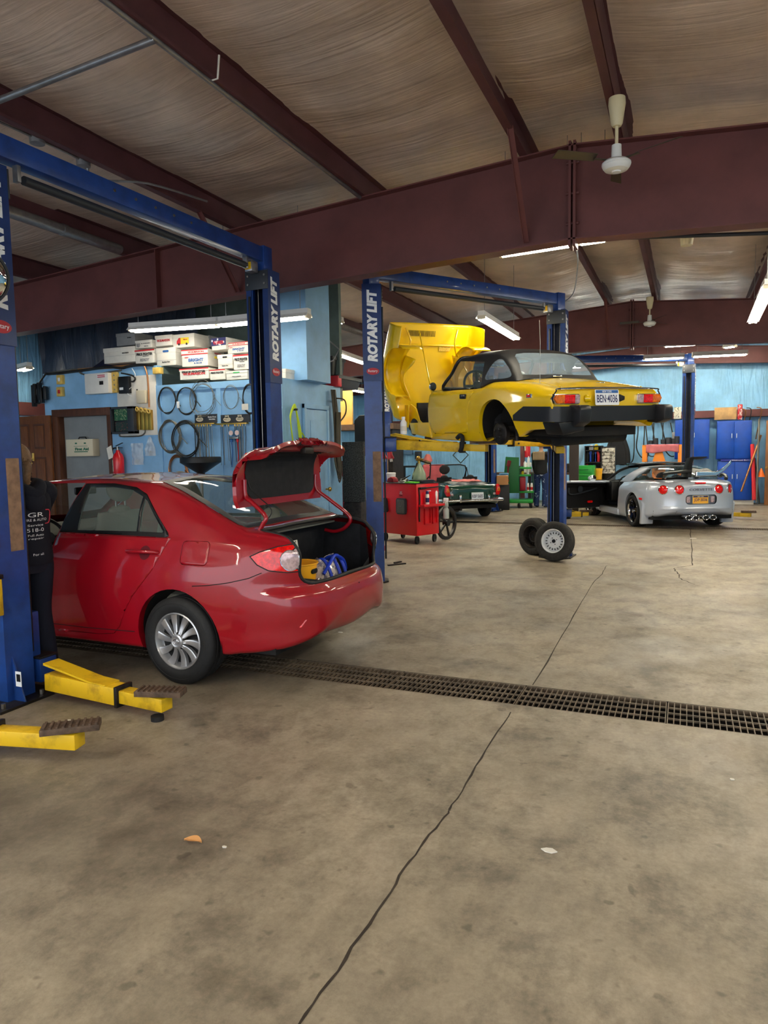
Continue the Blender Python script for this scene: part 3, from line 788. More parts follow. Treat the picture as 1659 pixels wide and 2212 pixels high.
g = MB(); g.tube([(-.08, -.06, h), (-.06, -.06, h+.03), (.06, -.06, h+.03), (.08, -.06, h)], .008, 8); O('handle', g, m_black, t)
# fire extinguisher
def extinguisher(loc, label, k=1.0):
    t = T('fire_extinguisher', label, 'fire extinguisher', loc)
    g = MB(); g.lathe([(0, 0), (.07*k, 0), (.078*k, .01), (.078*k, .36*k), (.06*k, .41*k), (.03*k, .44*k), (.026*k, .47*k), (0, .47*k)], n=28); O('cylinder', g, mat('extinguisher_red', (196, 18, 30), .3, coat=.3), t, 40)
    g = MB(); g.lathe([(.0795*k, .17*k), (.0795*k, .33*k)], n=28, a0=R(160), a1=R(340)); O('instruction_label', g, mat('label_cream', (226, 220, 190), .6, col2=(60, 60, 60), vscale=30, lo=.58, hi=.62), t, 60)
    g = MB(); g.cyl((0, 0, .46*k), (0, 0, .52*k), .02*k); v_ = O('valve', g, m_steel, t)
    g = MB(); g.beam((-.03*k, 0, .53*k), (.11*k, -.02*k, .57*k), .02*k, .008*k); g.beam((-.02*k, 0, .51*k), (.1*k, -.02*k, .5*k), .02*k, .008*k); O('lever', g, m_black, v_)
    g = MB(); g.tube(cat([(-.02*k, 0, .5*k), (-.09*k, 0, .49*k), (-.1*k, -.02, .4*k), (-.088*k, -.02, .2*k)], 5), .01*k, 8); O('hose', g, m_black, t)
    return t
p = P_(257, 1022, .1); ex = extinguisher((p.x, Y-.1, P_(257, 1022).z-.14), 'red fire extinguisher with a white tag on the blue wall beside the closet')
g = MB(); g.prism([(-.05, 0), (.04, .03), (.01, .2), (-.08, .16)], lambda u, v, w: (u-.09, -.04+w, v+.34), 0, .002); O('inspection_tag', g, m_card, ex, 0)
# plastic parts bags
m_bag = mat('clear_plastic', (214, 220, 226), .15, alpha=.45, bump=.6, bscale=18, bdist=.02)
for i, (x0, y0, x1, y1, lb) in enumerate(((289, 957, 312, 1004, 'flat clear plastic parts bag pinned to the blue wall'), (317, 943, 338, 985, 'tied clear plastic bag of metal parts hanging from the phone board corner'))):
    a = P_(x0, y1); b = P_(x1, y0); c = (a+b)/2; t = T('parts_bag', lb, 'plastic bag', (c.x, Y-.02, c.z)); w, h = b.x-a.x, b.z-a.z
    g = MB()
    def bag(u, v, w=w, h=h, i=i):
        k_ = 1 if i == 0 else (.12+.88*min(1, (1-v)*1.6)**.8)
        q = noise.noise(V((u*4, v*5, i*7)))*.02
        return ((u-.5)*w*k_, -.012-.04*sin(pi*u)*(1-v)+q, (v-.5)*h)
    g.grid(bag, 14, 16); O('bag', g, m_bag, t, 60)
    for j in range(4):
        g = MB(); g.lathe([(.006, 0), (.018, 0), (.018, .012), (.006, .012)], (random.uniform(-.04, .04), -.03, -h*.42+j*.012), (random.random(), .6, random.random()), 10); O('metal_part', g, m_steel, t)
# wiring along the top of the wall
def cable(label, pts, r, mt, d=.03, name='cable', cat_='cable', group='cables on the office wall'):
    g = MB(); g.tube(cat([P_(x, y, d) for x, y in pts], 5), r, 6); return tag(O(name, g, mt, None, 60), label, cat_, group)
cable('thick black cable bundle sagging along the top edge of the office wall', [(98, 808), (130, 806), (180, 800), (230, 793), (262, 795), (275, 792), (300, 788), (330, 789)], .02, m_wire2)
cable('grey cable looping above the white electrical panel', [(103, 806), (150, 799), (165, 798), (178, 808), (205, 809), (240, 803), (262, 800)], .012, m_wire)
cable('black cable dropping left of the brown door frame', [(100, 806), (84, 830), (80, 850), (88, 868), (80, 872)], .014, m_wire2, .1)
cable('brown wires running down the right side of the phone board', [(312, 790), (318, 810), (321, 850), (322, 880)], .012, m_copper)
cable('black cable curling round the modem', [(262, 806), (285, 811), (292, 818), (288, 824), (283, 824)], .012, m_wire2, .05)
cable('thin white wires above the phone board', [(285, 796), (292, 808), (290, 818)], .006, m_lw, .05)
cable('pale wire curling beside the modem', [(284, 836), (276, 845), (277, 852), (284, 855)], .005, m_lw, .06)
cable('grey conduit under the phone cabinet', [(258, 938), (262, 943), (300, 942), (312, 936), (313, 928)], .01, m_wire)
# bundle of black adaptors at the left end of the wall
t = T('adaptor_bundle', 'bundle of black power adaptors and leads at the left end of the office wall', 'power adaptors', P_(86, 850, .08))
for i in range(5):
    g = MB(); g.bx((-.12+.06*i, -.02*(i % 2), .03*(i % 3)-.03), (.05, .07, .32-.03*i), .01, R(8*i-16)); O('adaptor', g, m_black, t)
# brake-line and wire coils
def coil(label, px, py, rx, ry, n, r, mt, seed, sp=.05, d=.03, name='wire_coil'):
    random.seed(seed); c = P_(px, py, d); k_ = (P_(px+10, py, d)-c).length/10
    t_ = T(name, label, 'coil', c, group='coils on the blue rack wall')
    pts = []
    for i in range(n):
        a0 = 0 if i == 0 else a0; ex = random.uniform(1-sp, 1+sp); ey = random.uniform(1-sp, 1+sp); ox, oy = random.uniform(-sp, sp)*rx*k_*.5, random.uniform(-sp, sp)*ry*k_*.5
        for j in range(25 if i == 0 else 24): q = a0+2*pi*(j if i == 0 else j+1)/24; pts.append((ox+rx*k_*ex*cos(q), -.004*i+.01*sin(q*2+i), oy+ry*k_*ey*sin(q)))
        a0 = q
    pts.append((pts[-1][0]+rx*k_*.5, .0, pts[-1][2]-ry*k_*.5))
    g = MB(); g.tube(cat(pts, 2), r*.68, 6); O('wire', g, mt, t_, 60); random.seed(seed+99)
    return t_
c1 = coil('left dark tube coil in the top row on the rack wall', 361, 865, 18.5, 22.5, 4, .008, m_wire2, 1, .05)
c2 = coil('dark tube coil second in the top row, with a white tie', 403, 866, 20, 23, 4, .009, m_wire2, 2, .05)
g = MB(); g.bx((-.12, -.03, -.05), (.03, .03, .09), .004); O('paper_tie', g, m_lw, c2)
coil('loose pale wire coil third in the top row', 438, 862, 25, 29, 5, .004, m_wire, 3, .18)
coil('thin oval pale wire coil right of the wooden post on the rack wall', 499, 858, 16.5, 22, 3, .004, m_wire, 4, .1)
c5 = coil('dark coil with a blue and white tag beside the middle lift post', 541, 862, 16, 26, 4, .009, m_wire2, 5, .06)
g = MB(); g.prism(rrect(.1, .08, .004), lambda u, v, w: (u-.06, -.04-w, v-.1), 0, .003); O('paper_tag', g, m_card, c5, 0)
coil('heavy grey hose coil at lower left on the rack wall', 368, 943, 22, 26, 6, .008, m_wire, 6, .14)
coil('second heavy black hose coil at lower left, overlapping the grey one', 402, 948, 29, 30, 5, .009, m_wire2, 7, .1, .05)
coil('copper coloured tube coil low on the rack wall above the red roof', 385, 1015, 20, 24, 5, .009, m_copper, 8, .1)
# pegs boards with hanging lines
def rack(label, x0, y0, x1, y1, logos, seed):
    a = P_(x0, y1); b = P_(x1, y0); c = (a+b)/2; t_ = T('parts_rack', label, 'parts rack', (c.x, Y-.02, a.z)); w, h = b.x-a.x, b.z-a.z
    g = MB(); g.box((-w/2, 0, 0), (w/2, .02, h), .002); O('header_board', g, m_ldk, t_)
    for i, (u, s1) in enumerate(logos):
        x = -w/2+w*u
        g = MB(); g.prism(circ(1, 20), lambda p, q, s: (x+p*.058, -s, h*.42+q*.032), 0, .003); lg = O('logo_badge', g, m_beige, t_, 0)
        g = MB(); g.box((x-.03, -.003, h*.6), (x+.03, 0, h*.92)); O('logo_block', g, m_beige, t_, 0)
        text('logo_letters', 'DP', .05, m_ldk, lg, frame((x, -.0035, h*.75), (1, 0, 0), (0, 0, 1)), h=.03, w=.035, ext=.0005)
        text('logo_lettering', s1, .03, m_ldk, lg, frame((x, -.0035, h*.42), (1, 0, 0), (0, 0, 1)), w=.085, h=.026, ext=.0005)
    g = MB(); g.box((-w/2-.05, -.05, -.025), (w/2-.02, -.0, -.005), .002); O('hook_rail', g, m_brass, t_)
    random.seed(seed)
    n = int(w/.026)
    for i in range(n):
        x = -w/2+.02+(w-.04)*i/n+random.uniform(-.006, .006); l = random.uniform(.45, .62)
        if random.random() < .2: continue
        g = MB(); g.tube([(x, -.035, -.02), (x+.003, -.035, -.2), (x+random.uniform(-.02, .02), -.03, -l)], random.choice((.003, .004, .006)), 6); ln = O('hanging_line', g, random.choice((m_wire, m_wire2, m_dsteel)), t_, 60)
        g = MB(); g.cyl((x, -.035, -.05), (x, -.035, -.02), .008, n=6); O('line_fitting', g, m_brass if i % 2 else m_steel, ln, 0)
    return t_
r1 = rack('black headed rack of hanging brake lines, left one of the pair', 423, 894, 471, 914, ((.22, 'NISCO'),), 11)
text('rack_lettering', 'Brake Hose\nSelection', .05, m_lw, r1, frame((.1, -.001, .06), (1, 0, 0), (0, 0, 1)), w=.13, h=.05)
r2 = rack('black headed rack of hanging brake lines, right one beside the lift post', 479, 894, 541, 914, ((.22, 'NISCO'), (.66, 'NISCO')), 12)
gt = T('gauge_set', 'pair of round pressure gauges with hoses hanging on the rack wall', 'gauge set', P_(509, 935, .06))
for i, sx in enumerate((-.075, .02)):
    g = MB(); g.lathe([(0, 0), (.036, 0), (.038, .01), (.038, .03), (0, .03)], (sx, 0, 0), (0, 1, 0), 20); gg = O('gauge', g, m_chrome, gt)
    g = MB(); g.lathe([(0, 0), (.032, 0)], (sx, -.002, 0), (0, 1, 0), 20); O('dial', g, mat('gauge_dial', (226, 196, 190), .5), gg)
    g = MB(); g.cyl((sx, .01, -.12), (sx, .01, -.05), .018); O('gauge_valve', g, m_cblue if i == 0 else m_cred, gt)
    g = MB(); g.tube(cat([(sx, .01, -.12), (sx+.01, .01, -.25), (sx-.01, .01, -.45)], 4), .008, 8); O('gauge_hose', g, m_cblue if i == 0 else m_cred, gt)
g = MB(); g.box((-.1, -.01, -.08), (.045, .03, -.05), .004); O('manifold', g, m_steel, gt)
# oil drain stand in front of the wall
p = at(433, 987, 'y', 7.25); t = T('oil_drain', 'black wide funnel of an oil drain stand before the rack wall', 'oil drain', (p.x, 7.25, 0))
z = p.z
g = MB(); g.lathe([(.245, 0), (.25, -.015), (.25, -.07), (.225, -.085), (.05, -.2), (.03, -.26), (.028, -.26), (.045, -.2), (.215, -.08), (.24, -.065), (.235, 0)], (0, 0, z), n=40); O('funnel', g, m_black, t)
g = MB(); g.cyl((0, 0, .6), (0, 0, z-.24), .022); O('stem', g, m_steel, t)
g = MB(); g.lathe([(0, .12), (.2, .12), (.22, .16), (.22, .56), (.19, .62), (.05, .65), (0, .65)], n=32); O('tank', g, m_lred, t)
for i in range(4):
    q = R(45+90*i); g = MB(); g.lathe([(.015, -.015), (.05, -.015), (.05, .015), (.015, .015)], (.2*cos(q), .2*sin(q), .05), (sin(q), -cos(q), 0), 16); w_ = O('caster', g, m_rubber, t)
    g = MB(); g.bx((.2*cos(q), .2*sin(q), .1), (.05, .05, .04), .004); O('caster_fork', g, m_steel, w_)
# side wall: panelled door, yellow hose, cable
PX = lambda x, y, d=0: at(x, y, 'x', XR+d)
a = PX(660, 1000); b = PX(704, 1000); zt_ = PX(660, 884).z
t = T('door_2', None, None, (XR+.002, a.y, 0)); t['kind'] = 'structure'; t['label'] = 'light blue panelled door in the side of the office block'
w, h = b.y-a.y, zt_
g = MB(); g.box((0, 0, .01), (.03, w, h), .003); O('door_leaf', g, m_blue, t)
for z0, z1 in ((.25, .95), (1.1, h-.15)):
    g = MB(); g.prism([(.1, z0), (w-.1, z0), (w-.1, z1), (.1, z1)], lambda u, v, s: (.03+s, u, v), 0, .008, .004); O('door_panel', g, m_blue, t)
g = MB(); g.box((0, -.06, 0), (.04, -.002, h+.07), .003); g.box((0, w+.002, 0), (.04, w+.06, h+.07), .003); g.box((0, -.06, h+.01), (.041, w+.06, h+.07), .003); O('door_casing', g, m_blue, t)
g = MB(); g.lathe([(.012, 0), (.012, .04), (.03, .05), (.034, .07), (.022, .085), (0, .088)], (.03, w-.08, PX(704, 1056).z), (1, 0, 0), 18); O('door_knob', g, m_brass, t)
random.seed(5)
c = PX(631, 885, .03); t = T('air_hose', 'bright yellow air hose looped on the corner of the office block', 'hose', c)
g = MB(); pts = []
for i in range(6):
    s_ = 1+.06*i; l = random.uniform(.38, .62)
    pts += [(.03+.004*i, -.10*s_, -.3*l), (.03, -.07*s_, -.05), (.04, 0, .03+.008*i), (.03, .06*s_, -.06), (.03+.004*i, .1*s_, -.5*l), (.03, .12*s_, -.9*l), (.03, .02, -1.0*l-.12)]
pts += [(.03, .2, -.3), (.03, .42, -.75), (.03, .5, -1.0)]
g.tube(cat(pts, 4), .0085, 8); O('hose', g, mat('hose_yellow', (196, 222, 40), .45), t, 60)
g = MB(); g.cyl((0, 0, 0), (.08, 0, 0), .014); O('hook', g, m_dsteel, t)
t = T('cable_bundle', 'long bundle of grey cables hanging at the far corner of the office block', 'cables', PX(718, 845, .05))
for i in range(7):
    y = -.05+.02*i
    g = MB(); g.tube(cat([(.02*i % .05, y*.6, .02), (.03, y+.02, -.35), (.02, y*.5+.03, -.7), (.03, y+.02, -1.0-.05*i), (.05, y+.08, -1.15), (.04, y+.06, -.8), (.06, y+.05, -.3)], 5), .011, 6); O('cable', g, mat('olive_cable', (74, 68, 54), .6), t, 60)
g = MB(); g.tube(cat([(.04, .05, -.1), (.05, .3, -.12), (.05, .32, -.3), (.05, .1, -.45)], 6), .011, 6); O('cable_loop', g, _mats['olive_cable'], t, 60)
# on top of the block: pipe, bins
p0 = PX(686, 832, -.02); zc_ = 4.2
t = T('water_pipe', 'thin vertical pipe with side valves rising from the office block roof', 'pipe', (p0.x, p0.y, ZR))
g = MB(); g.cyl((0, 0, 0), (0, 0, 1.5), .022); O('riser', g, m_galv, t)
g = MB(); g.cyl((0, 0, .78), (-.26, .1, .78), .014); g.cyl((-.2, .08, .78), (-.14, .06, .78), .03); O('branch_pipe', g, m_galv, t)
g = MB(); g.tube([(0, 0, .75), (.2, .3, .5), (.1, .3, .35), (-.2, .0, .2)], .012, 8); O('stay', g, m_galv, t)
g = MB(); g.cyl((0, 0, .74), (0, 0, .82), .034); O('valve', g, m_brass, t)
g = MB(); g.tube([(0, 0, 1.5), (.06, .1, 1.52), (.4, .8, 1.6)], .02, 8); O('upper_run', g, m_galv, t)
def bin_(label, x, y, z, w, d, h, mt, lid=True, flare=.85):
    t_ = T('storage_bin', label, 'bin', (x, y, z)); g = MB()
    q = rrect(w*flare, d*flare, .03); p = rrect(w, d, .03)
    A = [g.bm.verts.new((u, v, 0)) for u, v in q]; B = [g.bm.verts.new((u, v, h)) for u, v in p]; g._band(A, B); g.bm.faces.new(A[::-1]); g.bm.faces.new(B); g.done(); O('tub', g, mt, t_)
    g = MB(); g.prism(rrect(w+.03, d+.03, .03), XY, h-.02, h+.03); O('lid', g, m_black, t_)
    return t_
q = PX(700, 800, -.2); bin_('black storage bin on top of the office block, upper one', q.x, q.y+.2, ZR+.16, .3, .42, .26, m_ldk)
t = bin_('grey storage bin with a red end on top of the office block', q.x+.06, q.y+.35, ZR, .4, .8, .14, m_ldk)
g = MB(); g.bx((.1, -.36, .08), (.22, .12, .17), .02); O('red_end', g, mat('red_plastic', (206, 50, 60), .4), t)
# rolled tarp and timber on the loft floor
g = MB(); g.grid(lambda u, v: (lerp(-8.3, -7.1, u), Y+.5+.2*cos(pi*v)+.0, ZL+.28*sin(pi*v)*(.5+.7*sin(pi*u))+.03*noise.noise(V((u*5, v*5, 0)))), 24, 12)
tag(O('tarpaulin', g, mat('navy_tarp', (30, 34, 60), .6), None, 60), 'dark blue tarpaulin heaped on the office roof left of the file boxes', 'tarpaulin')
for i in range(4):
    g = MB(); a = P_(120+i*3, 793); g.beam((a.x+.05*i, Y+.12+.05*i, ZL+.025+.03*(i // 2)), (a.x+1.25, Y+.14+.05*i, ZL+.03+.03*(i // 2)), .05, .03, .003)
    tag(O('timber_strip', g, mat('pale_timber', (164, 118, 70), .6, var=.2), None), f'{ordn[i]} of the pale timber strips lying along the office roof edge, front to back', 'timber', 'timber strips on the office roof')
# file boxes
def filebox(label, x0, y0, x1, y1, yy, style, dep=.4, rz=0, mt=None):
    a = at(x0, y1, 'y', yy); b = at(x1, y0, 'y', yy); w, h = b.x-a.x, b.z-a.z
    t_ = T('file_box', label, 'file box', ((a.x+b.x)/2, yy, a.z), rz, group='file boxes stacked on the office block')
    mt = mt or m_card
    g = MB(); g.box((-w/2+.006, .006, 0), (w/2-.006, dep-.006, h*.97), .003); bo = O('carton', g, mt, t_)
    g = MB(); g.box((-w/2, 0, h*.72), (w/2, dep, h), .003); li = O('lid', g, mt, t_)
    def tx(s, u, v, ww, hh, m_, par=bo, y=-.001, side=0, sh=0): 
        fr = frame((w*u, y, h*v), (1, 0, 0), (0, 0, 1)) if not side else frame((w/2+.001, dep*u, h*v), (0, 1, 0), (0, 0, 1))
        text('box_lettering', s, .1, m_, par, fr, w=ww*(w if not side else dep), h=hh*h, ext=.0006, bold=.004, shear=sh)
    def band(v0, v1, m_, u0=-.5, u1=.5, y=-.0012, par=bo):
        g = MB(); g.box((w*u0, y, h*v0), (w*u1, y+.001, h*v1)); O('print_band', g, m_, par, 0)
    def handle(v, m_, ww=.3, hh=.12, u=0, side=False):
        g = MB()
        if side: g.prism(rrect(dep*.2, h*hh, h*hh*.49), lambda p, q, s: (w/2-.005+s, dep*.5+p, h*v+q), 0, .0075)
        else: g.prism(rrect(w*ww, h*hh, h*hh*.49), lambda p, q, s: (w*u+p, .005-s, h*v+q), 0, .008)
        O('hand_hole', g, m_, bo, 0)
    if 'mason' in style: tx('W.B.MASON', 0, .5 if 'top' not in style else .86, .75, .24, m_cred, li if 'top' in style else bo, -.0025)
    if 'pf' in style: tx('PRICE FIGHTER', 0, .68, .8, .2, m_cblack, bo, -.003); band(.9, 1, m_cred, par=li, y=-.0015)
    if 'sketch' in style: tx('READY', 0, .25, .5, .22, m_cardg, bo, -.0015, 0, .3); band(.5, .54, m_ldk, -.1, .2)
    if 'star' in style:
        band(0.35, 1, m_cnavy, par=li, y=-.0016); tx('W.B.MASON', 0, .6, .7, .3, m_cred, li, -.003)
        for i in range(9):
            random.seed(i+40); g = MB(); cx, cz = random.uniform(-.45, .45)*w, random.uniform(.4, .95)*h
            g.prism([(cx+(.02 if j % 2 == 0 else .008)*sin(j*pi/5), cz+(.02 if j % 2 == 0 else .008)*cos(j*pi/5)) for j in range(10)], XZ, -.0035, -.0028); O('printed_star', g, m_lw, li, 0)
    if 'bright' in style:
        band(.93, 1, m_cred, par=li, y=-.0015); band(.68, .74, m_cred, par=li, y=-.0015); tx('W.B.MASON', .05, .84, .6, .11, m_cred, li, -.002)
        tx('RED', -.3, .53, .14, .07, m_cred); tx('BRIGHT', .05, .36, .6, .24, m_lw, bo, -.001); tx('BRIGHT', .05, .36, .57, .2, m_cblue, bo, -.0025); tx('& BLUE', .12, .17, .3, .08, m_cblue)
        handle(.55, m_cyel, side=True); tx('MASON', .6, .8, .4, .1, m_cred, li, 0, 1)
    if 'truck' in style:
        g = MB(); g.box((-w*.12, -.002, h*.25), (w*.25, -.001, h*.72)); O('printed_van', g, m_cyel, bo, 0)
        g = MB(); g.prism([(-.3, .25), (-.12, .25), (-.12, .72), (-.2, .72), (-.3, .48)], lambda p, q, s: (w*p, s, h*q), -.002, -.001); O('printed_cab', g, m_cred, bo, 0)
        for u in (-.2, .15):
            g = MB(); g.prism(circ(h*.09, 16, w*u, h*.24), XZ, -.003, -.001); O('printed_wheel', g, m_cblack, bo, 0)
        tx('Mason', .1, .58, .18, .1, m_cred, bo, -.0025)
    if 'horse' in style:
        g = MB(); g.tube([(-.3*w+h*.17*cos(R(q)), -.002, h*.42+h*.2*sin(R(q))) for q in range(130, 411, 20)], .012, 6); O('printed_horseshoe', g, m_cardg, bo, 0)
        tx('EL PARDON', .12, .56, .5, .1, m_cblack); tx('METAL', .16, .2, .25, .1, m_cblack)
    if 'bank' in style:
        handle(.8, {'b': m_cblue, 'g': m_cgreen, 'k': m_cblack}[style[-1]]); band(.28, .29, m_cnavy); tx('Bankers Box' if style[-1] != 'g' else 'RECORDS', 0, .2 if style[-1] != 'g' else .35, .4, .08, m_cblack)
    if 'line' in style: band(.45, .46, m_cardg); tx('RECORDS', .2, .6, .2, .08, m_cblack)
    return t_
F1, F2 = Y+.12, Y+.16
filebox('file box painted grey as if in shade at the far left of the stack, upper one', 251, 717, 291, 748, F2+.25, 'line', mt=m_cardg)  # dimness of the back row put into the card colour
filebox('plain white file box at the far left of the stack, lower one', 224, 747, 291, 786, F1, 'line', .35, mt=m_card)
filebox('small white carton printed with a grey horseshoe, top of the stack', 292, 733, 328, 753, F1, 'horse', .35)
filebox('white carton with red stripe and black PRICE FIGHTER print under the horseshoe carton', 292, 753.5, 333, 786, F1, 'pf,sketch', .35)
filebox('white file box with red W.B. MASON print, top row under the strip light', 335, 722, 371, 748.5, F1, 'mason', .35)
filebox('white file box printed with a red and yellow delivery van', 373, 719, 419, 752, F1+.02, 'truck', .35)
filebox('white file box with a blue hand hole in the middle of the stack', 338, 749, 379, 791, F1, 'bank,b', .4)
filebox('pale blank file box painted grey as if in shade, behind the van box', 419, 724, 452, 752, F2+.3, 'line', .35, mt=m_cardg)  # shade behind the front row painted in as grey card
filebox('white lidded box printed RED BRIGHT and BLUE with yellow hand hole', 394, 752, 447, 792.5, F1, 'bright', .42, R(4))
filebox('white box with red W.B. MASON and PRICE FIGHTER print, lowest of the stack', 389, 793, 449, 821, F1, 'mason,pf', .42, R(3))
filebox('white carton with black print at the bottom beside the lowest W.B. MASON box', 453, 797, 486, 821, F1+.03, 'pf', .4)
filebox('box with a navy star spangled lid tilted on the upper right of the stack', 455, 728, 489, 757, F1+.05, 'star', .4, R(-6))
filebox('white box with red striped W.B. MASON lid at the upper right of the stack', 490, 737, 537, 764, F1+.08, 'bright', .4, R(-3))
filebox('white file box with a dark green hand hole left of the small PRICE FIGHTER box', 470, 764, 502, 797, F1+.08, 'bank,k', .4)
filebox('small white PRICE FIGHTER box against the middle lift post', 504, 764.5, 538, 799, F1+.03, 'pf,sketch', .4)
filebox('white file box with a bright green hand hole on the roof edge', 488, 799, 534, 821, F1, 'bank,g', .42)
filebox('yellowish file box on the roof corner right of the middle lift post', 596, 796, 617, 826, F1+.05, 'bank,k', .3)
# ---------------------------------------------------------------- car toolkit (x forward from the rear axle, y left, z up)
def section(keys, per=5):
    """half section through key points (y,z), bottom to roof centre"""
    return [(p.x, p.y) for p in cat([V((a, b, 0)) for a, b in keys], per)]
def carshell(prof, xs, rear=None, front=None):
    bm = bmesh.new(); rows = []
    def ring(x, h, fx=None):
        full = [(y, z) for y, z in h]+[(-y, z) for y, z in h[-2::-1]]
        return full
    for x in xs:
        f = ring(x, prof(x)); rows.append([bm.verts.new((x, y, z)) for y, z in f])
    def cap(row, s, x0, D, zc, pfun, q, disp, ks):
        base = [v.co.copy() for v in row]; prev = row
        for k in ks:
            cur = []
            for c in base:
                y = c.y*k; z = zc+(c.z-zc)*k
                an = atan2(c.z-zc, abs(c.y)); p = pfun(an)
                dx = D*max(0, 1-k**p)**q
                xx = x0-s*dx
                dd = disp(y, z, k) if disp else 0
                cur.append(bm.verts.new((xx-s*dd, y, z)))
            for i in range(len(cur)-1):
                f = (prev[i], prev[i+1], cur[i+1], cur[i])
                bm.faces.new(f if s > 0 else f[::-1])
            prev = cur
        return prev
    for a, b in zip(rows, rows[1:]):
        for i in range(len(a)-1): bm.faces.new((a[i], b[i], b[i+1], a[i+1]))
    ks = [1-.012*i**1.35 for i in range(1, 22)]; ks = [k for k in ks if k > .3]+[.3-.03*i for i in range(1, 10)]+[.01]
    if rear: cap(rows[0], 1, xs[0], *rear, ks)
    if front: cap(rows[-1], -1, xs[-1], *front, ks)
    bmesh.ops.recalc_face_normals(bm, faces=bm.faces[:])
    bm.normal_update()
    top = max(bm.faces, key=lambda f: f.calc_center_median().z)
    if top.normal.z < 0: bmesh.ops.reverse_faces(bm, faces=bm.faces[:])
    bm.normal_update()
    return bm
def arch(bm, x, z, r, yin=.35, depth=.06, side=(1, -1), ymin=.45, lip=None):
    """cut a wheel arch on each side and turn its edge inward"""
    for s in side:
        fs = cut(bm, circ(r, 40, x, z), 'y', lambda f: s*f.calc_center_median().y > ymin)
        bmesh.ops.delete(bm, geom=fs, context='FACES')
        es = []
        for e in bm.edges:
            if e.is_boundary:
                c = (e.verts[0].co+e.verts[1].co)/2
                if s*c.y > ymin and abs(hypot(c.x-x, c.z-z)-r) < .012: es.append(e)
        rr = bmesh.ops.extrude_edge_only(bm, edges=es)
        for v in rr['geom']:
            if isinstance(v, bmesh.types.BMVert):
                v.co.y -= s*depth; dx, dz = v.co.x-x, v.co.z-z; v.co.x = x+dx*1.02; v.co.z = z+dz*1.02
def liner(parent, x, y, z, s, r=.37, d=.26, zmin=.12):
    g = MB(); g.lathe([(r, 0), (r, d), (0, d)], (x, s*y, z), (0, -s, 0), 36)
    bmesh.ops.bisect_plane(g.bm, geom=g.bm.verts[:]+g.bm.edges[:]+g.bm.faces[:], plane_co=(x, 0, zmin), plane_no=(0, 0, 1), clear_inner=True)
    return O('wheel_arch_liner', g, m_under, parent, 40)
def onsurf(bm, mtx=None):
    from mathutils.bvhtree import BVHTree
    t = BVHTree.FromBMesh(bm)
    def f(x, z, s=1, off=.002):
        h = t.ray_cast(V((x, s*3, z)), V((0, -s, 0)))
        return h[0]+h[1]*off if h[0] else V((x, s*.8, z))
    f.tree = t
    return f
def seam(name, pts, mt, parent, r=.0022, closed=False):
    g = MB(); g.tube(pts, r, 6, closed); return O(name, g, mt, parent, 60)
def line2(pts, n=12):
    out = []
    for a, b in zip(pts, pts[1:]):
        for i in range(n): out.append((lerp(a[0], b[0], i/n), lerp(a[1], b[1], i/n)))
    out.append(pts[-1]); return out
def tyre(parent, c, R_, w, rim, ax=(0, 1, 0), mt=None, name='tyre', side=1):
    """tyre of outer radius R_, width w, around point c, its outer wall on the +ax side"""
    g = MB(); s = w/2; sh = R_-rim
    P = [(rim, -s*.86), (rim+sh*.25, -s*.98), (rim+sh*.55, -s), (rim+sh*.8, -s*.93), (R_-.006, -s*.78), (R_, -s*.68)]
    for u in (-.4, 0, .4): P += [(R_, s*(u-.1)), (R_-.007, s*(u-.08)), (R_-.007, s*(u+.04)), (R_, s*(u+.06))]
    P += [(R_, s*.68), (R_-.006, s*.78), (rim+sh*.8, s*.93), (rim+sh*.62, s*.985), (rim+sh*.6, s*.97), (rim+sh*.55, s*.99), (rim+sh*.25, s*.97), (rim+.004, s*.86), (rim-.004, s*.8)]
    g.lathe(P, c, ax, 56); o = O(name, g, mt or m_rubber, parent, 35)
    # tread blocks on the shoulders
    return o
def plate(parent, mtx, s, bg, fg, top=None, topcol=None, name='licence_plate', w=.305, h=.152):
    g = MB(); g.prism(rrect(w, h, .012), XY, -.003, 0); g.xf(mtx); p = O(name, g, bg, parent, 0)
    text('plate_lettering', s, .1, fg, p, mtx @ M.Translation((0, -.012, .0012)), w=w*.86, h=h*.5, ext=.0006, bold=.001)
    if top:
        g = MB(); g.prism([(-w*.47, h*.28), (w*.47, h*.28), (w*.47, h*.47), (-w*.47, h*.47)], XY, 0, .0008); g.xf(mtx); tb = O('plate_band', g, topcol, p, 0)
        text('state_lettering', top, .03, m_lw, tb, mtx @ M.Translation((0, h*.375, .0016)), w=w*.4, h=h*.13, ext=.0005)
    return p
m_glass = mat('car_glass', (120, 136, 128), .02, alpha=.36, spec=.8)
m_glassd = mat('dark_car_glass', (70, 84, 80), .02, alpha=.55, spec=.8)
m_trimb = mat('black_trim', (20, 20, 22), .4)
m_seal = mat('rubber_seal', (22, 23, 24), .55)
m_under = mat('dark_underbody', (13, 12, 12), .8, var=.4, vscale=9)
m_silver = mat('silver_wheel', (190, 190, 192), .32, metal=.75)
m_seat = mat('beige_cloth', (150, 146, 130), .8, bump=.2, bscale=120)
m_seatd = mat('dark_cloth', (34, 34, 36), .8)
m_lens_r = mat('red_lens', (226, 14, 14), .12, coat=.6, var=.3, vscale=40)
m_lens_c = mat('clear_lens', (196, 170, 172), .12, metal=.3, var=.3, vscale=45)
m_lens_a = mat('amber_lens', (226, 112, 20), .15, coat=.5, var=.25, vscale=40)
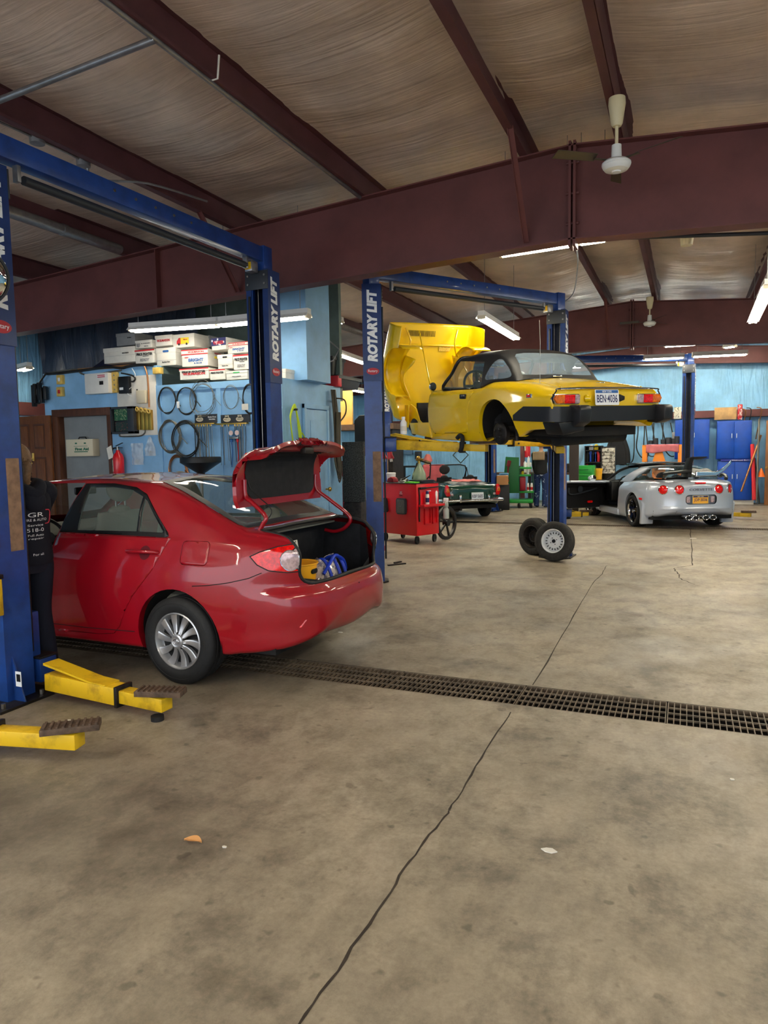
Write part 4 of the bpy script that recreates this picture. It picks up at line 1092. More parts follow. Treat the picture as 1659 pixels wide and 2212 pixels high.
def seat(parent, x, y, z, mt, head=True, w=.5):
    t = O('seat', MB().bx((x+.22, y, z), (.5, w, .18), .06), mt, parent)
    g = MB(); g.grid(lambda u, v: (x-.06-.16*v+.06*cos(2*pi*u), y+w*.5*sin(2*pi*u)*(1-.12*v), z+.05+.62*v), 28, 8, True)
    g.ball((x-.22, y, z+.67), .1, (.62, w*4.4*.5, .5)); O('seat_back', g, mt, parent, 60)
    if head:
        g = MB(); g.ball((x-.24, y, z+.86), .12, (.55, 1.15, .95), 20); h = O('headrest', g, mt, parent, 60)
        for s in (-.05, .05):
            g = MB(); g.cyl((x-.235, y+s, z+.66), (x-.235, y+s, z+.8), .008); O('headrest_post', g, m_steel, h, 60)
def steering(parent, c, tilt, r=.185):
    ax = V((-cos(tilt), 0, sin(tilt))); g = MB(); P = []
    x = V((0, 1, 0)); y = ax.cross(x)
    for i in range(32): q = 2*pi*i/32; P.append(V(c)+(x*cos(q)+y*sin(q))*r)
    g.tube(P, .016, 8, True)
    w = O('steering_wheel', g, m_trimb, parent, 60)
    for q in (0, pi, -pi/2):
        g = MB(); g.beam(V(c), V(c)+(x*cos(q)+y*sin(q))*r*.97, .03, .014, up=ax); O('wheel_spoke', g, m_trimb, w)
    g = MB(); g.lathe([(0, .03), (.05, .028), (.07, .0), (.05, -.03), (0, -.03)], c, ax, 24); O('wheel_hub', g, m_ldk, w, 50)
    g = MB(); g.cyl(V(c)-ax*.02, V(c)-ax*.45, .03); O('steering_column', g, m_trimb, w, 50)
    return w

def spokewheel(t, c, s, R_, w, rim, mt, mlip, n=5, hw=(.03, .04), deep=.03):
    ax = V((0, s, 0)); wl = T('wheel', None, None, c); wl.parent = t; tyre(wl, (0, 0, 0), R_, w, rim, ax)
    k = w*.5
    g = MB(); g.lathe([(rim+.003, k*.82), (rim-.004, k*.9), (rim-.012, k*.84), (rim-.03, k*.6), (rim-.035, k*.1)], (0, 0, 0), ax, 48); O('rim_lip', g, mlip, wl, 50)
    g = MB(); g.lathe([(rim-.03, k*.05), (0, k*.05)], (0, 0, 0), ax, 40); O('brake_backing', g, m_under, wl, 40)
    for i in range(n):
        q = 2*pi*i/n+.4; r_ = V((cos(q), 0, sin(q))); tg = ax.cross(r_); g = MB(); a, b = .02, rim-.02
        P = [r_*a+tg*hw[0]+ax*(k*.7), r_*b+tg*hw[1]+ax*(k*.75), r_*b-tg*hw[1]+ax*(k*.75), r_*a-tg*hw[0]+ax*(k*.7)]
        A = [g.bm.verts.new(p) for p in P]; B = [g.bm.verts.new(p-ax*.03) for p in P]; g.bm.faces.new(A); g._band(B, A); g.done(); O('spoke', g, mt, wl, 30)
    g = MB(); g.lathe([(.05, k*.5), (.045, k*.85), (.02, k*.9), (0, k*.9)], (0, 0, 0), ax, 20); O('hub_cap', g, mlip, wl, 40)
    return wl
# ---------------------------------------------------------------- red sedan
m_red = mat('red_paint', (150, 4, 24), .42, metal=.0, coat=1, spec=.3)
def build_sedan():
    t = T('sedan', 'glossy red four door sedan with its boot lid open', 'car', (-3.292, 4.844, 0), R(177.71))
    zs = crv([(-.5, .26), (-.38, .24), (.4, .22), (2.2, .21), (3, .2), (3.3, .24)])
    ws = crv([(-.5, .80), (0, .83), (.5, .835), (2.6, .84), (3.1, .76), (3.3, .70)])
    wm = crv([(-.5, .838), (-.2, .868), (.3, .878), (2.6, .88), (3.0, .83), (3.3, .76)])
    wb = crv([(-.5, .775), (0, .80), (1.0, .805), (2.0, .80), (2.6, .77), (3.3, .62)])
    zb = crv([(-.5, 1.015), (0, 1.045), (1.2, 1.03), (2.0, .99), (2.6, .91), (3.3, .72)])
    wr = crv([(-.5, .68), (-.3, .655), (.0, .625), (.4, .60), (1.1, .585), (1.7, .60), (2.4, .68), (3.3, .52)])
    zr = crv([(-.5, 1.085), (-.3, 1.165), (0, 1.285), (.25, 1.375), (.45, 1.418), (1.1, 1.44), (1.6, 1.42), (1.9, 1.30), (2.3, 1.07), (2.45, 1.0), (3, .9), (3.3, .77)])
    zc = crv([(-.5, 1.115), (-.3, 1.19), (0, 1.325), (.25, 1.425), (.42, 1.465), (1.0, 1.498), (1.5, 1.478), (1.75, 1.43), (2.3, 1.14), (2.55, 1.03), (3, .94), (3.3, .8)])
    def prof(x):
        a, b, c, d, e, f, g_, h = zs(x), ws(x), wm(x), wb(x), zb(x), wr(x), zr(x), zc(x)
        lo = crv([(.2, .0), (.36, .018), (.41, .0)])
        k = [(0, a+.02), (b-.3, a+.015), (b-.1, a-.005), (b-.015, a+.01), (b+.006, a+.07), (c-.022, a+.15), (c-.004, .55), (c, .70), (c-.012, .84), (d+.028, e-.085), (d+.006, e-.02), (d-.012, e+.012)]
        gl = max(.0, g_-e)
        k += [(lerp(d-.012, f, .5)+.02*min(1, gl/.3), lerp(e+.012, g_, .5)), (f+.01, g_-.02*min(1, gl/.3)), (f-.05, g_+.02*min(1, max(0, h-g_)/.03)+0), (f*.55, lerp(g_, h, .72)), (f*.25, lerp(g_, h, .95)), (0, h)]
        return section(k, 5)
    xs = [-.5+.04*i for i in range(96)]
    def pf(an): return 3.7+(14*sin(an)**2 if an > 0 else 5*sin(an)**2)
    def disp(y, z, k):
        d = .065*(1/(1+math.exp((z-.70)/.012)))*min(1, (1-k)*9)
        d += .02*math.exp(-((z-.56)/.10)**2)*min(1, (1-k)*9)
        d -= .03*math.exp(-((z-.84)/.05)**2)*(1 if abs(y) < .4 else math.exp(-((abs(y)-.4)/.1)**2))
        d += .02*math.exp(-((z-1.08)/.025)**2)*min(1, (1-k)*9)
        d += .035*math.exp(-((z-.30)/.05)**2)*math.exp(-(y/.5)**4)*min(1, (1-k)*5)
        return d
    bm = carshell(prof, xs, rear=(.46, .66, pf, .8, disp), front=(.22, .55, lambda a: 4, .7, None))
    arch(bm, 0, .335, .362); arch(bm, 2.6, .33, .362)
    ctr = lambda f: f.calc_center_median()
    surf = onsurf(bm)
    # --- windows
    def side_panel(poly, s, name, mt, parent, off=.002, keep=False, gap=0, par_thick=0):
        fs = cut(bm, poly, 'y', lambda f: s*ctr(f).y > .4)
        p = take(bm, fs, off, keep)
        if gap: shrink(p, gap)
        return O(name, p, mt, parent, 50, fixn=False, solid=par_thick)
    fr = [(1.20, 1.055), (1.185, 1.15), (1.10, 1.425), (.8, 1.428), (.55, 1.40), (.42, 1.352), (.11, 1.085), (.095, 1.06), (.115, 1.052)]
    gl = [(1.01, 1.075), (1.035, 1.40), (.8, 1.402), (.58, 1.38), (.445, 1.333), (.405, 1.085)]
    qg = [(.375, 1.085), (.415, 1.315), (.39, 1.305), (.155, 1.092), (.16, 1.083)]
    doorout = [(1.305, .30), (1.31, .5), (1.28, .75), (1.215, 1.05), (1.115, 1.432), (1.5, 1.425), (1.7, 1.375), (2.2, 1.085), (2.30, 1.0), (2.33, .8), (2.33, .45), (2.28, .30)]
    fgl = [(1.26, 1.08), (1.15, 1.395), (1.48, 1.395), (1.66, 1.355), (2.10, 1.09)]
    rdoor = [(.07, 1.05), (.115, .96), (.19, .82), (.39, .61), (.47, .5), (.54, .375), (.61, .315), (.75, .295), (1.29, .28), (1.295, .5), (1.265, .75), (1.20, 1.05)]
    fd = None
    for s in (1, -1):
        if s == 1:
            fs = cut(bm, doorout, 'y', lambda f: ctr(f).y > .4)
            fd = take(bm, fs, .001)
        else: side_panel(doorout, s, 'front_door', m_red, t, .001, gap=.003, par_thick=.02); 
        dd = side_panel(rdoor, s, 'rear_door', m_red, t, .001, gap=.003, par_thick=.02)
        if s == 1: rd = dd
        fs = cut(bm, gl, 'y', lambda f: s*ctr(f).y > .4 and ctr(f).z > 1.05); gp = take(bm, fs, .004); O('side_window', gp, m_glass, t, 50, fixn=False)
        fs = cut(bm, qg, 'y', lambda f: s*ctr(f).y > .4 and ctr(f).z > 1.05); gp = take(bm, fs, .004); O('quarter_window', gp, m_glass, t, 50, fixn=False)
        side_panel(fr, s, 'window_frame', m_trimb, t, .004, par_thick=.012)
        # arch liners
    for ax_ in (0, 2.6):
        for s in (1, -1):
            liner(t, ax_, .825, .335, s, .371, .26, .22)
    # --- windscreen and backlight
    fs = cut(bm, [(.40, .50), (.43, .3), (.44, 0), (.43, -.3), (.40, -.50), (.02, -.565), (-.40, -.625), (-.465, -.60), (-.475, 0), (-.465, .60), (-.40, .625), (.02, .565)], 'z', lambda f: ctr(f).z > 1.06 and f.normal.z > .3)
    bl = take(bm, fs, .003)
    fs = cut(bl.bm, [(.345, .44), (.375, 0), (.345, -.44), (-.36, -.55), (-.40, -.52), (-.41, 0), (-.40, .52), (-.36, .55)], 'z', lambda f: True)
    O('rear_window', take(bl.bm, fs, .0), m_glass, t, 50, fixn=False); O('rear_window_border', bl, m_trimb, t, 50, fixn=False)
    fs = cut(bm, [(1.74, .52), (1.78, 0), (1.74, -.52), (2.28, -.63), (2.42, -.3), (2.44, 0), (2.42, .3), (2.28, .63)], 'z', lambda f: ctr(f).z > 1.0 and f.normal.z > .2)
    O('windscreen', take(bm, fs, .002), m_glass, t, 50, fixn=False)
    # --- boot: opening and lid
    def bisy(y0, flt):
        fs = [f for f in bm.faces if flt(f)]
        geom = fs+list({e for f in fs for e in f.edges})+list({v for f in fs for v in f.verts})
        bmesh.ops.bisect_plane(bm, geom=geom, dist=1e-5, plane_co=(0, y0, 0), plane_no=(0, 1, 0))
    N_ = rrect(1.16, 1.2, .12, 5, 0, 1.335)   # rear view outline, bottom rounded
    f1 = cut(bm, [(-.54, .575), (-.60, .60), (-1.4, .60), (-1.4, -.60), (-.60, -.60), (-.54, -.575)], 'z', lambda f: f.normal.z > .75 and ctr(f).x < -.5 and ctr(f).z > .95)
    lid_faces = set(f1)
    inl = lambda f: f.normal.z <= .75 and ctr(f).x < -.62 and f.normal.x < -.2
    f2 = cut(bm, rrect(1.2, 1.2, .11, 5, 0, 1.325), 'x', inl)
    f1 = [f for f in bm.faces if f.normal.z > .75 and ctr(f).x < -.54 and ctr(f).z > .95 and inpoly((ctr(f).x, ctr(f).y), [(-.54, .575), (-.60, .60), (-1.4, .60), (-1.4, -.60), (-.60, -.60), (-.54, -.575)])]
    lid = take(bm, list(set(f1) | set(f2)))
    # --- tail lamps
    def lampf(s): return lambda f: s*ctr(f).y > .5 and ctr(f).x < -.42 and .7 < ctr(f).z < 1.1
    for s in (1, -1):
        bisy(s*.60, lambda f: ctr(f).x < -.7 and .7 < ctr(f).z < 1.1)
        poly = [(-.60, .945), (-.66, .975), (-.76, 1.005), (-.86, 1.02), (-1.2, 1.03), (-1.2, .84), (-.82, .832), (-.72, .85), (-.65, .89)]
        fs = cut(bm, poly, 'y', lambda f: s*ctr(f).y > .60 and ctr(f).x < -.42)
        lp = take(bm, fs, .006)
        f3 = cut(lp.bm, [(s*.645+.046*cos(2*pi*i/28), .912+.07*sin(2*pi*i/28)) for i in range(28)], 'x', lambda f: True); cl = take(lp.bm, f3, .003)
        f4 = [f for f in lp.bm.faces if abs(ctr(f).y) < .618 and abs(ctr(f).z-.92) < .07]; ci = take(lp.bm, f4, .001)
        lbd = border(lp)[0]
        la = O('tail_lamp', lp, m_lens_r, t, 50, fixn=False)
        bb = border(cl)[0] if cl.bm.faces else None
        O('reversing_lens', cl, m_lens_c, la, 50, fixn=False); O('inner_lens', ci, m_lens_c, la, 50, fixn=False)
        seam('lamp_border', lbd, m_trimb, la, .004, True)
        if bb: seam('lens_ring', bb, m_chrome, la, .004, True)
    # --- fuel flap, handles, seams, reflectors
    fs = cut(bm, rrect(.235, .165, .035, 4, -.165, .955), 'y', lambda f: ctr(f).y > .5)
    ff = take(bm, fs, .001); shrink(ff, .003); O('fuel_flap', ff, m_red, t, 50, fixn=False, solid=.015)
    for s in (1, -1):
        seam('bumper_seam', [surf(x, z, s, .0006) for x, z in line2([(-.30, .745), (-.2, .738), (-.40, .75)][0:0]+[(-.17, .73), (-.30, .742), (-.45, .765), (-.60, .80), (-.68, .835)], 5)], m_under, t, .003)
        seam('sill_seam', [surf(x, z, s, .0006) for x, z in line2([(.40, .35), (.9, .335), (2.2, .33)], 10)], m_under, t, .003)
        pr_ = rd if s == 1 else t
        if s == 1:
            a, b = surf(.43, .94, s, .028), surf(.17, .945, s, .028)
            g = MB(); g.tube([surf(.44, .94, s, .0), a, lerp(a, b, .5)+V((0, .006, 0)), b, surf(.16, .945, s, .0)], .014, 10); h = O('door_handle', g, m_red, rd, 60)
            g = MB(); g.prism(circ(.05, 20), lambda u, v, w: surf(.28+u*1.0, .94+v*1.0, 1, .001+w), 0, .001); O('handle_recess_shade', g, mat('red_paint_shaded', (90, 6, 18), .4, coat=.5), rd, 0)  # shade of the handle hollow painted as a darker red disc
    for s in (1, -1):
        c = [surf.tree.ray_cast(V((-3, s*y, z)), V((1, 0, 0)))[0] for y, z in ((.76, .455), (.63, .45), (.60, .50), (.70, .495))]
        if all(c):
            g = MB(); g.quad(*[p+V((-.004, 0, 0)) for p in c]); O('bumper_reflector', g, m_lens_r, t, 0)
    # weatherstrip round the boot opening
    # --- body and underside
    body = O('body', bm, m_red, t, 40, fixn=False)
    g = MB(); g.box((-.75, -.72, .26), (3.3, .72, .34)); g.box((.45, -.80, .24), (2.2, .80, .31)); O('floor_pan', g, m_under, t, 0)
    # boot interior
    g = MB(); zt2 = 1.02
    LP = [(-.30, .68, 1.05), (-.42, .66, 1.05), (-.72, .63, 1.03), (-.80, .585, 1.0), (-.855, .52, .77), (-.90, .30, .72), (-.91, 0, .72)]
    for s in (-1, 1):
        for (xa, ya, za), (xb, yb, zb2) in zip(LP, LP[1:]): g.quad((xa, s*ya, .56), (xb, s*yb, .56), (xb, s*yb, zb2), (xa, s*ya, za))
        g.quad((-.42, 0, .56), (-.42, s*.66, .56), (-.72, s*.63, .56), (-.91, 0, .56)); g.quad((-.91, 0, .56), (-.72, s*.63, .56), (-.80, s*.585, .56), (-.90, s*.30, .56))
    g.quad((-.30, -.68, .56), (-.30, .68, .56), (-.36, .68, 1.06), (-.36, -.68, 1.06)); g.quad((-.42, -.68, .56), (-.42, .68, .56), (-.3, .68, .56), (-.3, -.68, .56))
    
    O('boot_lining', g, mat('boot_carpet', (26, 27, 31), .85, var=.3, vscale=14), t, 0)
    def sf(x, y, z): return V((x, y, z))
    lb = border(lid)[0]
    cen = V((-.78, 0, .95))
    g = MB(); pts = [p+(cen-p).normalized()*.016 for p in lb][::2]; g.tube(pts, .014, 8, True); O('boot_seal', g, m_seal, t, 60)
    # lid in its open position
    hinge = V((-.53, 0, 1.10)); an = R(-LIDA)
    lm = M.Translation(V(LIDT)) @ M.Translation(hinge) @ M.Rotation(an, 4, 'Y') @ M.Translation(-hinge)
    lin_ = MB(); 
    for v in lid.bm.verts: pass
    shrink(lid, .004)
    inner = take(lid.bm, lid.bm.faces[:], -.03, True); inner.xf(lm)
    lc = take(lid.bm, lid.bm.faces[:], -.036, True)
    ca_ = cut(lc.bm, rrect(.9, .96, .1, 5, -1.045, 0), 'z', lambda f: f.normal.z > .5); lc2 = set(ca_)
    cin = take(lc.bm, [f for f in lc.bm.faces if f in lc2 or (f.normal.z <= .5 and abs(ctr(f).y) < .47 and ctr(f).z > .9)]); cin.xf(lm)
    rim = MB()
    lid.xf(lm)
    lo = border(lid)[0]; li_ = border(inner)[0]
    A = [rim.bm.verts.new(p) for p in lo]; B = []
    for p in lo: B.append(rim.bm.verts.new(min(li_, key=lambda q: (q-p).length)))
    for i in range(len(A)):
        j = (i+1) % len(A)
        try: rim.bm.faces.new((A[i], A[j], B[j], B[i]))
        except ValueError: pass
    rim.done()
    lo_ = O('boot_lid', lid, m_red, t, 50, fixn=False)
    O('lid_inner_panel', inner, m_red, lo_, 50, fixn=False); O('lid_edge', rim, m_red, lo_, 40); O('lid_lining', cin, _mats['boot_carpet'], lo_, 50, fixn=False)
    # lid tail lamp strips, latch and gooseneck hinges
    for s in (1, -1):
        q = [surf.tree.ray_cast(V((-3, s*y, z)), V((1, 0, 0))) for y, z in ((.585, .845), (.585, .99), (.50, .985), (.48, .87))]
        if all(p[0] for p in q):
            g = MB(); g.quad(*[lm @ (p[0]+p[1]*.004*(1 if p[1].x < 0 else -1)) for p in q]); O('lid_lamp', g, m_lens_r, lo_, 0)
        q = [surf.tree.ray_cast(V((-3, s*y, z)), V((1, 0, 0))) for y, z in ((.50, .90), (.50, .95), (.18, .95), (.18, .90))]
        if all(p[0] for p in q):
            g = MB(); g.quad(*[lm @ (p[0]+p[1]*.004*(1 if p[1].x < 0 else -1)) for p in q]); O('lid_garnish', g, m_lens_c, lo_, 0)
    g = MB(); c = lm @ V((-.90, 0, .78)); g.bx(c, (.05, .13, .05), .008); O('lid_latch', g, m_dsteel, lo_)
    for s in (1, -1):
        y = s*.56
        e = lm @ V((-.62, s*.50, 1.055)); e2 = lm @ V((-.74, s*.50, 1.04))
        P = [(-.47, y, 1.0), (-.50, y, 1.05), (-.56, y, 1.14), (-.585, y*.99, 1.2), tuple(lerp(V((-.585, y*.97, 1.2)), e, .7)), tuple(e), tuple(e2)] if s > 0 else [(-.42, y, .98), (-.52, y, .97), (-.62, y, 1.01), (-.66, y, 1.10), tuple(lerp(V((-.66, y, 1.1)), e, .6)), tuple(e), tuple(e2)]
        g = MB(); g.tube(cat(P, 6), .016, 10); O('lid_hinge', g, m_red, t, 60)
    P = [lm @ V((-.80, .48, 1.04)), lm @ V((-.65, .44, 1.03)), V((-.60, .5, 1.24)), V((-.52, .52, 1.12)), V((-.47, .5, 1.0))]
    seam('lid_cable', cat(P, 6), m_cable, t, .004)
    # --- front door swung open
    hg = V((2.31, .80, 0)); dm = M.Translation(hg) @ M.Rotation(R(-62), 4, 'Z') @ M.Translation(-hg)
    f5 = cut(fd.bm, fgl, 'y', lambda f: True); gg = take(fd.bm, f5, 0); gg.xf(dm)
    inn = take(fd.bm, [f for f in fd.bm.faces if ctr(f).z < 1.0], -.06, True); inn.xf(dm)
    fd.xf(dm); fo = O('front_door', fd, m_red, t, 50, fixn=False, solid=.03); O('door_window', gg, m_glass, fo, 50, fixn=False); O('door_card', inn, m_seat, fo, 50, fixn=False)
    # --- cabin
    seat(t, 1.22, .36, .52, m_seat); seat(t, 1.22, -.36, .52, m_seat)
    g = MB(); g.bx((.32, 0, .52), (.55, 1.25, .18), .05); O('rear_bench', g, m_seat, t)
    g = MB(); g.grid(lambda u, v: (.12-.14*v-.03*sin(pi*v)+.035*(abs(((u*3) % 1)-.5)), lerp(-.62, .62, u), .56+.5*v), 18, 8); O('rear_bench_back', g, m_seat, t, 50, solid=.08)
    for s in (-.36, .36):
        g = MB(); g.ball((.0, s, 1.10), .11, (.5, 1.15, .75), 18); O('rear_headrest', g, m_seat, t, 60)
    g = MB(); g.box((-.48, -.62, 1.045), (.0, .62, 1.06)); O('parcel_shelf', g, mat('grey_shelf', (112, 112, 104), .8), t, 0)
    g = MB(); g.prism([(1.95, .55), (2.35, .5), (2.38, .98), (2.2, 1.03), (2.0, .96), (1.92, .82)], XZ, -.74, .74, .02); db = O('dashboard', g, mat('grey_dash', (120, 122, 112), .6), t)
    for y in (-.3, .12):
        g = MB(); g.box((1.915, y-.1, .86), (1.935, y+.1, .94), .004); O('air_vent', g, m_trimb, db)
    steering(t, V((1.86, .36, .93)), R(25))
    g = MB(); g.box((1.1, -.09, .35), (1.95, .09, .62), .03); O('centre_console', g, m_seat, t)
    g = MB(); g.bx((1.78, 0, 1.33), (.03, .24, .07), .015); O('rear_view_mirror', g, m_trimb, t)
    g = MB(); g.box((.5, .70, .22), (2.3, .80, .36), .02); O('door_sill', g, m_seat, t)
    # --- wheels
    for x in (0, 2.6):
        for s in (1, -1): alloy(t, (x, s*.765, .317), s)
    return t
def alloy(t, c, s):
    c = V(c); ax = V((0, s, 0)); w = T('wheel', None, None, c); w.parent = t
    tyre(w, (0, 0, 0), .317, .2, .205, ax)
    def rad(q): return V((cos(q), 0, sin(q)))
    g = MB(); g.lathe([(.207, .08), (.207, .088), (.199, .092), (.193, .082), (.185, .05), (.17, .03)], (0, 0, 0), ax, 56); rim = O('wheel_trim', g, m_silver, w, 50)
    for i in range(10):
        q = R(36*i+8); r_, tg = rad(q), ax.cross(rad(q)); g = MB()
        rows = []
        for k in range(9):
            f = k/8; r = lerp(.035, .198, f); hw = lerp(.013, .031, f**1.2); z = lerp(.092, .078, f)-.012*sin(pi*f)
            sw = .012*sin(pi*f)
            rows.append([r_*r+tg*(sw+hw*u)+ax*(z+dz) for u, dz in ((-1, -.03), (-1, -.004), (-.55, .0), (0, -.004), (.55, 0), (1, -.004), (1, -.03))])
        vs = [[g.bm.verts.new(p) for p in row] for row in rows]
        for a, b in zip(vs, vs[1:]):
            for j in range(6): g.bm.faces.new((a[j], b[j], b[j+1], a[j+1]))
        g.done(); O('spoke', g, m_silver, rim, 50)
    g = MB(); g.lathe([(.055, .07), (.052, .095), (.04, .1), (.035, .098), (0, .1)], (0, 0, 0), ax, 28); hub = O('hub_cap', g, m_silver, rim, 40)
    g = MB()
    for rx, rz, oz in ((.026, .017, 0), (.011, .017, 0), (.017, .007, .006)):
        g.tube([(rx*cos(2*pi*i/20), s*.101, oz+rz*sin(2*pi*i/20)) for i in range(20)], .002, 6, True)
    O('oval_emblem', g, m_chrome, hub, 60)
    g = MB(); g.lathe([(.198, .035), (.1, .03), (0, .03)], (0, 0, 0), ax, 40); O('brake_backing', g, m_under, w, 40)
    for i in range(5):
        q = R(72*i+20); p = rad(q)*.058; g = MB(); g.cyl(p+ax*.06, p+ax*.085, .009, n=6); O('wheel_nut', g, m_dsteel, w, 0)
LIDA, LIDT = -100, (.18, 0, .14)
sedan = build_sedan()
# ---------------------------------------------------------------- yellow convertible on the lift
m_ycar = mat('yellow_paint', (244, 202, 6), .3, coat=.9)
m_vinyl = mat('black_vinyl_top', (24, 24, 26), .5, bump=.1, bscale=90)
m_bumper = mat('black_bumper_rubber', (32, 32, 34), .4)
m_cvin = mat('clear_vinyl', (170, 190, 205), .06, alpha=.4, bump=.5, bscale=9, bdist=.02)
def build_spit():
    yaw, pit, rol = R(138.77), R(3.9), R(-1.33)
    fx = V((cos(yaw)*cos(pit), sin(yaw)*cos(pit), sin(pit))); l0 = V((-sin(yaw), cos(yaw), 0)); u0 = fx.cross(l0)
    l = l0*cos(rol)+u0*sin(rol); uu = fx.cross(l)
    mx = M((fx, l, uu)).transposed()
    t = T('convertible', 'yellow two seat convertible raised on the lift with bonnet tipped up', 'car', (-1.44, 8.084, 1.549), rot=mx.to_euler())
    ctr = lambda f: f.calc_center_median()
    zs = crv([(-.90, .36), (-.5, .33), (-.3, .25), (.2, .19), (.6, .165), (1.5, .15)])
    w0 = crv([(-.90, .60), (-.5, .63), (.3, .63), (1.5, .63)])
    wm = crv([(-.90, .700), (-.5, .735), (0, .745), (.5, .72), (1.0, .715), (1.5, .70)])
    zw = crv([(-.90, .60), (0, .55), (1.5, .50)])
    wsd = crv([(-.90, .655), (-.4, .68), (.1, .685), (.5, .675), (1.5, .655)])
    zsd = crv([(-.90, .705), (-.4, .765), (.1, .785), (.45, .73), (.6, .725), (1.5, .71)])
    zcr = crv([(-.90, .74), (-.4, .805), (.1, .83), (.45, .765), (.6, .757), (1.5, .745)])
    zce = crv([(-.90, .748), (-.5, .83), (-.15, .865), (.1, .865), (.5, .80), (1.2, .80), (1.5, .78)])
    def prof(x):
        a, b, c, d, e, f, g_, h = zs(x), w0(x), wm(x), zw(x), wsd(x), zsd(x), zcr(x), zce(x)
        k = [(0, a+.06), (b-.2, a+.05), (b-.02, a), (b+.03, a+.03), (lerp(b+.03, c, .6), lerp(a, d, .5)), (c, d), (c-.004, d+.07), (e+.02, f-.02), (e-.02, f+.02), (e-.06, g_), (e-.16, lerp(g_, h, .3)), (.3, lerp(g_, h, .8)), (0, h)]
        return section(k, 5)
    bm = carshell(prof, [-.90+.03*i for i in range(81)], rear=(.035, .58, lambda a: 12, .6, lambda y, z, k: -.03*(1/(1+math.exp((k-.955)/.006)))*(1 if z > .52 else .0)+(-.14*max(0, .54-z)/.2 if z < .54 else 0)), front=(.01, .5, lambda a: 8, .8, None))
    arch(bm, 0, .31, .335, depth=.05)
    surf = onsurf(bm)
    def taken(poly, s, name, mt, off=.001, gap=.003, par=t, thick=.015, ax='y', flt=None):
        fs = cut(bm, poly, ax, flt or (lambda f: s*ctr(f).y > .45)); p = take(bm, fs, off)
        if gap: shrink(p, gap)
        return O(name, p, mt, par, 50, fixn=False, solid=thick)
    door = [(1.50, .73), (1.50, .50), (1.46, .30), (1.40, .235), (1.3, .225), (.62, .262), (.585, .29), (.55, .5), (.50, .68), (.455, .80), (1.2, .80), (1.5, .78)]
    doors = {}
    for s in (1, -1): doors[s] = taken(door, s, 'door', m_ycar, flt=lambda f: s*ctr(f).y > .585)
    fs = cut(bm, [(1.15, .56), (.0, .58), (-.12, .45), (-.12, -.45), (.0, -.58), (1.15, -.56)], 'z', lambda f: f.normal.z > .5 and ctr(f).z > .7); bmesh.ops.delete(bm, geom=fs, context='FACES')
    # boot lid
    bl = taken([(-.22, .50), (-.85, .53), (-.885, .50), (-.885, -.50), (-.85, -.53), (-.22, -.50)], 1, 'boot_lid', m_ycar, .002, .003, ax='z', flt=lambda f: f.normal.z > .5 and ctr(f).z > .7)
    O('body', bm, m_ycar, t, 38, fixn=False)
    # beading along the tail edge
    for s in (1,): seam('tail_edge_trim', cat([(-.925, .685, .60), (-.925, .70, .65), (-.925, .66, .715), (-.93, .6, .742), (-.935, 0, .75), (-.93, -.6, .742), (-.925, -.66, .715), (-.925, -.70, .65), (-.925, -.685, .60)], 6), m_trimb, t, .007)
    seam('tail_lip_bead', cat([(-.945, .62, .735), (-.95, 0, .745), (-.945, -.62, .735)], 6), m_chrome, t, .004)
    xr = -.915
    for s in (1, -1):
        la = None
        for y0, y1, mt, nm in ((.57, .675, m_lens_a, 'amber_lens'), (.445, .568, m_lens_r, 'red_lens'), (.385, .443, m_lens_c, 'reversing_lens')):
            g = MB(); pl = [(y0, .60), (y1, .60), (y1, .683), (y0, .683)] if nm != 'amber_lens' else [(y0, .60), (y1-.02, .60), (y1+.02, .645), (y1-.01, .683), (y0, .683)]
            g.prism([(s*a, b) for a, b in pl], YZ, xr-.035, xr+.02, .004)
            if la is None:
                bz = MB(); bz.prism([(s*.378, .592), (s*.665, .592), (s*.705, .645), (s*.68, .69), (s*.378, .69)], YZ, xr-.012, xr+.02, .003); la = O('tail_lamp', bz, m_chrome, t)
            O(nm, g, mt, la)
        g = MB(); g.bx((-.59, s*.718, .675), (.085, .02, .04), .004); mk = O('side_marker_lamp', g, m_chrome, t)
        g = MB(); g.bx((-.585, s*.728, .675), (.055, .008, .026), .003); O('marker_lens', g, m_lens_r, mk)
    fr = frame((-.955, .05, .655), (0, -1, 0), (0.12, 0, 1)); plate(t, fr, 'BEN\u00b74036', m_lw, m_cnavy, 'NEW YORK', m_cblue)
    for y, r in ((.27, .03), ):
        g = MB(); g.cyl((-.90, y, .645), (-.945, y-.03, .645), .04, .03, 16); O('plate_lamp', g, m_ycar, t)
    g = MB(); g.prism([(-.135, .61), (-.20, .63), (-.20, .665), (-.135, .685)], YZ, -.935, -.90, .003); O('boot_lock', g, m_dsteel, t)
    g = MB(); g.bx((-.80, 0, .80), (.05, .07, .012), .004); O('boot_badge', g, m_chrome, bl)
    g = MB(); g.bx((-.18, .05, .885), (.03, .12, .016), .004); O('boot_hinge', g, m_chrome, bl)
    # bumper
    def sweep(path, z0, z1, th, nm, mt, bev=.012):
        g = MB(); n = len(path); A = []
        for i, (x, y) in enumerate(path):
            a = path[max(i-1, 0)]; b = path[min(i+1, n-1)]; d = V((b[0]-a[0], b[1]-a[1], 0)).normalized(); o = V((d.y, -d.x, 0))
            pr_ = [(0, z0), (th*.8, z0), (th, z0+.03), (th*.92, z1-.035), (th*.55, z1), (0, z1)]
            A.append([g.bm.verts.new(V((x, y, z))+o*q) for q, z in pr_])
        for a, b in zip(A, A[1:]): g._band(a, b)
        g.bm.faces.new(A[0]); g.bm.faces.new(A[-1][::-1]); g.done(); return O(nm, g, mt, t, 30)
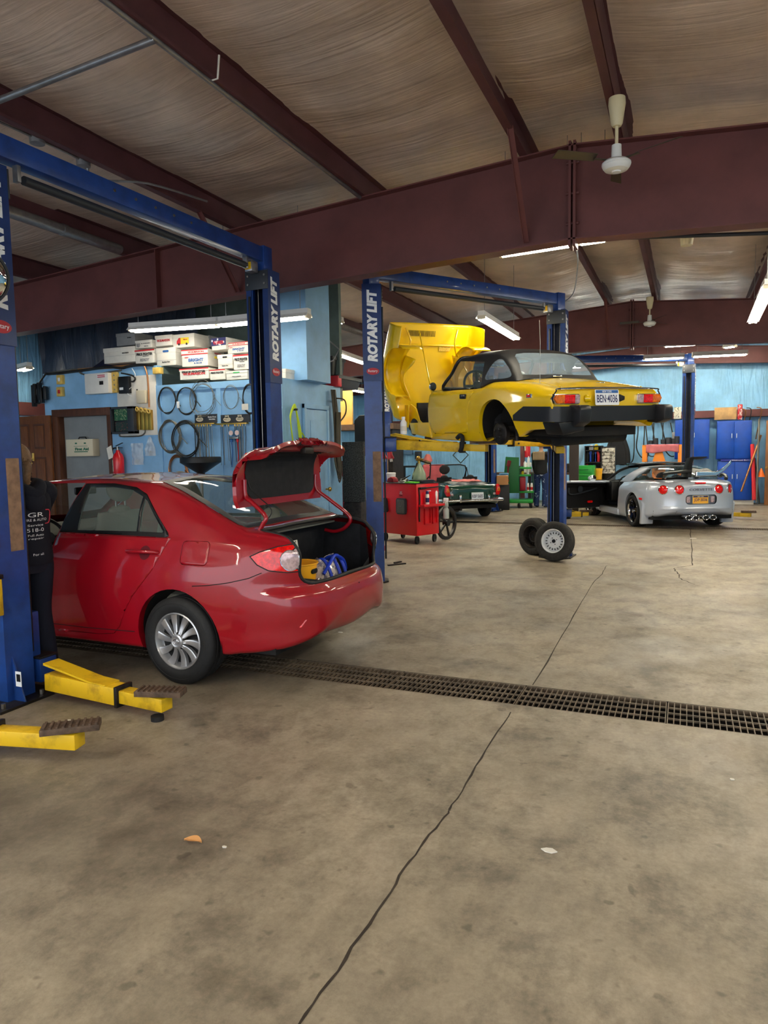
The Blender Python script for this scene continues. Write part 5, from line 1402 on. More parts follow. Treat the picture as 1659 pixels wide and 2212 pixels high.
    path = [(-.33, .725), (-.6, .735), (-.84, .715), (-.93, .66), (-.965, .55), (-.975, 0), (-.965, -.55), (-.93, -.66), (-.84, -.715), (-.6, -.735), (-.33, -.725)]
    path = [(p.x, p.y) for p in cat([V((a, b, 0)) for a, b in path], 4)]
    bp = sweep([(x, y) for x, y in path[::-1]], .425, .572, .085, 'rear_bumper', m_bumper)
    for s in (1, -1):
        g = MB(); g.prism([(-.90, .36), (-.99, .37), (-1.085, .42), (-1.095, .55), (-1.07, .585), (-.92, .585)], XZ, s*.43-.07, s*.43+.07, .016) if s > 0 else g.prism([(-.84, .40), (-.98, .39), (-1.085, .43), (-1.085, .55), (-1.06, .58), (-.9, .58)], XZ, -.72, -.60, .016); O('overrider', g, m_bumper, bp, 40)
    g = MB(); g.prism([(.62, .30), (.36, .34), (.36, .44), (.68, .42)], YZ, -1.0, -.75, .01); O('bumper_mount', g, m_trimb, t, 30)
    # underside
    g = MB(); g.box((-.80, -.5, .27), (1.6, .5, .36)); g.beam((-.55, .33, .27), (1.8, .33, .24), .06, .08); g.beam((-.55, -.33, .27), (1.8, -.33, .24), .06, .08); O('chassis', g, m_under, t, 0)
    g = MB(); g.tube(cat([(1.2, -.15, .18), (.3, -.2, .16), (-.2, -.3, .22), (-.62, -.25, .24)], 5), .025, 10); g.cyl((-.6, .38, .25), (-.62, -.48, .27), .085, n=18); O('exhaust_silencer', g, m_under, t, 40)
    g = MB(); g.ball((0, 0, .26), .14, (1.2, 1, .9)); g.cyl((0, .6, .28), (0, -.6, .28), .028); g.beam((.05, .45, .30), (.6, .42, .22), .03, .03); g.beam((.0, .7, .40), (-.0, -.7, .40), .05, .018); O('rear_axle', g, m_under, t, 40)
    g = MB(); g.cyl((-.08, .48, .2), (-.02, .46, .55), .03); O('damper', g, m_dsteel, t, 40)
    for s in (1, -1):
        g = MB(); g.lathe([(.02, .0), (.115, .0), (.122, .01), (.122, .05), (.108, .062), (.05, .064), (.045, .08), (0, .08)], (0, s*.60, .28), (0, s, 0), 32); dr_ = O('brake_drum', g, m_dsteel, t, 40)
        for i in range(4):
            q = pi/2*i+.6; g = MB(); g.cyl((.06*cos(q), s*.66, .28+.06*sin(q)), (.06*cos(q), s*.69, .28+.06*sin(q)), .007, n=8); O('wheel_stud', g, m_steel, dr_, 40)
        liner(t, 0, .685, .31, s, .343, .26, .27)
    # door furniture, mirror, aerial
    g = MB(); g.bx(surf(.66, .675, 1, .01), (.12, .03, .055), .012); dh = O('door_handle', g, m_trimb, doors[1])
    g = MB(); g.bx(surf(.64, .68, 1, .028), (.07, .012, .018), .005); O('handle_button', g, m_steel, dh)
    c = V((1.24, .77, .80)); g = MB(); g.lathe([(0, -.0), (.05, -.0), (.052, .004), (.05, .02), (.03, .05), (0, .058)], c, (1, .2, 0), 24); mr_ = O('door_mirror', g, m_chrome, t, 50)
    g = MB(); g.tube([c+V((.05, 0, -.01)), c+V((.1, -.06, -.045))], .012); O('mirror_arm', g, m_trimb, mr_)
    g = MB(); g.cyl((-.55, .56, .77), (-.55, .56, .79), .02); g.tube([(-.55, .56, .79), (-.53, .555, 1.2), (-.50, .55, 1.42)], .003, 6); O('aerial', g, m_steel, t, 50)
    # cabin
    seat(t, .45, .32, .26, m_seatd, False, .45); seat(t, .45, -.32, .26, m_seatd, False, .45)
    g = MB(); g.prism([(1.1, .5), (1.35, .5), (1.32, .80), (1.12, .78)], XZ, -.6, .6, .02); O('dashboard', g, m_trimb, t)
    steering(t, V((.93, .33, .80)), R(18), .19)
    # windscreen
    g = MB(); P = [(1.27, .615, .775), (1.13, .575, .95), (1.01, .53, 1.115), (.99, .35, 1.14), (.985, 0, 1.15), (.99, -.35, 1.14), (1.01, -.53, 1.115), (1.13, -.575, .95), (1.27, -.615, .775), (1.34, -.3, .77), (1.36, 0, .77), (1.34, .3, .77)]
    g.tube(cat(P, 4, True), .02, 8, True); ws_ = O('windscreen_frame', g, m_trimb, t, 60)
    g = MB(); g.grid(lambda u, v: (lerp(lerp(1.27, 1.36, 1-(2*u-1)**2), lerp(1.01, .985, 1-(2*u-1)**2), v), lerp(.61, .53, v)*(1-2*u), lerp(.775, lerp(1.115, 1.15, 1-(2*u-1)**2), v)), 12, 6); O('windscreen', g, m_glass, ws_, 60)
    g = MB(); g.bx((1.02, 0, 1.06), (.02, .2, .06), .01); O('rear_view_mirror', g, m_chrome, ws_)
    # soft top
    hz = crv([(-.17, .86), (-.13, .93), (-.05, 1.03), (.05, 1.115), (.18, 1.175), (.35, 1.205), (.6, 1.205), (1.02, 1.165)])
    hs = crv([(-.17, .845), (-.12, .90), (-.02, .99), (.1, 1.07), (.25, 1.12), (.5, 1.135), (1.02, 1.115)])
    wy = crv([(-.17, .50), (-.05, .53), (.15, .525), (.5, .525), (1.02, .525)]); wbt = crv([(-.17, .56), (.0, .605), (.2, .63), (1.02, .63)]); zbt = crv([(-.17, .835), (.1, .845), (.45, .775), (1.02, .76)])
    def tp(x):
        a, b, c_, d = zbt(x), hs(x), hz(x), wy(x); b = max(b, a+.005); c_ = max(c_, b+.003)
        return section([(wbt(x), a), (lerp(wbt(x), d+.02, .5), lerp(a, b, .5)), (d+.015, b-.02*min(1, (b-a)*6)), (d-.03, b+.3*(c_-b)), (d-.13, b+.72*(c_-b)), (.2, lerp(b, c_, .95)), (0, c_)], 6)
    sb = carshell(tp, [-.17+.02*i for i in range(60)])
    for s in (1, -1):
        fs = cut(sb, [(1.3, .70), (1.3, 1.0), (1.03, 1.085), (.98, 1.092), (.45, 1.06), (.415, .79), (.42, .70)], 'y', lambda f: s*ctr(f).y > .44); bmesh.ops.delete(sb, geom=fs, context='FACES')
        qp = [(p.x, p.y) for p in cat([V(q) for q in ((.36, .865, 0), (.33, .96, 0), (.25, 1.05, 0), (.15, 1.075, 0), (.03, 1.0, 0), (-.05, .93, 0), (-.07, .885, 0), (.0, .865, 0), (.2, .86, 0))], 3, True)]
        fs = cut(sb, qp, 'y', lambda f: s*ctr(f).y > .44); O('quarter_window', take(sb, fs, 0), m_cvin, t, 60, fixn=False)
        g = MB(); g.quad((1.25, s*.625, .775), (1.02, s*.535, 1.09), (.46, s*.545, 1.06), (.42, s*.63, .775)); O('side_window', g, m_glass, doors[s], 0)
    fs = cut(sb, [(p.x, p.y) for p in cat([V(q) for q in ((.38, 1.13, 0), (.44, 1.02, 0), (.47, .92, 0), (.42, .90, 0), (0, .905, 0), (-.42, .90, 0), (-.47, .92, 0), (-.44, 1.02, 0), (-.38, 1.13, 0), (0, 1.145, 0))], 3, True)], 'x', lambda f: f.normal.x < -.3 and ctr(f).x < .25)
    O('rear_window', take(sb, fs, 0), m_cvin, t, 60, fixn=False)
    so = O('soft_top', sb, m_vinyl, t, 50, fixn=False)
    seam('soft_top_beading', [V((x, wbt(x)+.004, zbt(x)-.006)) for x in [-.17+.04*i for i in range(15)]], m_trimb, so, .012)
    # bonnet, tipped forward on its nose
    bz = crv([(1.50, .75), (1.9, .76), (2.1, .75), (2.4, .69), (2.72, .56)]); bc = crv([(1.50, .79), (1.9, .755), (2.3, .69), (2.72, .59)])
    bw = crv([(1.50, .70), (2.1, .745), (2.45, .70), (2.72, .60)]); blz = crv([(1.5, .36), (1.75, .34), (2.3, .33), (2.72, .33)])
    def bp_(x):
        a, b, c_, d = blz(x), bw(x), bz(x), bc(x)
        return section([(b-.04, a), (b-.005, a+.1), (b, .55 if c_ > .62 else lerp(a, c_, .6)), (b-.02, c_-.06), (b-.07, c_-.005), (b-.13, c_), (b-.26, lerp(c_, d, .7)), (.25, d), (0, d+.005)], 5)
    bb = carshell(bp_, [1.50+.03*i for i in range(42)], front=(.12, .46, lambda a: 4, .6, None))
    fs = [f for f in bb.faces if ctr(f).x > 2.74 and abs(ctr(f).y) < .35 and .38 < ctr(f).z < .5]; bmesh.ops.delete(bb, geom=fs, context='FACES')
    arch(bb, 2.108, .30, .33, depth=.03)
    pv = V((2.62, 0, .34)); bmx = M.Translation(V((-.08, 0, .18))) @ M.Translation(pv) @ M.Rotation(R(76), 4, 'Y') @ M.Translation(-pv)
    bmesh.ops.transform(bb, matrix=bmx, verts=bb.verts[:]); bo = O('bonnet', bb, m_ycar, t, 50, fixn=False, solid=.006)
    for s in (1, -1):
        g = MB(); g.grid(lambda u, v: tuple(bmx @ V((2.108+.37*cos(lerp(R(200), R(15), u)), s*lerp(.70, .40, v), .31+.37*sin(lerp(R(200), R(15), u))*-1*-1))), 24, 4); O('inner_wheel_arch', g, m_ycar, bo, 60, solid=.004)
        g = MB(); g.grid(lambda u, v: tuple(bmx @ V((lerp(1.93, 2.52, u), s*(.40+.05*sin(pi*u)), lerp(.72-.1*u, .34+.2*sin(pi*u)**2, v)))), 14, 4); O('arch_side_panel', g, m_ycar, bo, 60, solid=.004)
        g = MB(); g.tube([bmx @ V(p) for p in cat([(1.56, s*.42, .70), (1.75, s*.36, .62), (1.95, s*.45, .66)], 6)], .014, 8); O('bonnet_brace', g, m_ycar, bo, 60)
        g = MB(); g.tube([bmx @ V((1.6, s*.2, .7)), V((1.85, s*.42, .62))], .009, 8) if s > 0 else g.tube([bmx @ V((1.9, s*.42, .6)), V((1.9, s*.45, .5))], .009, 8); O('bonnet_stay', g, m_ycar, t, 60)
    g = MB(); g.tube([bmx @ V((1.80, y, bc(1.8)-.025)) for y in (-.55, -.3, 0, .3, .55)], .015, 8); O('bonnet_cross_brace', g, m_ycar, bo, 60)
    for i in range(22):
        g = MB(); y = .33-.02*i; a, b = bmx @ V((1.60, y, .755)), bmx @ V((1.68, y, .752)); g.beam(a, b, .006, .004, up=(1, 0, 0)); O('grille_slat', g, m_trimb, bo, 0)
    g = MB(); a = [bmx @ V(p) for p in ((1.88, -.18, .738), (1.88, -.36, .738), (1.78, -.36, .75), (1.78, -.18, .75))]; g.quad(*a); O('embossed_pad', g, mat('pale_yellow_label', (226, 200, 90), .5, col2=(190, 150, 20), vscale=60), bo, 0)
    # engine bay
    g = MB(); g.box((1.51, -.62, .30), (1.56, .62, .74), .01); g.box((1.35, -.62, .62), (1.55, .62, .76), .01); O('bulkhead', g, m_ycar, t)
    g = MB(); g.prism([(1.44, .17), (1.95, .20), (2.02, .34), (1.5, .36)], XZ, .60, .69, .006); O('sill_extension', g, m_ycar, t)
    g = MB(); g.prism([(1.44, .17), (1.95, .20), (2.02, .34), (1.5, .36)], XZ, -.69, -.60, .006); O('sill_extension', g, m_ycar, t)
    g = MB(); g.box((1.70, -.16, .22), (2.25, .16, .62), .03); g.box((1.72, -.2, .5), (2.2, -.1, .66), .02); g.cyl((1.75, .22, .5), (1.95, .22, .52), .07); g.box((1.85, -.1, .62), (2.15, .1, .70), .02); O('engine', g, mat('oily_engine', (40, 38, 38), .5, metal=.4, var=.5, vscale=15), t)
    g = MB(); g.cyl((1.62, .3, .55), (1.62, .3, .70), .08); O('washer_bottle', g, m_ldk, t)
    g = MB(); g.box((2.5, -.3, .22), (2.55, .3, .60), .01); O('radiator', g, m_trimb, t)
    for s in (1, -1):
        g = MB(); g.prism([(2.1, .25), (2.75, .25), (2.75, .45), (2.6, .58), (2.45, .52), (2.35, .36)], XZ, s*.35-.008, s*.35+.008); O('inner_valance', g, m_ycar, t, 0)
        g = MB(); g.beam((2.4, s*.33, .28), (2.85, s*.33, .30), .05, .06); g.bx((2.6, s*.42, .42), (.1, .02, .3), .004); O('bonnet_hinge_bracket', g, m_ycar, t)
        g = MB(); g.lathe([(.02, 0), (.11, 0), (.115, .01), (.05, .03), (.04, .07), (0, .07)], (2.108, s*.56, .28), (0, s, 0), 28); O('front_disc', g, m_dsteel, t)
        g = MB(); g.tube([(2.0, s*.2, .22), (2.1, s*.55, .24)], .02, 8); g.cyl((2.1, s*.38, .24), (2.05, s*.33, .62), .035); O('front_suspension', g, m_under, t, 40)
    return t, mx
spit, spit_m = build_spit()
# the arms that carry it
def s2w(x, y, z): return spit_m @ V((x, y, z))+V((-1.44, 8.084, 1.549))
PA = A2+V((sin(R(66)), cos(R(66)), 0))*.2-o2; PB = B2+V((sin(R(183)), cos(R(183)), 0))*.2-o2
for P0, q, rc in ((PA, s2w(.55, .5, .16), .72), (PA, s2w(2.0, .36, .14), .5), (PB, s2w(.30, -.42, .12), .6), (PB, s2w(1.9, -.4, .14), .55)):
    qq = V(q)-o2; qq.z = q.z-.03; arm(L2, V((P0.x, P0.y, ZC2+.0)), V((qq.x, qq.y, qq.z-.045)), rc, .11)
g = MB(); g.tube([PA+V((.02, -.02, ZC2+.12)), PA+V((.12, -.1, ZC2+.13)), V(s2w(.9, .62, .11))-o2+V((0, 0, -.02))], .012, 8); O('arm_guard_rod', g, m_yel, L2, 50)
g = MB(); q = PA.lerp(V(s2w(.55, .5, .12))-o2, .72)+o2; q.z = 1.78; q += V((.05, -.09, 0)); g.tube(cat([(0, 0, 0), (.05, 0, .03), (.1, -.01, 0), (.1, -.02, -.1), (.07, -.02, -.16)], 5), .026, 10); g.xf(M.Translation(q) @ M.Rotation(R(-30), 4, 'Z')); tag(O('radiator_hose', g, m_rubber, None, 60), 'short bent black radiator hose lying on the yellow lift arm', 'hose')
q = PA.lerp(V(s2w(.55, .5, .12))-o2, .16)+o2; q.z = ZC2+.125
t = T('fluid_bottle', 'white fluid bottle standing on the raised lift arm by the left post', 'bottle', q)
g = MB(); g.lathe([(0, 0), (.038, 0), (.04, .01), (.04, .14), (.02, .18), (.02, .19), (0, .19)], n=20); O('bottle', g, m_lw, t, 40)
g = MB(); g.lathe([(.021, .185), (.022, .215), (0, .216)], n=16); O('cap', g, m_lw, t, 40)
g = MB(); g.lathe([(.0408, .04), (.0408, .1)], n=20); O('label', g, m_card, t, 60)
# ---------------------------------------------------------------- silver sports car
m_silv = mat('silver_paint', (196, 204, 218), .28, metal=.25, coat=.8)
m_gloss = mat('gloss_black', (10, 10, 12), .1, coat=.5)
def build_vette():
    t = T('sports_car', 'silver sports car with its driver door open and black parts on the back', 'car', (-.19, 15.85, 0), R(116))
    ctr = lambda f: f.calc_center_median()
    zs = crv([(-.55, .24), (-.3, .18), (.4, .16), (2.6, .16), (3.3, .2)])
    wm = crv([(-.55, .90), (-.1, .945), (.4, .93), (1.2, .90), (2.3, .90), (2.65, .92), (3.3, .78)])
    wsh = crv([(-.55, .83), (0, .86), (.6, .82), (1.6, .80), (2.6, .82), (3.3, .62)])
    zsh = crv([(-.55, .93), (0, .92), (.5, .89), (1.9, .84), (2.6, .80), (3.3, .56)])
    ztp = crv([(-.55, .985), (0, .985), (.4, .96), (.9, .93), (1.95, .90), (2.6, .84), (3.3, .6)])
    def prof(x):
        a, c, e, f, h = zs(x), wm(x), wsh(x), zsh(x), ztp(x)
        return section([(0, a+.03), (.5, a+.02), (c-.12, a), (c-.03, a+.04), (c-.01, .38), (c, .58), (c-.02, .76), (e, f-.03), (e-.05, f+.01), (e-.14, lerp(f, h, .5)), (.4, lerp(f, h, .9)), (0, h)], 5)
    def disp(y, z, k):
        d = .015*math.exp(-((z-.43)/.02)**2)*(1 if abs(y) < .7 else .2)-.05*(1/(1+math.exp((z-.33)/.02)))*math.exp(-(y/.34)**6)
        return d*min(1, (1-k)*8)
    bm = carshell(prof, [-.55+.04*i for i in range(97)], rear=(.42, .6, lambda a: 3.4+(10*sin(a)**2 if a > 0 else 6*sin(a)**2), .75, disp), front=(.4, .4, lambda a: 3, .7, None))
    arch(bm, 0, .34, .37); arch(bm, 2.65, .33, .36)
    surf = onsurf(bm)
    dr = [(.80, .86), (.78, .6), (.86, .34), (.95, .26), (1.85, .25), (1.95, .3), (1.98, .84), (1.9, .95), (.8, .95)]
    fs = cut(bm, dr, 'y', lambda f: ctr(f).y > .6); door = take(bm, fs, 0)
    fs = cut(bm, [(2.0, .60), (.55, .62), (-.55, .62), (-.55, -.62), (.55, -.62), (2.0, -.60)], 'z', lambda f: f.normal.z > .5 and ctr(f).z > .7); bmesh.ops.delete(bm, geom=fs, context='FACES')
    fs = cut(bm, rrect(.62, .19, .07, 4, -.045, .605), 'x', lambda f: f.normal.x < -.5 and ctr(f).x < -.7); rec = take(bm, fs, -.035)
    bo = O('body', bm, m_silv, t, 45, fixn=False); O('plate_recess', rec, mat('silver_paint_shaded', (120, 126, 138), .35, metal=.3), bo, 50, fixn=False)  # shade in the plate recess put into a darker silver
    plate(t, frame((-.969, -.03, .605), (0, -1, 0), (0, 0, 1)), 'JDP\u00b73036', mat('plate_gold', (238, 176, 60), .5), m_cnavy, 'NEW YORK', m_cnavy)
    g = MB(); g.prism(rrect(.34, .18, .02), lambda u, v, w: (w, u-.03, v+.605), -.9635, -.955); O('plate_frame', g, m_chrome, t)
    for y in (.21, -.27):
        g = MB(); g.prism(rrect(.07, .12, .02), lambda u, v, w: (w, u+y, v+.605), -.965, -.93, .004); O('reversing_lamp', g, m_lens_c, t)
    for y in (.66, .39, -.39, -.66):
        h = surf.tree.ray_cast(V((-3, y, .80)), V((1, 0, 0))); c, n = h[0], (h[1] if h[1].x < 0 else -h[1])
        g = MB(); g.lathe([(.09, -.01), (.094, .006), (.082, .012), (.08, .0)], c, n, 30); la = O('tail_lamp', g, m_chrome, t, 50)
        g = MB(); g.lathe([(.081, .002), (.06, .012), (.0, .018)], c, n, 30); O('lamp_lens', g, m_lens_r, la, 60)
    fr = frame((-.985, -.03, .80), (0, -1, 0), (0, 0, 1)); text('lettering', 'CORVETTE', .1, mat('grey_emboss', (120, 124, 140), .4), t, fr, w=.46, h=.05, ext=.004)
    g = MB(); g.prism(rrect(.2, .03, .014), lambda u, v, w: (w, u-.02, v+.925), -.985, -.93, .003); O('high_brake_lamp', g, m_lens_r, t)
    for s in (1, -1):
        for z in (.295, .335, .375):
            h = [surf.tree.ray_cast(V((-3, s*y, z+dz)), V((1, 0, 0)))[0] for y, dz in ((.42, -.012), (.42, .012), (.80, .012), (.80, -.012))]
            if all(h): g = MB(); g.quad(*[p+V((-.004, 0, 0)) for p in h]); O('bumper_slot', g, m_trimb, bo, 0)
        for y in (.10, .24):
            g = MB(); P = [(s*y-.03+.062*cos(2*pi*i/24), .255+.042*sin(2*pi*i/24)) for i in range(24)]
            g.tube([V((-1.0, a, b)) for a, b in P], .008, 8, True); g.prism([(a, b) for a, b in P], YZ, -.99, -.80); ex = O('exhaust_tip', g, m_chrome, t, 40)
            g = MB(); g.prism([(s*y-.03+.054*cos(2*pi*i/24), .255+.034*sin(2*pi*i/24)) for i in range(24)], YZ, -.996, -.99); O('exhaust_bore', g, m_black, ex, 0)
        liner(t, 0, .90, .34, s, .39, .3, .17); liner(t, 2.65, .88, .33, s, .38, .3, .17)
        spokewheel(t, (0, s*.80, .33), s, .33, .27, .245, m_gloss, m_chrome, 5, (.035, .05)); spokewheel(t, (2.65, s*.80, .32), s, .32, .24, .235, m_gloss, m_chrome, 5, (.035, .05))
        g = MB(); g.prism([(-.42, .10), (-.50, .1), (-.56, .5), (-.48, .56)], XZ, s*.70, s*.945, .01); O('mud_flap', g, m_silv, t)
        g = MB(); g.bx(surf(-.40, .60, s, .003), (.14, .012, .045), .004); O('side_marker_lamp', g, m_lens_r, t)
    g = MB(); g.prism(rrect(.12, .08, .006), YZ, -.82, -.80); g.xf(M.Translation((0, .02, .31))); O('under_label', g, m_card, t, 0)
    # roof hoop, hatch glass, windscreen
    for s in (1, -1):
        g = MB(); g.grid(lambda u, v: (lerp(lerp(.58, 1.04, u), lerp(.12, .56, u), v**.8)+.05*sin(pi*v), s*(lerp(.775, .50, v)+.045*sin(pi*v)), lerp(.885, 1.215, v)), 6, 12); O('roof_hoop_side', g, m_silv, t, 60, solid=.04)
        g = MB(); g.tube(cat([(.98-.0, s*.70, .90), (1.0, s*.68, .90)][:0]+[(2.08, s*.66, .88), (1.55, s*.60, 1.10), (1.15, s*.53, 1.20)], 6), .03, 10); O('a_pillar', g, m_trimb, t, 60)
        g = MB(); g.grid(lambda u, v: (lerp(lerp(.60, .42, v), lerp(-.55, .1, v), u), s*lerp(.70, .54, v), lerp(.90+.06*u, 1.17-.12*u*0, v)), 8, 4); O('rear_side_glass', g, m_glassd, t, 60)
    g = MB(); g.grid(lambda u, v: (lerp(.15, .55, u), lerp(-.52, .52, v), lerp(1.225, 1.215, u)+.025*sin(pi*v)), 4, 10); O('roof_hoop', g, m_silv, t, 60, solid=.04)
    g = MB(); g.grid(lambda u, v: (lerp(.16, -.62, u), lerp(-1, 1, v)*lerp(.53, .68, u), lerp(1.22, 1.0, u**1.15)+.03*sin(pi*v)), 10, 12); O('hatch_glass', g, m_glassd, t, 60)
    g = MB(); g.grid(lambda u, v: (lerp(2.1, 1.15, u)+.12*sin(pi*v), lerp(-1, 1, v)*lerp(.66, .53, u), lerp(.88, 1.2, u)+.01), 6, 10); O('windscreen', g, m_glass, t, 60)
    g = MB(); g.tube(cat([(1.15, .53, 1.2), (1.25, 0, 1.225), (1.15, -.53, 1.2)], 8), .03, 8); O('windscreen_header', g, m_trimb, t, 60)
    seat(t, .98, .36, .30, m_seatd, True); seat(t, .98, -.36, .30, m_seatd, True)
    g = MB(); g.ball((.78, .36, .93), .1, (.6, 2, .5)); O('red_seat_shoulder', g, m_lred, t, 60)
    g = MB(); g.box((1.75, -.7, .4), (2.15, .7, .86), .04); O('dashboard', g, m_black, t); steering(t, V((1.62, .38, .80)), R(18), .18)
    g = MB(); g.box((-.7, -.80, .2), (2.2, .80, .28)); g.box((.55, -.8, .28), (.62, .8, .85)); O('floor_pan', g, m_under, t, 0)
    g = MB(); g.box((.8, .80, .17), (1.95, .92, .30), .02); O('door_sill', g, m_silv, t)
    # open door
    hg = V((1.97, .86, 0)); dm = M.Translation(hg) @ M.Rotation(R(-66), 4, 'Z') @ M.Translation(-hg)
    inn = take(door.bm, door.bm.faces[:], -.07, True); inn.xf(dm); door.xf(dm)
    do = O('driver_door', door, m_silv, t, 50, fixn=False, solid=.05); O('door_card', inn, m_black, do, 50, fixn=False)
    g = MB(); c = dm @ V((1.1, .80, .62)); g.tube([dm @ V(p) for p in cat([(1.75, .78, .70), (1.2, .77, .60), (.95, .78, .60), (.92, .78, .74)], 5)], .018, 8); O('door_pull', g, m_ldk, do, 60)
    g = MB(); g.lathe([(.07, 0), (.075, .01), (.0, .012)], dm @ V((1.25, .775, .70)), dm.to_3x3() @ V((0, -1, 0)), 24); O('door_speaker', g, m_ldk, do, 50)
    g = MB(); g.prism(rrect(.14, .05, .02), lambda u, v, w: dm @ V((1.55+u, .80-w, .40+v)), 0, .035); O('door_reflector', g, m_lens_r, do, 0)
    c = dm @ V((1.80, .98, .93)); g = MB(); g.ball(c, .1, (.6, 1.0, .62), 18); mr_ = O('door_mirror', g, m_silv, do, 60)
    g = MB(); q = dm.to_3x3() @ V((-1, 0, 0)); g.lathe([(.075, 0), (0, .004)], c+V((-.058, 0, 0)), (-1, 0, 0), 20); O('mirror_glass', g, m_mirror, mr_, 0)
    return t
vette = build_vette()
VM = M.Translation((-.19, 15.85, 0)) @ M.Rotation(R(116), 4, 'Z')
def vpart(name, label, cat_, g, mt, ang=40):
    g.xf(VM); return tag(O(name, g, mt, None, ang), label, cat_)
g = MB(); g.grid(lambda u, v: (lerp(.55, 1.25, u), lerp(-.55, .55, v), 1.275+.03*sin(pi*v)+.01*sin(pi*u)), 8, 12)
o = vpart('roof_panel', 'gloss black removable roof panel lying on top of the silver car', 'car roof panel', g, m_gloss); md = o.modifiers.new('s', 'SOLIDIFY'); md.thickness = .035
g = MB(); g.prism([(-.62, 1.02), (-.28, 1.02), (-.35, 1.10), (-.55, 1.40), (-.72, 1.42), (-.62, 1.30)], XZ, -.02, .06, .012)
g.prism([(-.62, 1.02), (-.42, 1.02), (-.5, 1.1), (-.66, 1.14)], XZ, .56, .63, .01); g.beam((-.60, .6, 1.10), (-.60, .0, 1.15), .16, .05, .015); g.prism([(-.74, 1.41), (-.5, 1.37), (-.5, 1.385), (-.74, 1.43)], XZ, -.26, .06, .004)
vpart('spoiler', 'matt black rear wing spoiler standing on the hatch of the silver car', 'car spoiler', g, m_black)
g = MB(); g.grid(lambda u, v: (-.55-.04*u, lerp(-.12, -.82, u), 1.03+.02*u+.42*max(0, u-.55)**1.6*2+lerp(-.0, .11, v)*(1-.4*u)), 18, 5)
o = vpart('trim_piece', 'curved chrome and black bumper trim lying on the right of the silver car hatch', 'car trim', g, m_chrome); md = o.modifiers.new('s', 'SOLIDIFY'); md.thickness = .02
g = MB(); g.grid(lambda u, v: (lerp(-.2, -.52, v), lerp(-.1, -.62, u), 1.14+.05*sin(pi*u)-.11*v+.02*sin(9*u)), 14, 6)
o = vpart('hatch_liner', 'black crumpled liner lying behind the chrome trim on the silver car', 'car trim', g, m_black, 60); md = o.modifiers.new('s', 'SOLIDIFY'); md.thickness = .02
g = MB(); g.tube(cat([(-.72, -.66, .985), (-.6, -.72, 1.03), (-.45, -.74, 1.06), (-.35, -.74, 1.02)], 6), .035, 10)
vpart('side_moulding', 'black side moulding at the right shoulder of the silver car', 'car trim', g, m_black, 60)

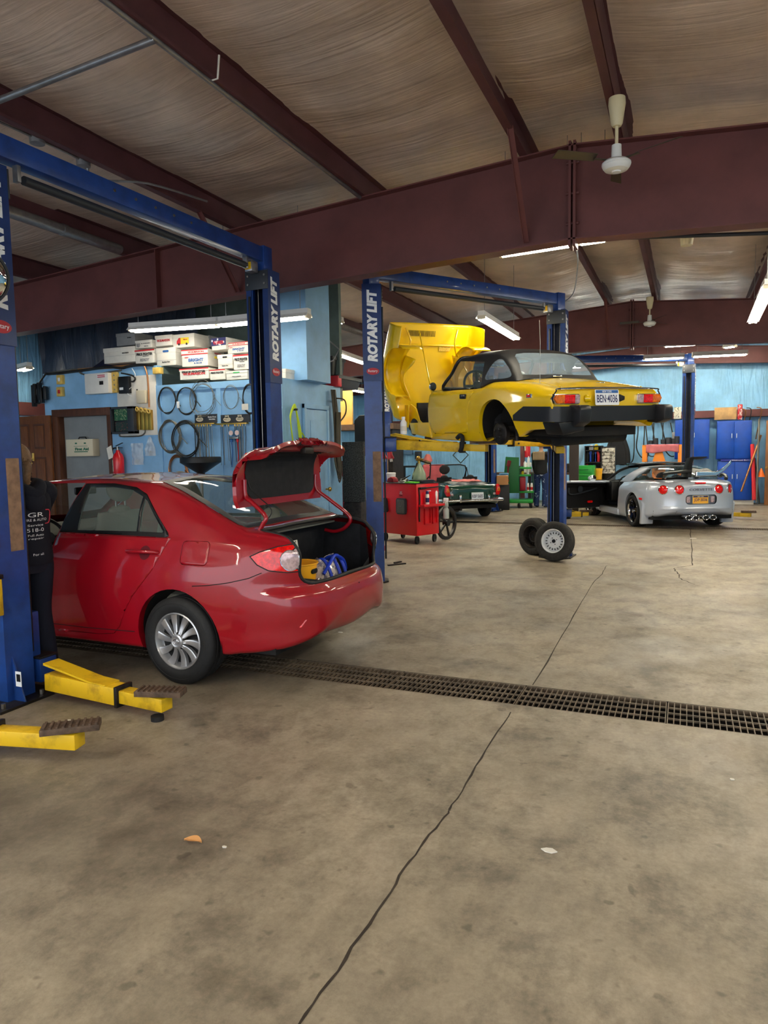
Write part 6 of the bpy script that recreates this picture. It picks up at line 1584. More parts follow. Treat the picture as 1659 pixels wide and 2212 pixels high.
# ---------------------------------------------------------------- dark green roadster
m_grn = mat('racing_green_paint', (8, 62, 46), .25, coat=1)
m_scuff = mat('scuffed_boot_paint', (44, 52, 50), .35, col2=(196, 198, 194), vscale=5, lo=.45, hi=.6, coat=.4)
m_pink = mat('pink_cloth', (206, 98, 104), .85, var=.12, vscale=6)
def build_mg():
    t = T('roadster', 'dark green open roadster with chrome bumper and scuffed boot lid', 'car', (-5.064, 16.645, 0), R(129.37))
    ctr = lambda f: f.calc_center_median()
    zs = crv([(-.62, .34), (-.3, .26), (.4, .2), (2.6, .2), (2.9, .3)]); wm = crv([(-.62, .735), (0, .765), (1, .755), (2.6, .74), (2.9, .66)])
    wsh = crv([(-.62, .66), (0, .69), (1.0, .69), (2.6, .62), (2.9, .5)]); zsh = crv([(-.62, .82), (0, .85), (.6, .80), (1.4, .84), (2.6, .76), (2.9, .64)]); ztp = crv([(-.62, .83), (-.3, .89), (.3, .90), (1.4, .89), (2.6, .82), (2.9, .68)])
    def prof(x):
        a, c, e, f, h = zs(x), wm(x), wsh(x), zsh(x), ztp(x)
        return section([(0, a+.05), (.4, a+.04), (c-.1, a), (c-.02, a+.08), (c, .55), (c-.01, .66), (e+.01, f-.03), (e-.05, f), (e-.16, lerp(f, h, .35)), (.3, lerp(f, h, .9)), (0, h)], 5)
    bm = carshell(prof, [-.62+.04*i for i in range(89)], rear=(.18, .56, lambda a: 5+(4*sin(a)**2), .7, None), front=(.2, .5, lambda a: 4, .7, None))
    arch(bm, 0, .32, .335); arch(bm, 2.31, .32, .335)
    fs = cut(bm, [(.02, .56), (1.2, .58), (1.2, -.58), (.02, -.56)], 'z', lambda f: f.normal.z > .4 and ctr(f).z > .7); bmesh.ops.delete(bm, geom=fs, context='FACES')
    fs = cut(bm, [(-.12, .50), (-.60, .46), (-.70, .38), (-.74, 0), (-.70, -.38), (-.60, -.46), (-.12, -.50)], 'z', lambda f: f.normal.z > .25 and ctr(f).z > .68); bl = take(bm, fs, .002); shrink(bl, .004)
    surf = onsurf(bm)
    O('body', bm, m_grn, t, 45, fixn=False); O('boot_lid', bl, m_scuff, t, 50, fixn=False)
    for s in (1, -1):
        g = MB(); P = [(.575, .57), (.655, .565), (.69, .66), (.665, .80), (.64, .83), (.61, .78)]
        g.prism([(s*a, b) for a, b in P], YZ, -.80, -.66, .012); la = O('tail_lamp', g, m_lens_r, t)
        g = MB(); g.prism([(s*a, b) for a, b in ((.60, .66), (.668, .655), (.675, .70), (.65, .76), (.615, .74))], YZ, -.806, -.70, .004); O('amber_lens', g, m_lens_a, la)
        g = MB(); g.prism(rrect(.06, .05, .015), lambda u, v, w: (w, s*.53+u, v+.60), -.80, -.76, .004); O('reversing_lamp', g, m_lens_c, t)
        g = MB(); g.prism([(-.80, .40), (-.90, .42), (-.90, .56), (-.87, .60), (-.82, .58)], XZ, s*.36-.025, s*.36+.025, .012); O('overrider', g, m_chrome, t, 50)
        liner(t, 0, .72, .32, s, .35, .22, .24); liner(t, 2.31, .7, .32, s, .35, .22, .24)
        spokewheel(t, (0, s*.63, .30), s, .30, .165, .185, m_silver, m_silver, 8, (.02, .02)); spokewheel(t, (2.31, s*.63, .30), s, .30, .165, .185, m_silver, m_silver, 8, (.02, .02))
        seam('chrome_side_strip', [surf(x, .66, s, .004) for x in [-.55+.1*i for i in range(31)]], m_chrome, t, .006)
        seat(t, .42, s*.34, .30, m_seatd, s > 0, .44)
    P = cat([(-.3, .79, .46), (-.7, .77, .46), (-.83, .62, .46), (-.86, 0, .46), (-.83, -.62, .46), (-.7, -.77, .46), (-.3, -.79, .46)], 6)
    g = MB(); g.tube(P, .04, 10, False); O('rear_bumper', g, m_chrome, t, 60)
    plate(t, frame((-.87, -.07, .57), (0, -1, 0), (.1, 0, 1)), 'KBF\u00b75605', mat('plate_pale', (222, 230, 238), .5), m_cnavy)
    g = MB(); g.tube([(1.0, .3, .2), (-.5, .33, .24), (-.88, .35, .26)], .028, 10); g.cyl((-.2, .33, .25), (-.6, .34, .25), .07); O('exhaust_pipe', g, m_dsteel, t, 50)
    g = MB(); g.box((-.7, -.62, .26), (2.6, .62, .34)); O('floor_pan', g, m_under, t, 0)
    g = MB(); g.tube(cat([(1.28, .62, .86), (1.05, .57, 1.22), (1.03, 0, 1.25), (1.05, -.57, 1.22), (1.28, -.62, .86)], 3), .018, 8); wf = O('windscreen_frame', g, m_trimb, t, 60)
    g = MB(); g.grid(lambda u, v: (lerp(1.28, 1.04, v), lerp(-1, 1, u)*lerp(.61, .56, v), lerp(.87, 1.235, v)), 6, 4); O('windscreen', g, m_glass, wf, 60)
    for s in (1, -1):
        g = MB(); g.tube([(1.2, s*.63, .84), (1.02, s*.6, 1.18), (.92, s*.62, .84)], .012, 8); O('quarter_light_frame', g, m_trimb, t, 60)
    steering(t, V((.95, .34, .82)), R(20), .19)
    g = MB(); g.box((1.12, -.6, .55), (1.3, .6, .86), .03); O('dashboard', g, m_black, t)
    return t
build_mg()
MM = M.Translation((-5.064, 16.645, 0)) @ M.Rotation(R(129.37), 4, 'Z')
g = MB(); g.grid(lambda u, v: (1.02-.05*v+.03*sin(9*u)*v, lerp(.60, .02, u), 1.265-.42*v-.0*u if v > .1 else 1.275), 20, 8); g.xf(MM)
o = tag(O('shop_towel', g, m_pink, None, 60), 'pink cloth draped over the windscreen of the green roadster', 'cloth'); md = o.modifiers.new('s', 'SOLIDIFY'); md.thickness = .006
g = MB(); g.grid(lambda u, v: (lerp(.0, -.42, v)+.05*noise.noise(V((u*3, v*3, 1))), lerp(.28, -.38, u)+.06*noise.noise(V((v*3, u*3, 9))), .915+.02*noise.noise(V((u*6, v*6, 3)))-.03*v), 16, 12); g.xf(MM)
o = tag(O('shop_towel', g, mat('light_pink_cloth', (232, 136, 132), .85, var=.1), None, 60), 'light pink cloth crumpled on the boot lid of the green roadster', 'cloth'); md = o.modifiers.new('s', 'SOLIDIFY'); md.thickness = .006
# ---------------------------------------------------------------- wheels off the yellow car, carts and clutter
m_cartred = mat('cart_red', (204, 8, 24), .35, coat=.3)
m_green = mat('cart_green', (28, 150, 50), .35, coat=.2)
m_dgreen = mat('cart_dark_green', (18, 104, 48), .4)
m_wwheel = mat('white_steel_wheel', (228, 230, 232), .4)
m_tyre2 = mat('dusty_tyre', (46, 44, 41), .8, var=.3, vscale=25)
def steel_wheel(label, c, ax, white=True):
    t = T('loose_tyre', label, 'wheel', c, group='wheels taken off the yellow car'); ax = V(ax).normalized()
    tyre(t, (0, 0, 0), .287, .165, .172, ax, m_tyre2)
    m1 = m_wwheel if white else m_dsteel
    g = MB(); g.lathe([(.174, .066), (.176, .074), (.168, .078), (.16, .066), (.15, .02), (.142, -.01), (.125, .0), (.10, .022), (.085, .03), (.07, .024), (.05, .034), (.03, .034), (.028, .02), (0, .02)], (0, 0, 0), ax, 48); rm = O('wheel_rim', g, m1, t, 40)
    x, y = g._frame(ax) if False else MB()._frame(ax)
    for i in range(18):
        q = 2*pi*i/18; r_ = x*cos(q)+y*sin(q); tg = ax.cross(r_); g = MB(); p = r_*.118+ax*.012
        g.beam(p-r_*.014, p+r_*.014, .011, .012, up=ax); O('vent_slot', g, m_black, rm, 0)
    for i in range(4):
        q = pi/2*i+.5; p = (x*cos(q)+y*sin(q))*.05; g = MB(); g.cyl(p+ax*.03, p+ax*.037, .007, n=8); O('stud_hole', g, m_black, rm, 0)
    g = MB(); g.cyl(ax*.03, ax*.037, .026, n=20); O('centre_bore', g, m_black, rm, 0)
    return t
c = at(1198, 1168, 'y', 10.42); steel_wheel('white steel car wheel leaning against the lift post, front one of two', (c.x, 10.42, .292), (-.22, -.95, .16))
c = at(1166, 1160, 'y', 10.88); steel_wheel('car wheel behind the white steel wheel, left of the lift post', (c.x-.10, 10.98, .285), (-.55, -.83, .05), False)
def rot_parent(t, ang): t.rotation_euler = (0, 0, ang)
def caster(t, x, y, r=.055, name='caster'):
    g = MB(); g.lathe([(.02, -.018), (r, -.018), (r, .018), (.02, .018)], (x, y, r), (1, .4, 0), 20); w_ = O(name, g, m_rubber, t, 40)
    g = MB(); g.bx((x, y, r+.03), (.05, .05, .07), .004); O('caster_fork', g, m_dsteel, w_)
# red cart
t = T('tool_cart', 'red tool cart with two black magnetic trays on its side', 'tool cart', (-4.31, 11.55, 0), R(-25))
W_, D_, Z0, Z1 = .98, .56, .15, 1.06
g = MB(); g.box((-W_, 0, Z0), (0, D_, Z1), .008); body = O('cabinet', g, m_cartred, t)
g = MB(); g.box((-W_-.01, -.01, Z1-.0), (.01, D_+.01, Z1+.012), .003); O('top_tray', g, m_black, t)
for x, y in ((-.06, .06), (-W_+.1, .06), (-.06, D_-.06), (-W_+.1, D_-.06)): caster(t, x, y, .07)
for (x0, z0, w, h, tl) in ((-.36, .66, .235, .285, 0), (-.80, .66, .13, .26, .12)):
    g = MB(); P = [(x0+a*cos(tl)-b*sin(tl), z0+a*sin(tl)+b*cos(tl)) for a, b in rrect(w, h, .035)]; g.prism(P, XZ, -.045, -.0, .008); tr = O('magnetic_tray', g, m_ldk, t)
    g = MB(); g.prism([(x0+(a-x0)*.84, z0+(b-z0)*.86) for a, b in P], XZ, -.048, -.044, .002); O('tray_bottom', g, mat('tray_grey', (84, 82, 78), .5, var=.2, vscale=20), tr)
    g = MB(); g.cyl((x0, -.046, z0), (x0, -.052, z0), .008, n=10); O('tray_screw', g, m_steel, tr)
g = MB(); g.box((-.44, -.002, .84), (-.34, 0, .93)); lb = O('side_label', g, m_cartred, t, 0)
text('label_lettering', 'SNAP\nTOOLS', .04, m_lw, lb, frame((-.39, -.003, .895), (1, 0, 0), (0, 0, 1)), w=.08, h=.05, ext=.0005); text('label_small_print', 'CABINET', .02, m_cblack, lb, frame((-.39, -.003, .85), (1, 0, 0), (0, 0, 1)), w=.08, h=.02, ext=.0005)
g = MB(); g.tube(cat([(.012, .05, 1.0), (.02, .06, .8), (.016, .05, .5), (.012, .06, .4)], 5), .012, 8); O('pry_bar', g, m_dsteel, t, 50)
g = MB(); g.tube([(.03, .06, .985), (.03, .2, .985)], .02, 10); g.tube([(.03, .2, .985), (.03, D_, .995)], .012, 10); O('ratchet_bar', g, m_black, t, 50)
g = MB()
for p, q in (((.0, .06, .70), (.12, D_, .715)), ): g.box((0, .04, .66), (.15, D_, .70), .004)
O('can_shelf', g, m_cartred, t)
for y0, y1 in ((.18, .34), (.38, .50)):
    g = MB(); g.box((0, y0, .34), (.03, y0+.02, .62)); g.box((0, y1-.02, .34), (.03, y1, .62)); g.box((0, y0, .34), (.03, y1, .36)); g.box((.001, y0+.02, .36), (.003, y1-.02, .62)); O('tool_pocket', g, m_cartred, t)
g = MB(); g.box((.0, .26, .92), (.003, .36, .935)); O('maker_badge', g, m_lw, t, 0)
CT = M.Translation((-4.31, 11.55, 0)) @ M.Rotation(R(-25), 4, 'Z')
def cw(x, y, z): return CT @ V((x, y, z))
def can(label, p, r, h, mt, mt2=None, cat_='spray can', tilt=0, capm=None):
    t = T('spray_can', label, cat_, p, rot=(tilt, 0, 0)); g = MB(); g.lathe([(0, 0), (r, 0), (r, h*.72), (r*.8, h*.78), (r*.5, h*.8), (0, h*.8)], n=20); O('can', g, mt, t, 40)
    g = MB(); g.lathe([(r*.82, h*.77), (r*.82, h*.97), (r*.6, h), (0, h)], n=20); O('cap', g, capm or m_ldk, t, 40)
    if mt2: g = MB(); g.lathe([(r*1.01, h*.15), (r*1.01, h*.5)], n=20); O('label_band', g, mt2, t, 60)
    return t
can('white and blue spray can on the red cart side shelf', cw(.07, .2, .701), .033, .23, m_card, m_cnavy, capm=m_cnavy)
t2 = T('brush_holder', 'white spatula shaped scraper on the red cart side shelf', 'scraper', cw(.08, .42, .701)); g = MB(); g.prism([(-.015, 0), (.015, 0), (.012, .08), (.045, .14), (.04, .2), (0, .23), (-.04, .2), (-.045, .14), (-.012, .08)], lambda u, v, w: (w, u, v), -.01, .01, .004); O('blade', g, m_lw, t2)
t2 = T('spray_bottle', 'clear spray bottle hooked on the back corner of the red cart', 'spray bottle', cw(.12, .62, .42)); g = MB(); g.lathe([(0, 0), (.05, 0), (.052, .02), (.052, .16), (.03, .2), (.045, .22), (.04, .28), (.02, .31), (0, .31)], n=20); O('bottle', g, mat('milky_plastic', (196, 200, 196), .3, trans=.3), t2, 50)
g = MB(); g.bx((0, 0, .34), (.09, .035, .06), .01); g.tube([(-.03, 0, .33), (-.05, 0, .27)], .008); O('trigger', g, m_lw, t2)
# things on the red cart
def clutter(name, label, cat_, g, mt, ang=40): 
    return tag(O(name, g, mt, None, ang), label, cat_)
zc = Z1+.013
g = MB(); g.lathe([(0, 0), (.075, 0), (.085, .13), (.09, .16), (.08, .17), (0, .17)], cw(-.86, .2, zc), n=20); clutter('plastic_tub', 'white plastic tub at the left end of the red cart top', 'tub', g, m_lw)
g = MB(); g.prism([(-.1, 0), (.1, 0), (.08, .07), (.02, .1), (-.06, .07)], lambda u, v, w: cw(-.74+u, .12+w, zc+v), -.06, .06, .01); clutter('tool_case', 'small dark red tool case beside the white tub on the cart', 'tool case', g, mat('dark_red_case', (120, 16, 28), .4))
g = MB(); g.prism(rrect(.24, .16, .02), lambda u, v, w: cw(-.2+u, .1+v, zc+w), 0, .02); clutter('tool_mat', 'bright green mat on the front edge of the red cart', 'mat', g, mat('bright_green', (96, 196, 50), .6))
g = MB(); g.prism(rrect(.36, .34, .05), lambda u, v, w: cw(-.2+u, .33+v, zc+w), 0, .045, .01); clutter('parts_tray', 'black parts tray on the right of the red cart top', 'tray', g, mat('navy_tray', (22, 24, 40), .4))
t2 = T('fluid_jug', 'pale green fluid jug with brass tap and black frame on the red cart', 'jug', cw(-.25, .32, zc+.046)); g = MB(); g.lathe([(0, 0), (.125, 0), (.13, .02), (.12, .1), (.08, .2), (.045, .26), (.04, .29), (0, .29)], n=28); O('jug', g, mat('green_glass_jug', (150, 166, 140), .2, alpha=.8), t2, 50)
g = MB(); g.cyl((0, 0, .28), (0, 0, .34), .028); g.cyl((-.05, 0, .36), (.08, 0, .36), .022); g.ball((-.01, 0, .39), .035); O('brass_tap', g, m_brass, t2, 50)
g = MB(); g.tube(cat([(.02, 0, .34), (.15, 0, .30), (.2, 0, .29), (.22, 0, .26), (.2, 0, .02)], 5), .012, 8); O('pump_handle', g, m_black, t2, 50)
g = MB(); g.tube([(-.02, -.03, .30), (-.09, -.09, .02)], .018, 8); O('strap', g, m_black, t2, 50)
for i, (x, y, a, l, mt, lb) in enumerate(((-.62, .2, 35, .22, m_dsteel, 'pair of black handled pliers standing among the cart clutter'), (-.52, .12, -20, .18, m_steel, 'steel spanner lying on the middle of the red cart'), (-.45, .28, 60, .16, m_cred, 'red handled screwdriver on the red cart'))):
    g = MB(); d = V((cos(R(a)), sin(R(a)), .55 if i == 0 else .05)).normalized(); p = V((x, y, zc+.02)); g.tube([CT @ p, CT @ (p+d*l*.5), CT @ (p+d*l)], .012, 8, rs=[.016, .014, .006]); clutter('hand_tool', lb, 'hand tool', g, mt)
for i, (x, y, r, mt) in enumerate(((-.40, .1, .025, m_card), (-.57, .32, .03, m_steel), (-.34, .2, .02, m_dsteel), (-.68, .3, .03, m_ldk))):
    g = MB(); g.lathe([(0, 0), (r, 0), (r, r*1.6), (r*.5, r*2), (0, r*2)], cw(x, y, zc), n=14); clutter('small_part', f'small {["white", "steel", "dark", "black"][i]} fitting among the tools on the red cart', 'part', g, mt)
# spoked hose reel behind the cart
t2 = T('hose_reel', 'black spoked reel wheel on the floor behind the red cart', 'reel', cw(-.10, .86, .31)); g = MB(); g.lathe([(.25, -.025), (.31, -.025), (.31, .025), (.25, .025), (.25, -.025)], (0, 0, 0), (.9, -.25, 0), 40); O('reel_rim', g, m_black, t2, 40)
x_, y_ = MB()._frame(V((.9, -.25, 0)))
for i in range(5):
    q = 2*pi*i/5; r_ = x_*cos(q)+y_*sin(q); g = MB(); g.beam(r_*.04, r_*.26, .035, .025, up=(.9, -.25, 0)); O('reel_spoke', g, m_black, t2)
g = MB(); g.lathe([(0, -.05), (.06, -.05), (.06, .05), (0, .05)], (0, 0, 0), (.9, -.25, 0), 20); O('reel_hub', g, m_black, t2, 40)
# red air hammers hanging under the arm
for i, (px, lb) in enumerate(((826, 'left'), (841, 'right'))):
    p = at(px, 982, 'y', 9.3); t2 = T('red_funnel', f'{lb} of two red plastic fittings hanging beside the middle lift post', 'fitting', p); g = MB(); g.tube([(0, 0, .12), (.01, 0, .0), (.03, -.01, -.06)], .03, 10, rs=[.028, .036, .048]); O('fitting', g, mat('coral_red', (214, 50, 64), .4), t2, 50)
    g = MB(); g.cyl((.03, -.01, -.06), (.035, -.01, -.1), .02); O('nozzle', g, m_card, t2); g = MB(); g.cyl((0, 0, .12), (0, 0, .26), .004); O('hanging_cord', g, m_wire, t2)
# green tool cart
gx = at(1122, 1096, 'z', 0); t = T('tool_cart', 'tall green tool cart with red torch and spray bottles on its shelves', 'tool cart', (gx.x-.05, gx.y, 0), R(12))
g = MB(); g.box((-.40, -.3, .14), (.42, .3, .24), .01); O('bottom_tray', g, m_green, t)
g = MB(); g.prism([(-.42, .42), (.04, .42), (.04, 1.40), (-.32, 1.42)], XZ, -.3, -.28, .004); g.prism([(-.42, .42), (-.40, .42), (-.30, 1.42), (-.32, 1.42)], XZ, -.3, .3); sp = O('side_panel', g, m_dgreen, t)
for x, y in ((-.34, -.24), (.04, -.26), (.36, -.26), (.36, .24), (-.34, .24)): caster(t, x, y, .07)
for z, x0, x1, mt in ((.42, .05, .44, m_green), (.88, .05, .36, m_green), (1.08, .06, .38, m_green)):
    g = MB(); g.box((x0, -.3, z), (x1, .28, z+.05), .006); O('shelf', g, mt, t)
g = MB(); g.box((.04, -.02, .24), (.07, .28, 1.1)); g.box((.40, .22, .24), (.43, .26, .95)); O('upright', g, m_dgreen, t)
g = MB(); g.box((.06, -.27, .48), (.22, -.1, .86), .02); O('red_drum', g, mat('dark_red_drum', (150, 16, 36), .35), t)
g = MB(); g.cyl((-.22, -.34, 1.32), (-.25, -.34, 1.16), .05); g.cyl((-.25, -.34, 1.16), (-.27, -.34, .80), .022); g.cyl((-.27, -.34, .80), (-.275, -.34, .74), .045); O('work_torch', g, mat('torch_red', (120, 18, 30), .35), t, 40)
for i, (x, z, mt, lb) in enumerate(((.28, .471, m_card, 'left'), (.38, .471, m_cred, 'right'))):
    p = M.Translation(t.location) @ M.Rotation(R(12), 4, 'Z') @ V((x, -.2, z)); can(f'{lb} spray can on the front shelf of the green cart', p, .035, .22, m_card, m_cred, capm=m_lw)
GT = M.Translation(t.location) @ M.Rotation(R(12), 4, 'Z')
for i, (x, z, h, mt, lb) in enumerate(((.2, 1.13, .16, m_lw, 'white bottle on the top shelf of the green cart'), (.30, 1.13, .30, m_lw, 'tall white caulk tube on the top shelf of the green cart'), (.28, .931, .14, m_lw, 'white can on the middle shelf of the green cart'), (.14, .931, .10, m_cyel, 'yellow parts pouch on the middle shelf of the green cart'))):
    g = MB(); g.lathe([(0, 0), (.035, 0), (.035, h*.75), (.015, h*.9), (.012, h), (0, h)], GT @ V((x, -.16, z)), n=16); clutter('bottle', lb, 'bottle', g, mt)
# black box beside the green cart, cardboard
g = MB(); p = at(1066, 1062, 'y', 18.0); g.bx((-4.62, 18.9, .35), (.45, .35, .7), .01, .3); clutter('cabinet', 'dark low cabinet between the green roadster and the green cart', 'cabinet', g, m_black)
g = MB(); g.bx((-4.48, 18.5, .82), (.3, .25, .24), .004, .3); clutter('cardboard_box', 'small brown cardboard box beside the right tail lamp of the roadster', 'box', g, mat('cardboard', (178, 128, 82), .8))
g = MB(); g.lathe([(0, 0), (.1, 0), (.13, .26), (.12, .27), (0, .25)], (-4.6, 19.2, .71), n=18); clutter('bucket', 'light blue bucket on the dark cabinet beside the green cart', 'bucket', g, mat('blue_bucket', (96, 150, 190), .5))

# lifts of the far bays
A3, B3 = V((-6.95, 16.6, 0)), V((-4.75, 18.35, 0)); L3 = T('two_post_lift', 'blue two post lift around the green roadster', 'car lift', (A3+B3)/2); o3 = (A3+B3)/2
column(L3, A3-o3, (sin(R(70)), cos(R(70)), 0), 3.52, .16, False); column(L3, B3-o3, (sin(R(190)), cos(R(190)), 0), 3.52, .16, True); crossbar(L3, A3-o3, B3-o3, 3.55)
A4, B4 = V((-2.72, 16.9, 0)), V((.02, 18.1, 0)); o4 = (A4+B4)/2; L4 = T('two_post_lift', 'blue two post lift around the silver sports car', 'car lift', o4)
column(L4, A4-o4, (sin(R(85)), cos(R(85)), 0), 3.5, .13, False); column(L4, B4-o4, (sin(R(186)), cos(R(186)), 0), 3.5, .13, True); crossbar(L4, A4-o4, B4-o4, 3.52)
arm(L4, A4-o4+V((.2, -.05, .1)), at(1266, 1110, 'z', .1)-o4, .5); arm(L4, B4-o4+V((.16, -.2, .1)), at(1606, 1112, 'z', .1)-o4+V((.1, 0, 0)), .5)

# ---------------------------------------------------------------- along the back wall
m_cab = mat('cabinet_blue', (14, 72, 176), .35, var=.12, vscale=4)
def cabinet(label, x0, x1, y, z0, z1, d=.45, sticker=None):
    t = T('metal_cabinet', label, 'cabinet', ((x0+x1)/2, y, z0)); w = x1-x0; h = z1-z0
    g = MB(); g.box((-w/2, -d, 0), (w/2, 0, h), .006); O('body', g, m_cab, t)
    for s in (-1, 1):
        g = MB(); g.box((min(s*.004, s*(w/2-.015)), -d-.02, .02), (max(s*.004, s*(w/2-.015)), -d, h-.02), .004); dr = O('door', g, m_cab, t)
        g = MB(); g.box((s*.06-.008, -d-.035, h*.55), (s*.06+.008, -d-.02, h*.67), .003); O('handle', g, m_lw, dr)
    return t, w, h, d
b = YB-.28
a = at(1547, 992, 'y', 22); c = at(1624, 908, 'y', 22)
cabinet('upper blue two door cabinet with white handles under the wooden board', a.x, c.x, b, a.z, c.z)
q = at(1622, 1086, 'y', 22); tt, w, h, d = cabinet('lower blue cabinet standing on the floor under the upper blue cabinet', a.x+.04, q.x, b, .12, a.z-.06)
g = MB(); g.box((-w*.42, -d-.03, h+.005), (w*.42, -d+.1, h+.058)); sh = O('sign_strip', g, mat('sign_blue', (36, 48, 150), .4), tt, 0)
text('sign_lettering', 'Oldmed 8x1', .04, m_lw, sh, frame((.12, -d-.031, h+.031), (1, 0, 0), (0, 0, 1)), w=.4, h=.03, ext=.0006)
g = MB(); g.box((a.x-.02, b-.4, 0), (q.x+.06, b+.02, .12)); clutter('wooden_plinth', 'pale plinth under the lower blue cabinet', 'plinth', g, m_card)
a = at(1457, 992, 'y', 22); c = at(1533, 906, 'y', 22); cabinet('blue wall cabinet behind the far lift post', a.x, c.x, b, a.z, c.z)
a = at(1543, 907, 'y', 21.9); c = at(1592, 879, 'y', 21.9); g = MB(); g.bx(((a.x+c.x)/2, 21.95, (a.z+c.z)/2), (c.x-a.x, .04, c.z-a.z), .004); clutter('wooden_board', 'weathered wooden board standing on top of the upper blue cabinet', 'board', g, mat('weathered_board', (176, 142, 96), .7, var=.25, vscale=5))
a = at(1593, 906, 'y', 21.9); g = MB(); g.bx((a.x+.06, 21.95, a.z+.2), (.12, .12, .42), .02); clutter('paint_can', 'stacked white and red cans right of the wooden board', 'cans', g, mat('can_mix', (220, 214, 210), .4, col2=(170, 30, 40), vscale=9, lo=.45, hi=.5))
a = at(1455, 905, 'y', 22.2); c = at(1472, 879, 'y', 22.2); g = MB(); g.bx(((a.x+c.x)/2, 22.25, (a.z+c.z)/2), (c.x-a.x, .05, c.z-a.z), .003); clutter('notice_board', 'small pale parts chart on the wall left of the far lift post', 'chart', g, mat('chart_paper', (216, 212, 190), .6, col2=(90, 90, 80), vscale=22, lo=.52, hi=.6))
# panelled door leaning at the right edge
a = at(1649, 1090, 'z', 0); t = T('loose_door', 'brown wooden door with a brass knob standing at the right edge', 'door', (a.x, 21.75, .0)); h = at(1650, 908, 'y', 21.75).z
g = MB(); g.box((0, 0, 0), (.86, .045, h), .003); O('door_leaf', g, mat('tan_door_wood', (152, 100, 58), .5, var=.2, vscale=5, stretch=(5, 5, .6)), t)
for z0, z1 in ((.2, .9), (1.1, h-.2)):
    for x0 in (.12, .48):
        g = MB(); g.box((x0, -.008, z0), (x0+.26, .001, z1), .006); O('door_panel', g, _mats['tan_door_wood'], t)
g = MB(); p = at(1654, 1010, 'y', 21.7); g.lathe([(.012, 0), (.012, .03), (.03, .045), (.03, .06), (0, .07)], (p.x-a.x+.02, 0, p.z), (0, -1, 0), 16); O('door_knob', g, m_brass, t)
# rods, hoses, funnel right of the cabinets
for i, (x0, y0, x1, y1, mt, lb) in enumerate(((1601, 1062, 1644, 940, m_copper, 'long brown rod leaning between the blue cabinet and the loose door'), (1634, 1085, 1640, 905, m_wire, 'grey rod standing beside the loose door'), (1629, 1080, 1625, 960, m_cred, 'red pole leaning at the right of the blue cabinets'), (1640, 1088, 1630, 990, m_wire2, 'black rod leaning at the right of the blue cabinets'))):
    p, q = at(x0, y0, 'y', 21.4), at(x1, y1, 'y', 21.75); p.z = max(p.z, .02); g = MB(); g.tube([p, q], .025 if i != 2 else .05, 8); clutter('rod', lb, 'rod', g, mt)
g = MB(); p = at(1644, 1030, 'y', 21.6); g.lathe([(.0, .24), (.02, .22), (.10, .0), (.12, 0)], p, n=20); clutter('traffic_cone', 'orange cone hanging beside the loose door', 'cone', g, mat('orange', (236, 110, 30), .45))
for i, (x, yy, lb) in enumerate(((1600, 905, 'left'), (1612, 903, 'middle'), (1634, 902, 'right'))):
    g = MB(); p = at(x, yy, 'y', 22.2); g.tube(cat([p+V((0, 0, .28)), p+V((.12, -.03, .2)), p+V((.04, 0, -.3)), p+V((0, 0, -.6))], 5), .014, 6); clutter('hanging_tool', f'{lb} of the cables hanging from the girt above the blue cabinets', 'cable', g, m_wire2 if i % 2 else m_copper)
# orange bench rack with pink cloth
a = at(1392, 996, 'y', 21); c = at(1470, 960, 'y', 21); t = T('work_rack', 'orange legged work rack draped with pink cloth behind the silver car', 'rack', ((a.x+c.x)/2, 21, 0)); w = c.x-a.x
m_orng = mat('orange_steel', (240, 142, 40), .45)
for s in (-1, 1):
    for y in (0, .4): g = MB(); g.box((s*w/2-.06, y-.03, 0), (s*w/2+.06, y+.03, c.z), .006); O('leg', g, m_orng, t)
g = MB(); g.box((-w/2, -.03, c.z-.04), (w/2, .43, c.z), .004); O('top', g, m_orng, t)
g = MB(); g.box((-w/2, -.02, .7), (w/2, .42, .74), .004); O('lower_shelf', g, m_orng, t)
g = MB(); g.grid(lambda u, v: ((a.x+c.x)/2+lerp(-w/2+.04, w/2-.04, u), 21-.05-.0*v+.015*sin(22*u)*v if v > .4 else 21+.35-.95*v, c.z+.012-max(0, v-.4)*.36*(1+.12*sin(7*u))), 30, 10); o = clutter('shop_towel', 'pink cloth draped over the orange legged rack', 'cloth', g, mat('dusty_pink_cloth', (196, 110, 116), .85, var=.12), 60); md = o.modifiers.new('s', 'SOLIDIFY'); md.thickness = .008
for i, (u, r, h) in enumerate(((.16, .06, .1), (.30, .07, .16), (.52, .07, .12), (.66, .08, .17), (.80, .06, .14), (.9, .07, .2))):
    g = MB(); g.lathe([(0, 0), (r, 0), (r, h), (r*.9, h*1.02), (0, h)], (a.x+w*u, 21.12, c.z+.022), n=18); clutter('black_can', f'{ordn[i]} dark can from the left on the pink covered rack', 'can', g, m_ldk)
p = at(1423, 993, 'y', 20.95); t2 = T('orange_drill_case', 'orange tool bag hanging under the pink covered rack', 'bag', (p.x, 21.1, .74)); hb = at(1423, 973, 'y', 21).z-.74
g = MB(); g.prism([(-.17, 0), (.17, 0), (.17, hb*.6), (.08, hb), (-.08, hb), (-.17, hb*.6)], XZ, -.1, .1, .03); O('bag', g, m_orng, t2); g = MB(); g.box((-.12, -.105, hb*.3), (.12, -.1, hb*.42)); O('bag_strip', g, mat('brown_strip', (120, 60, 20), .6), t2, 0)
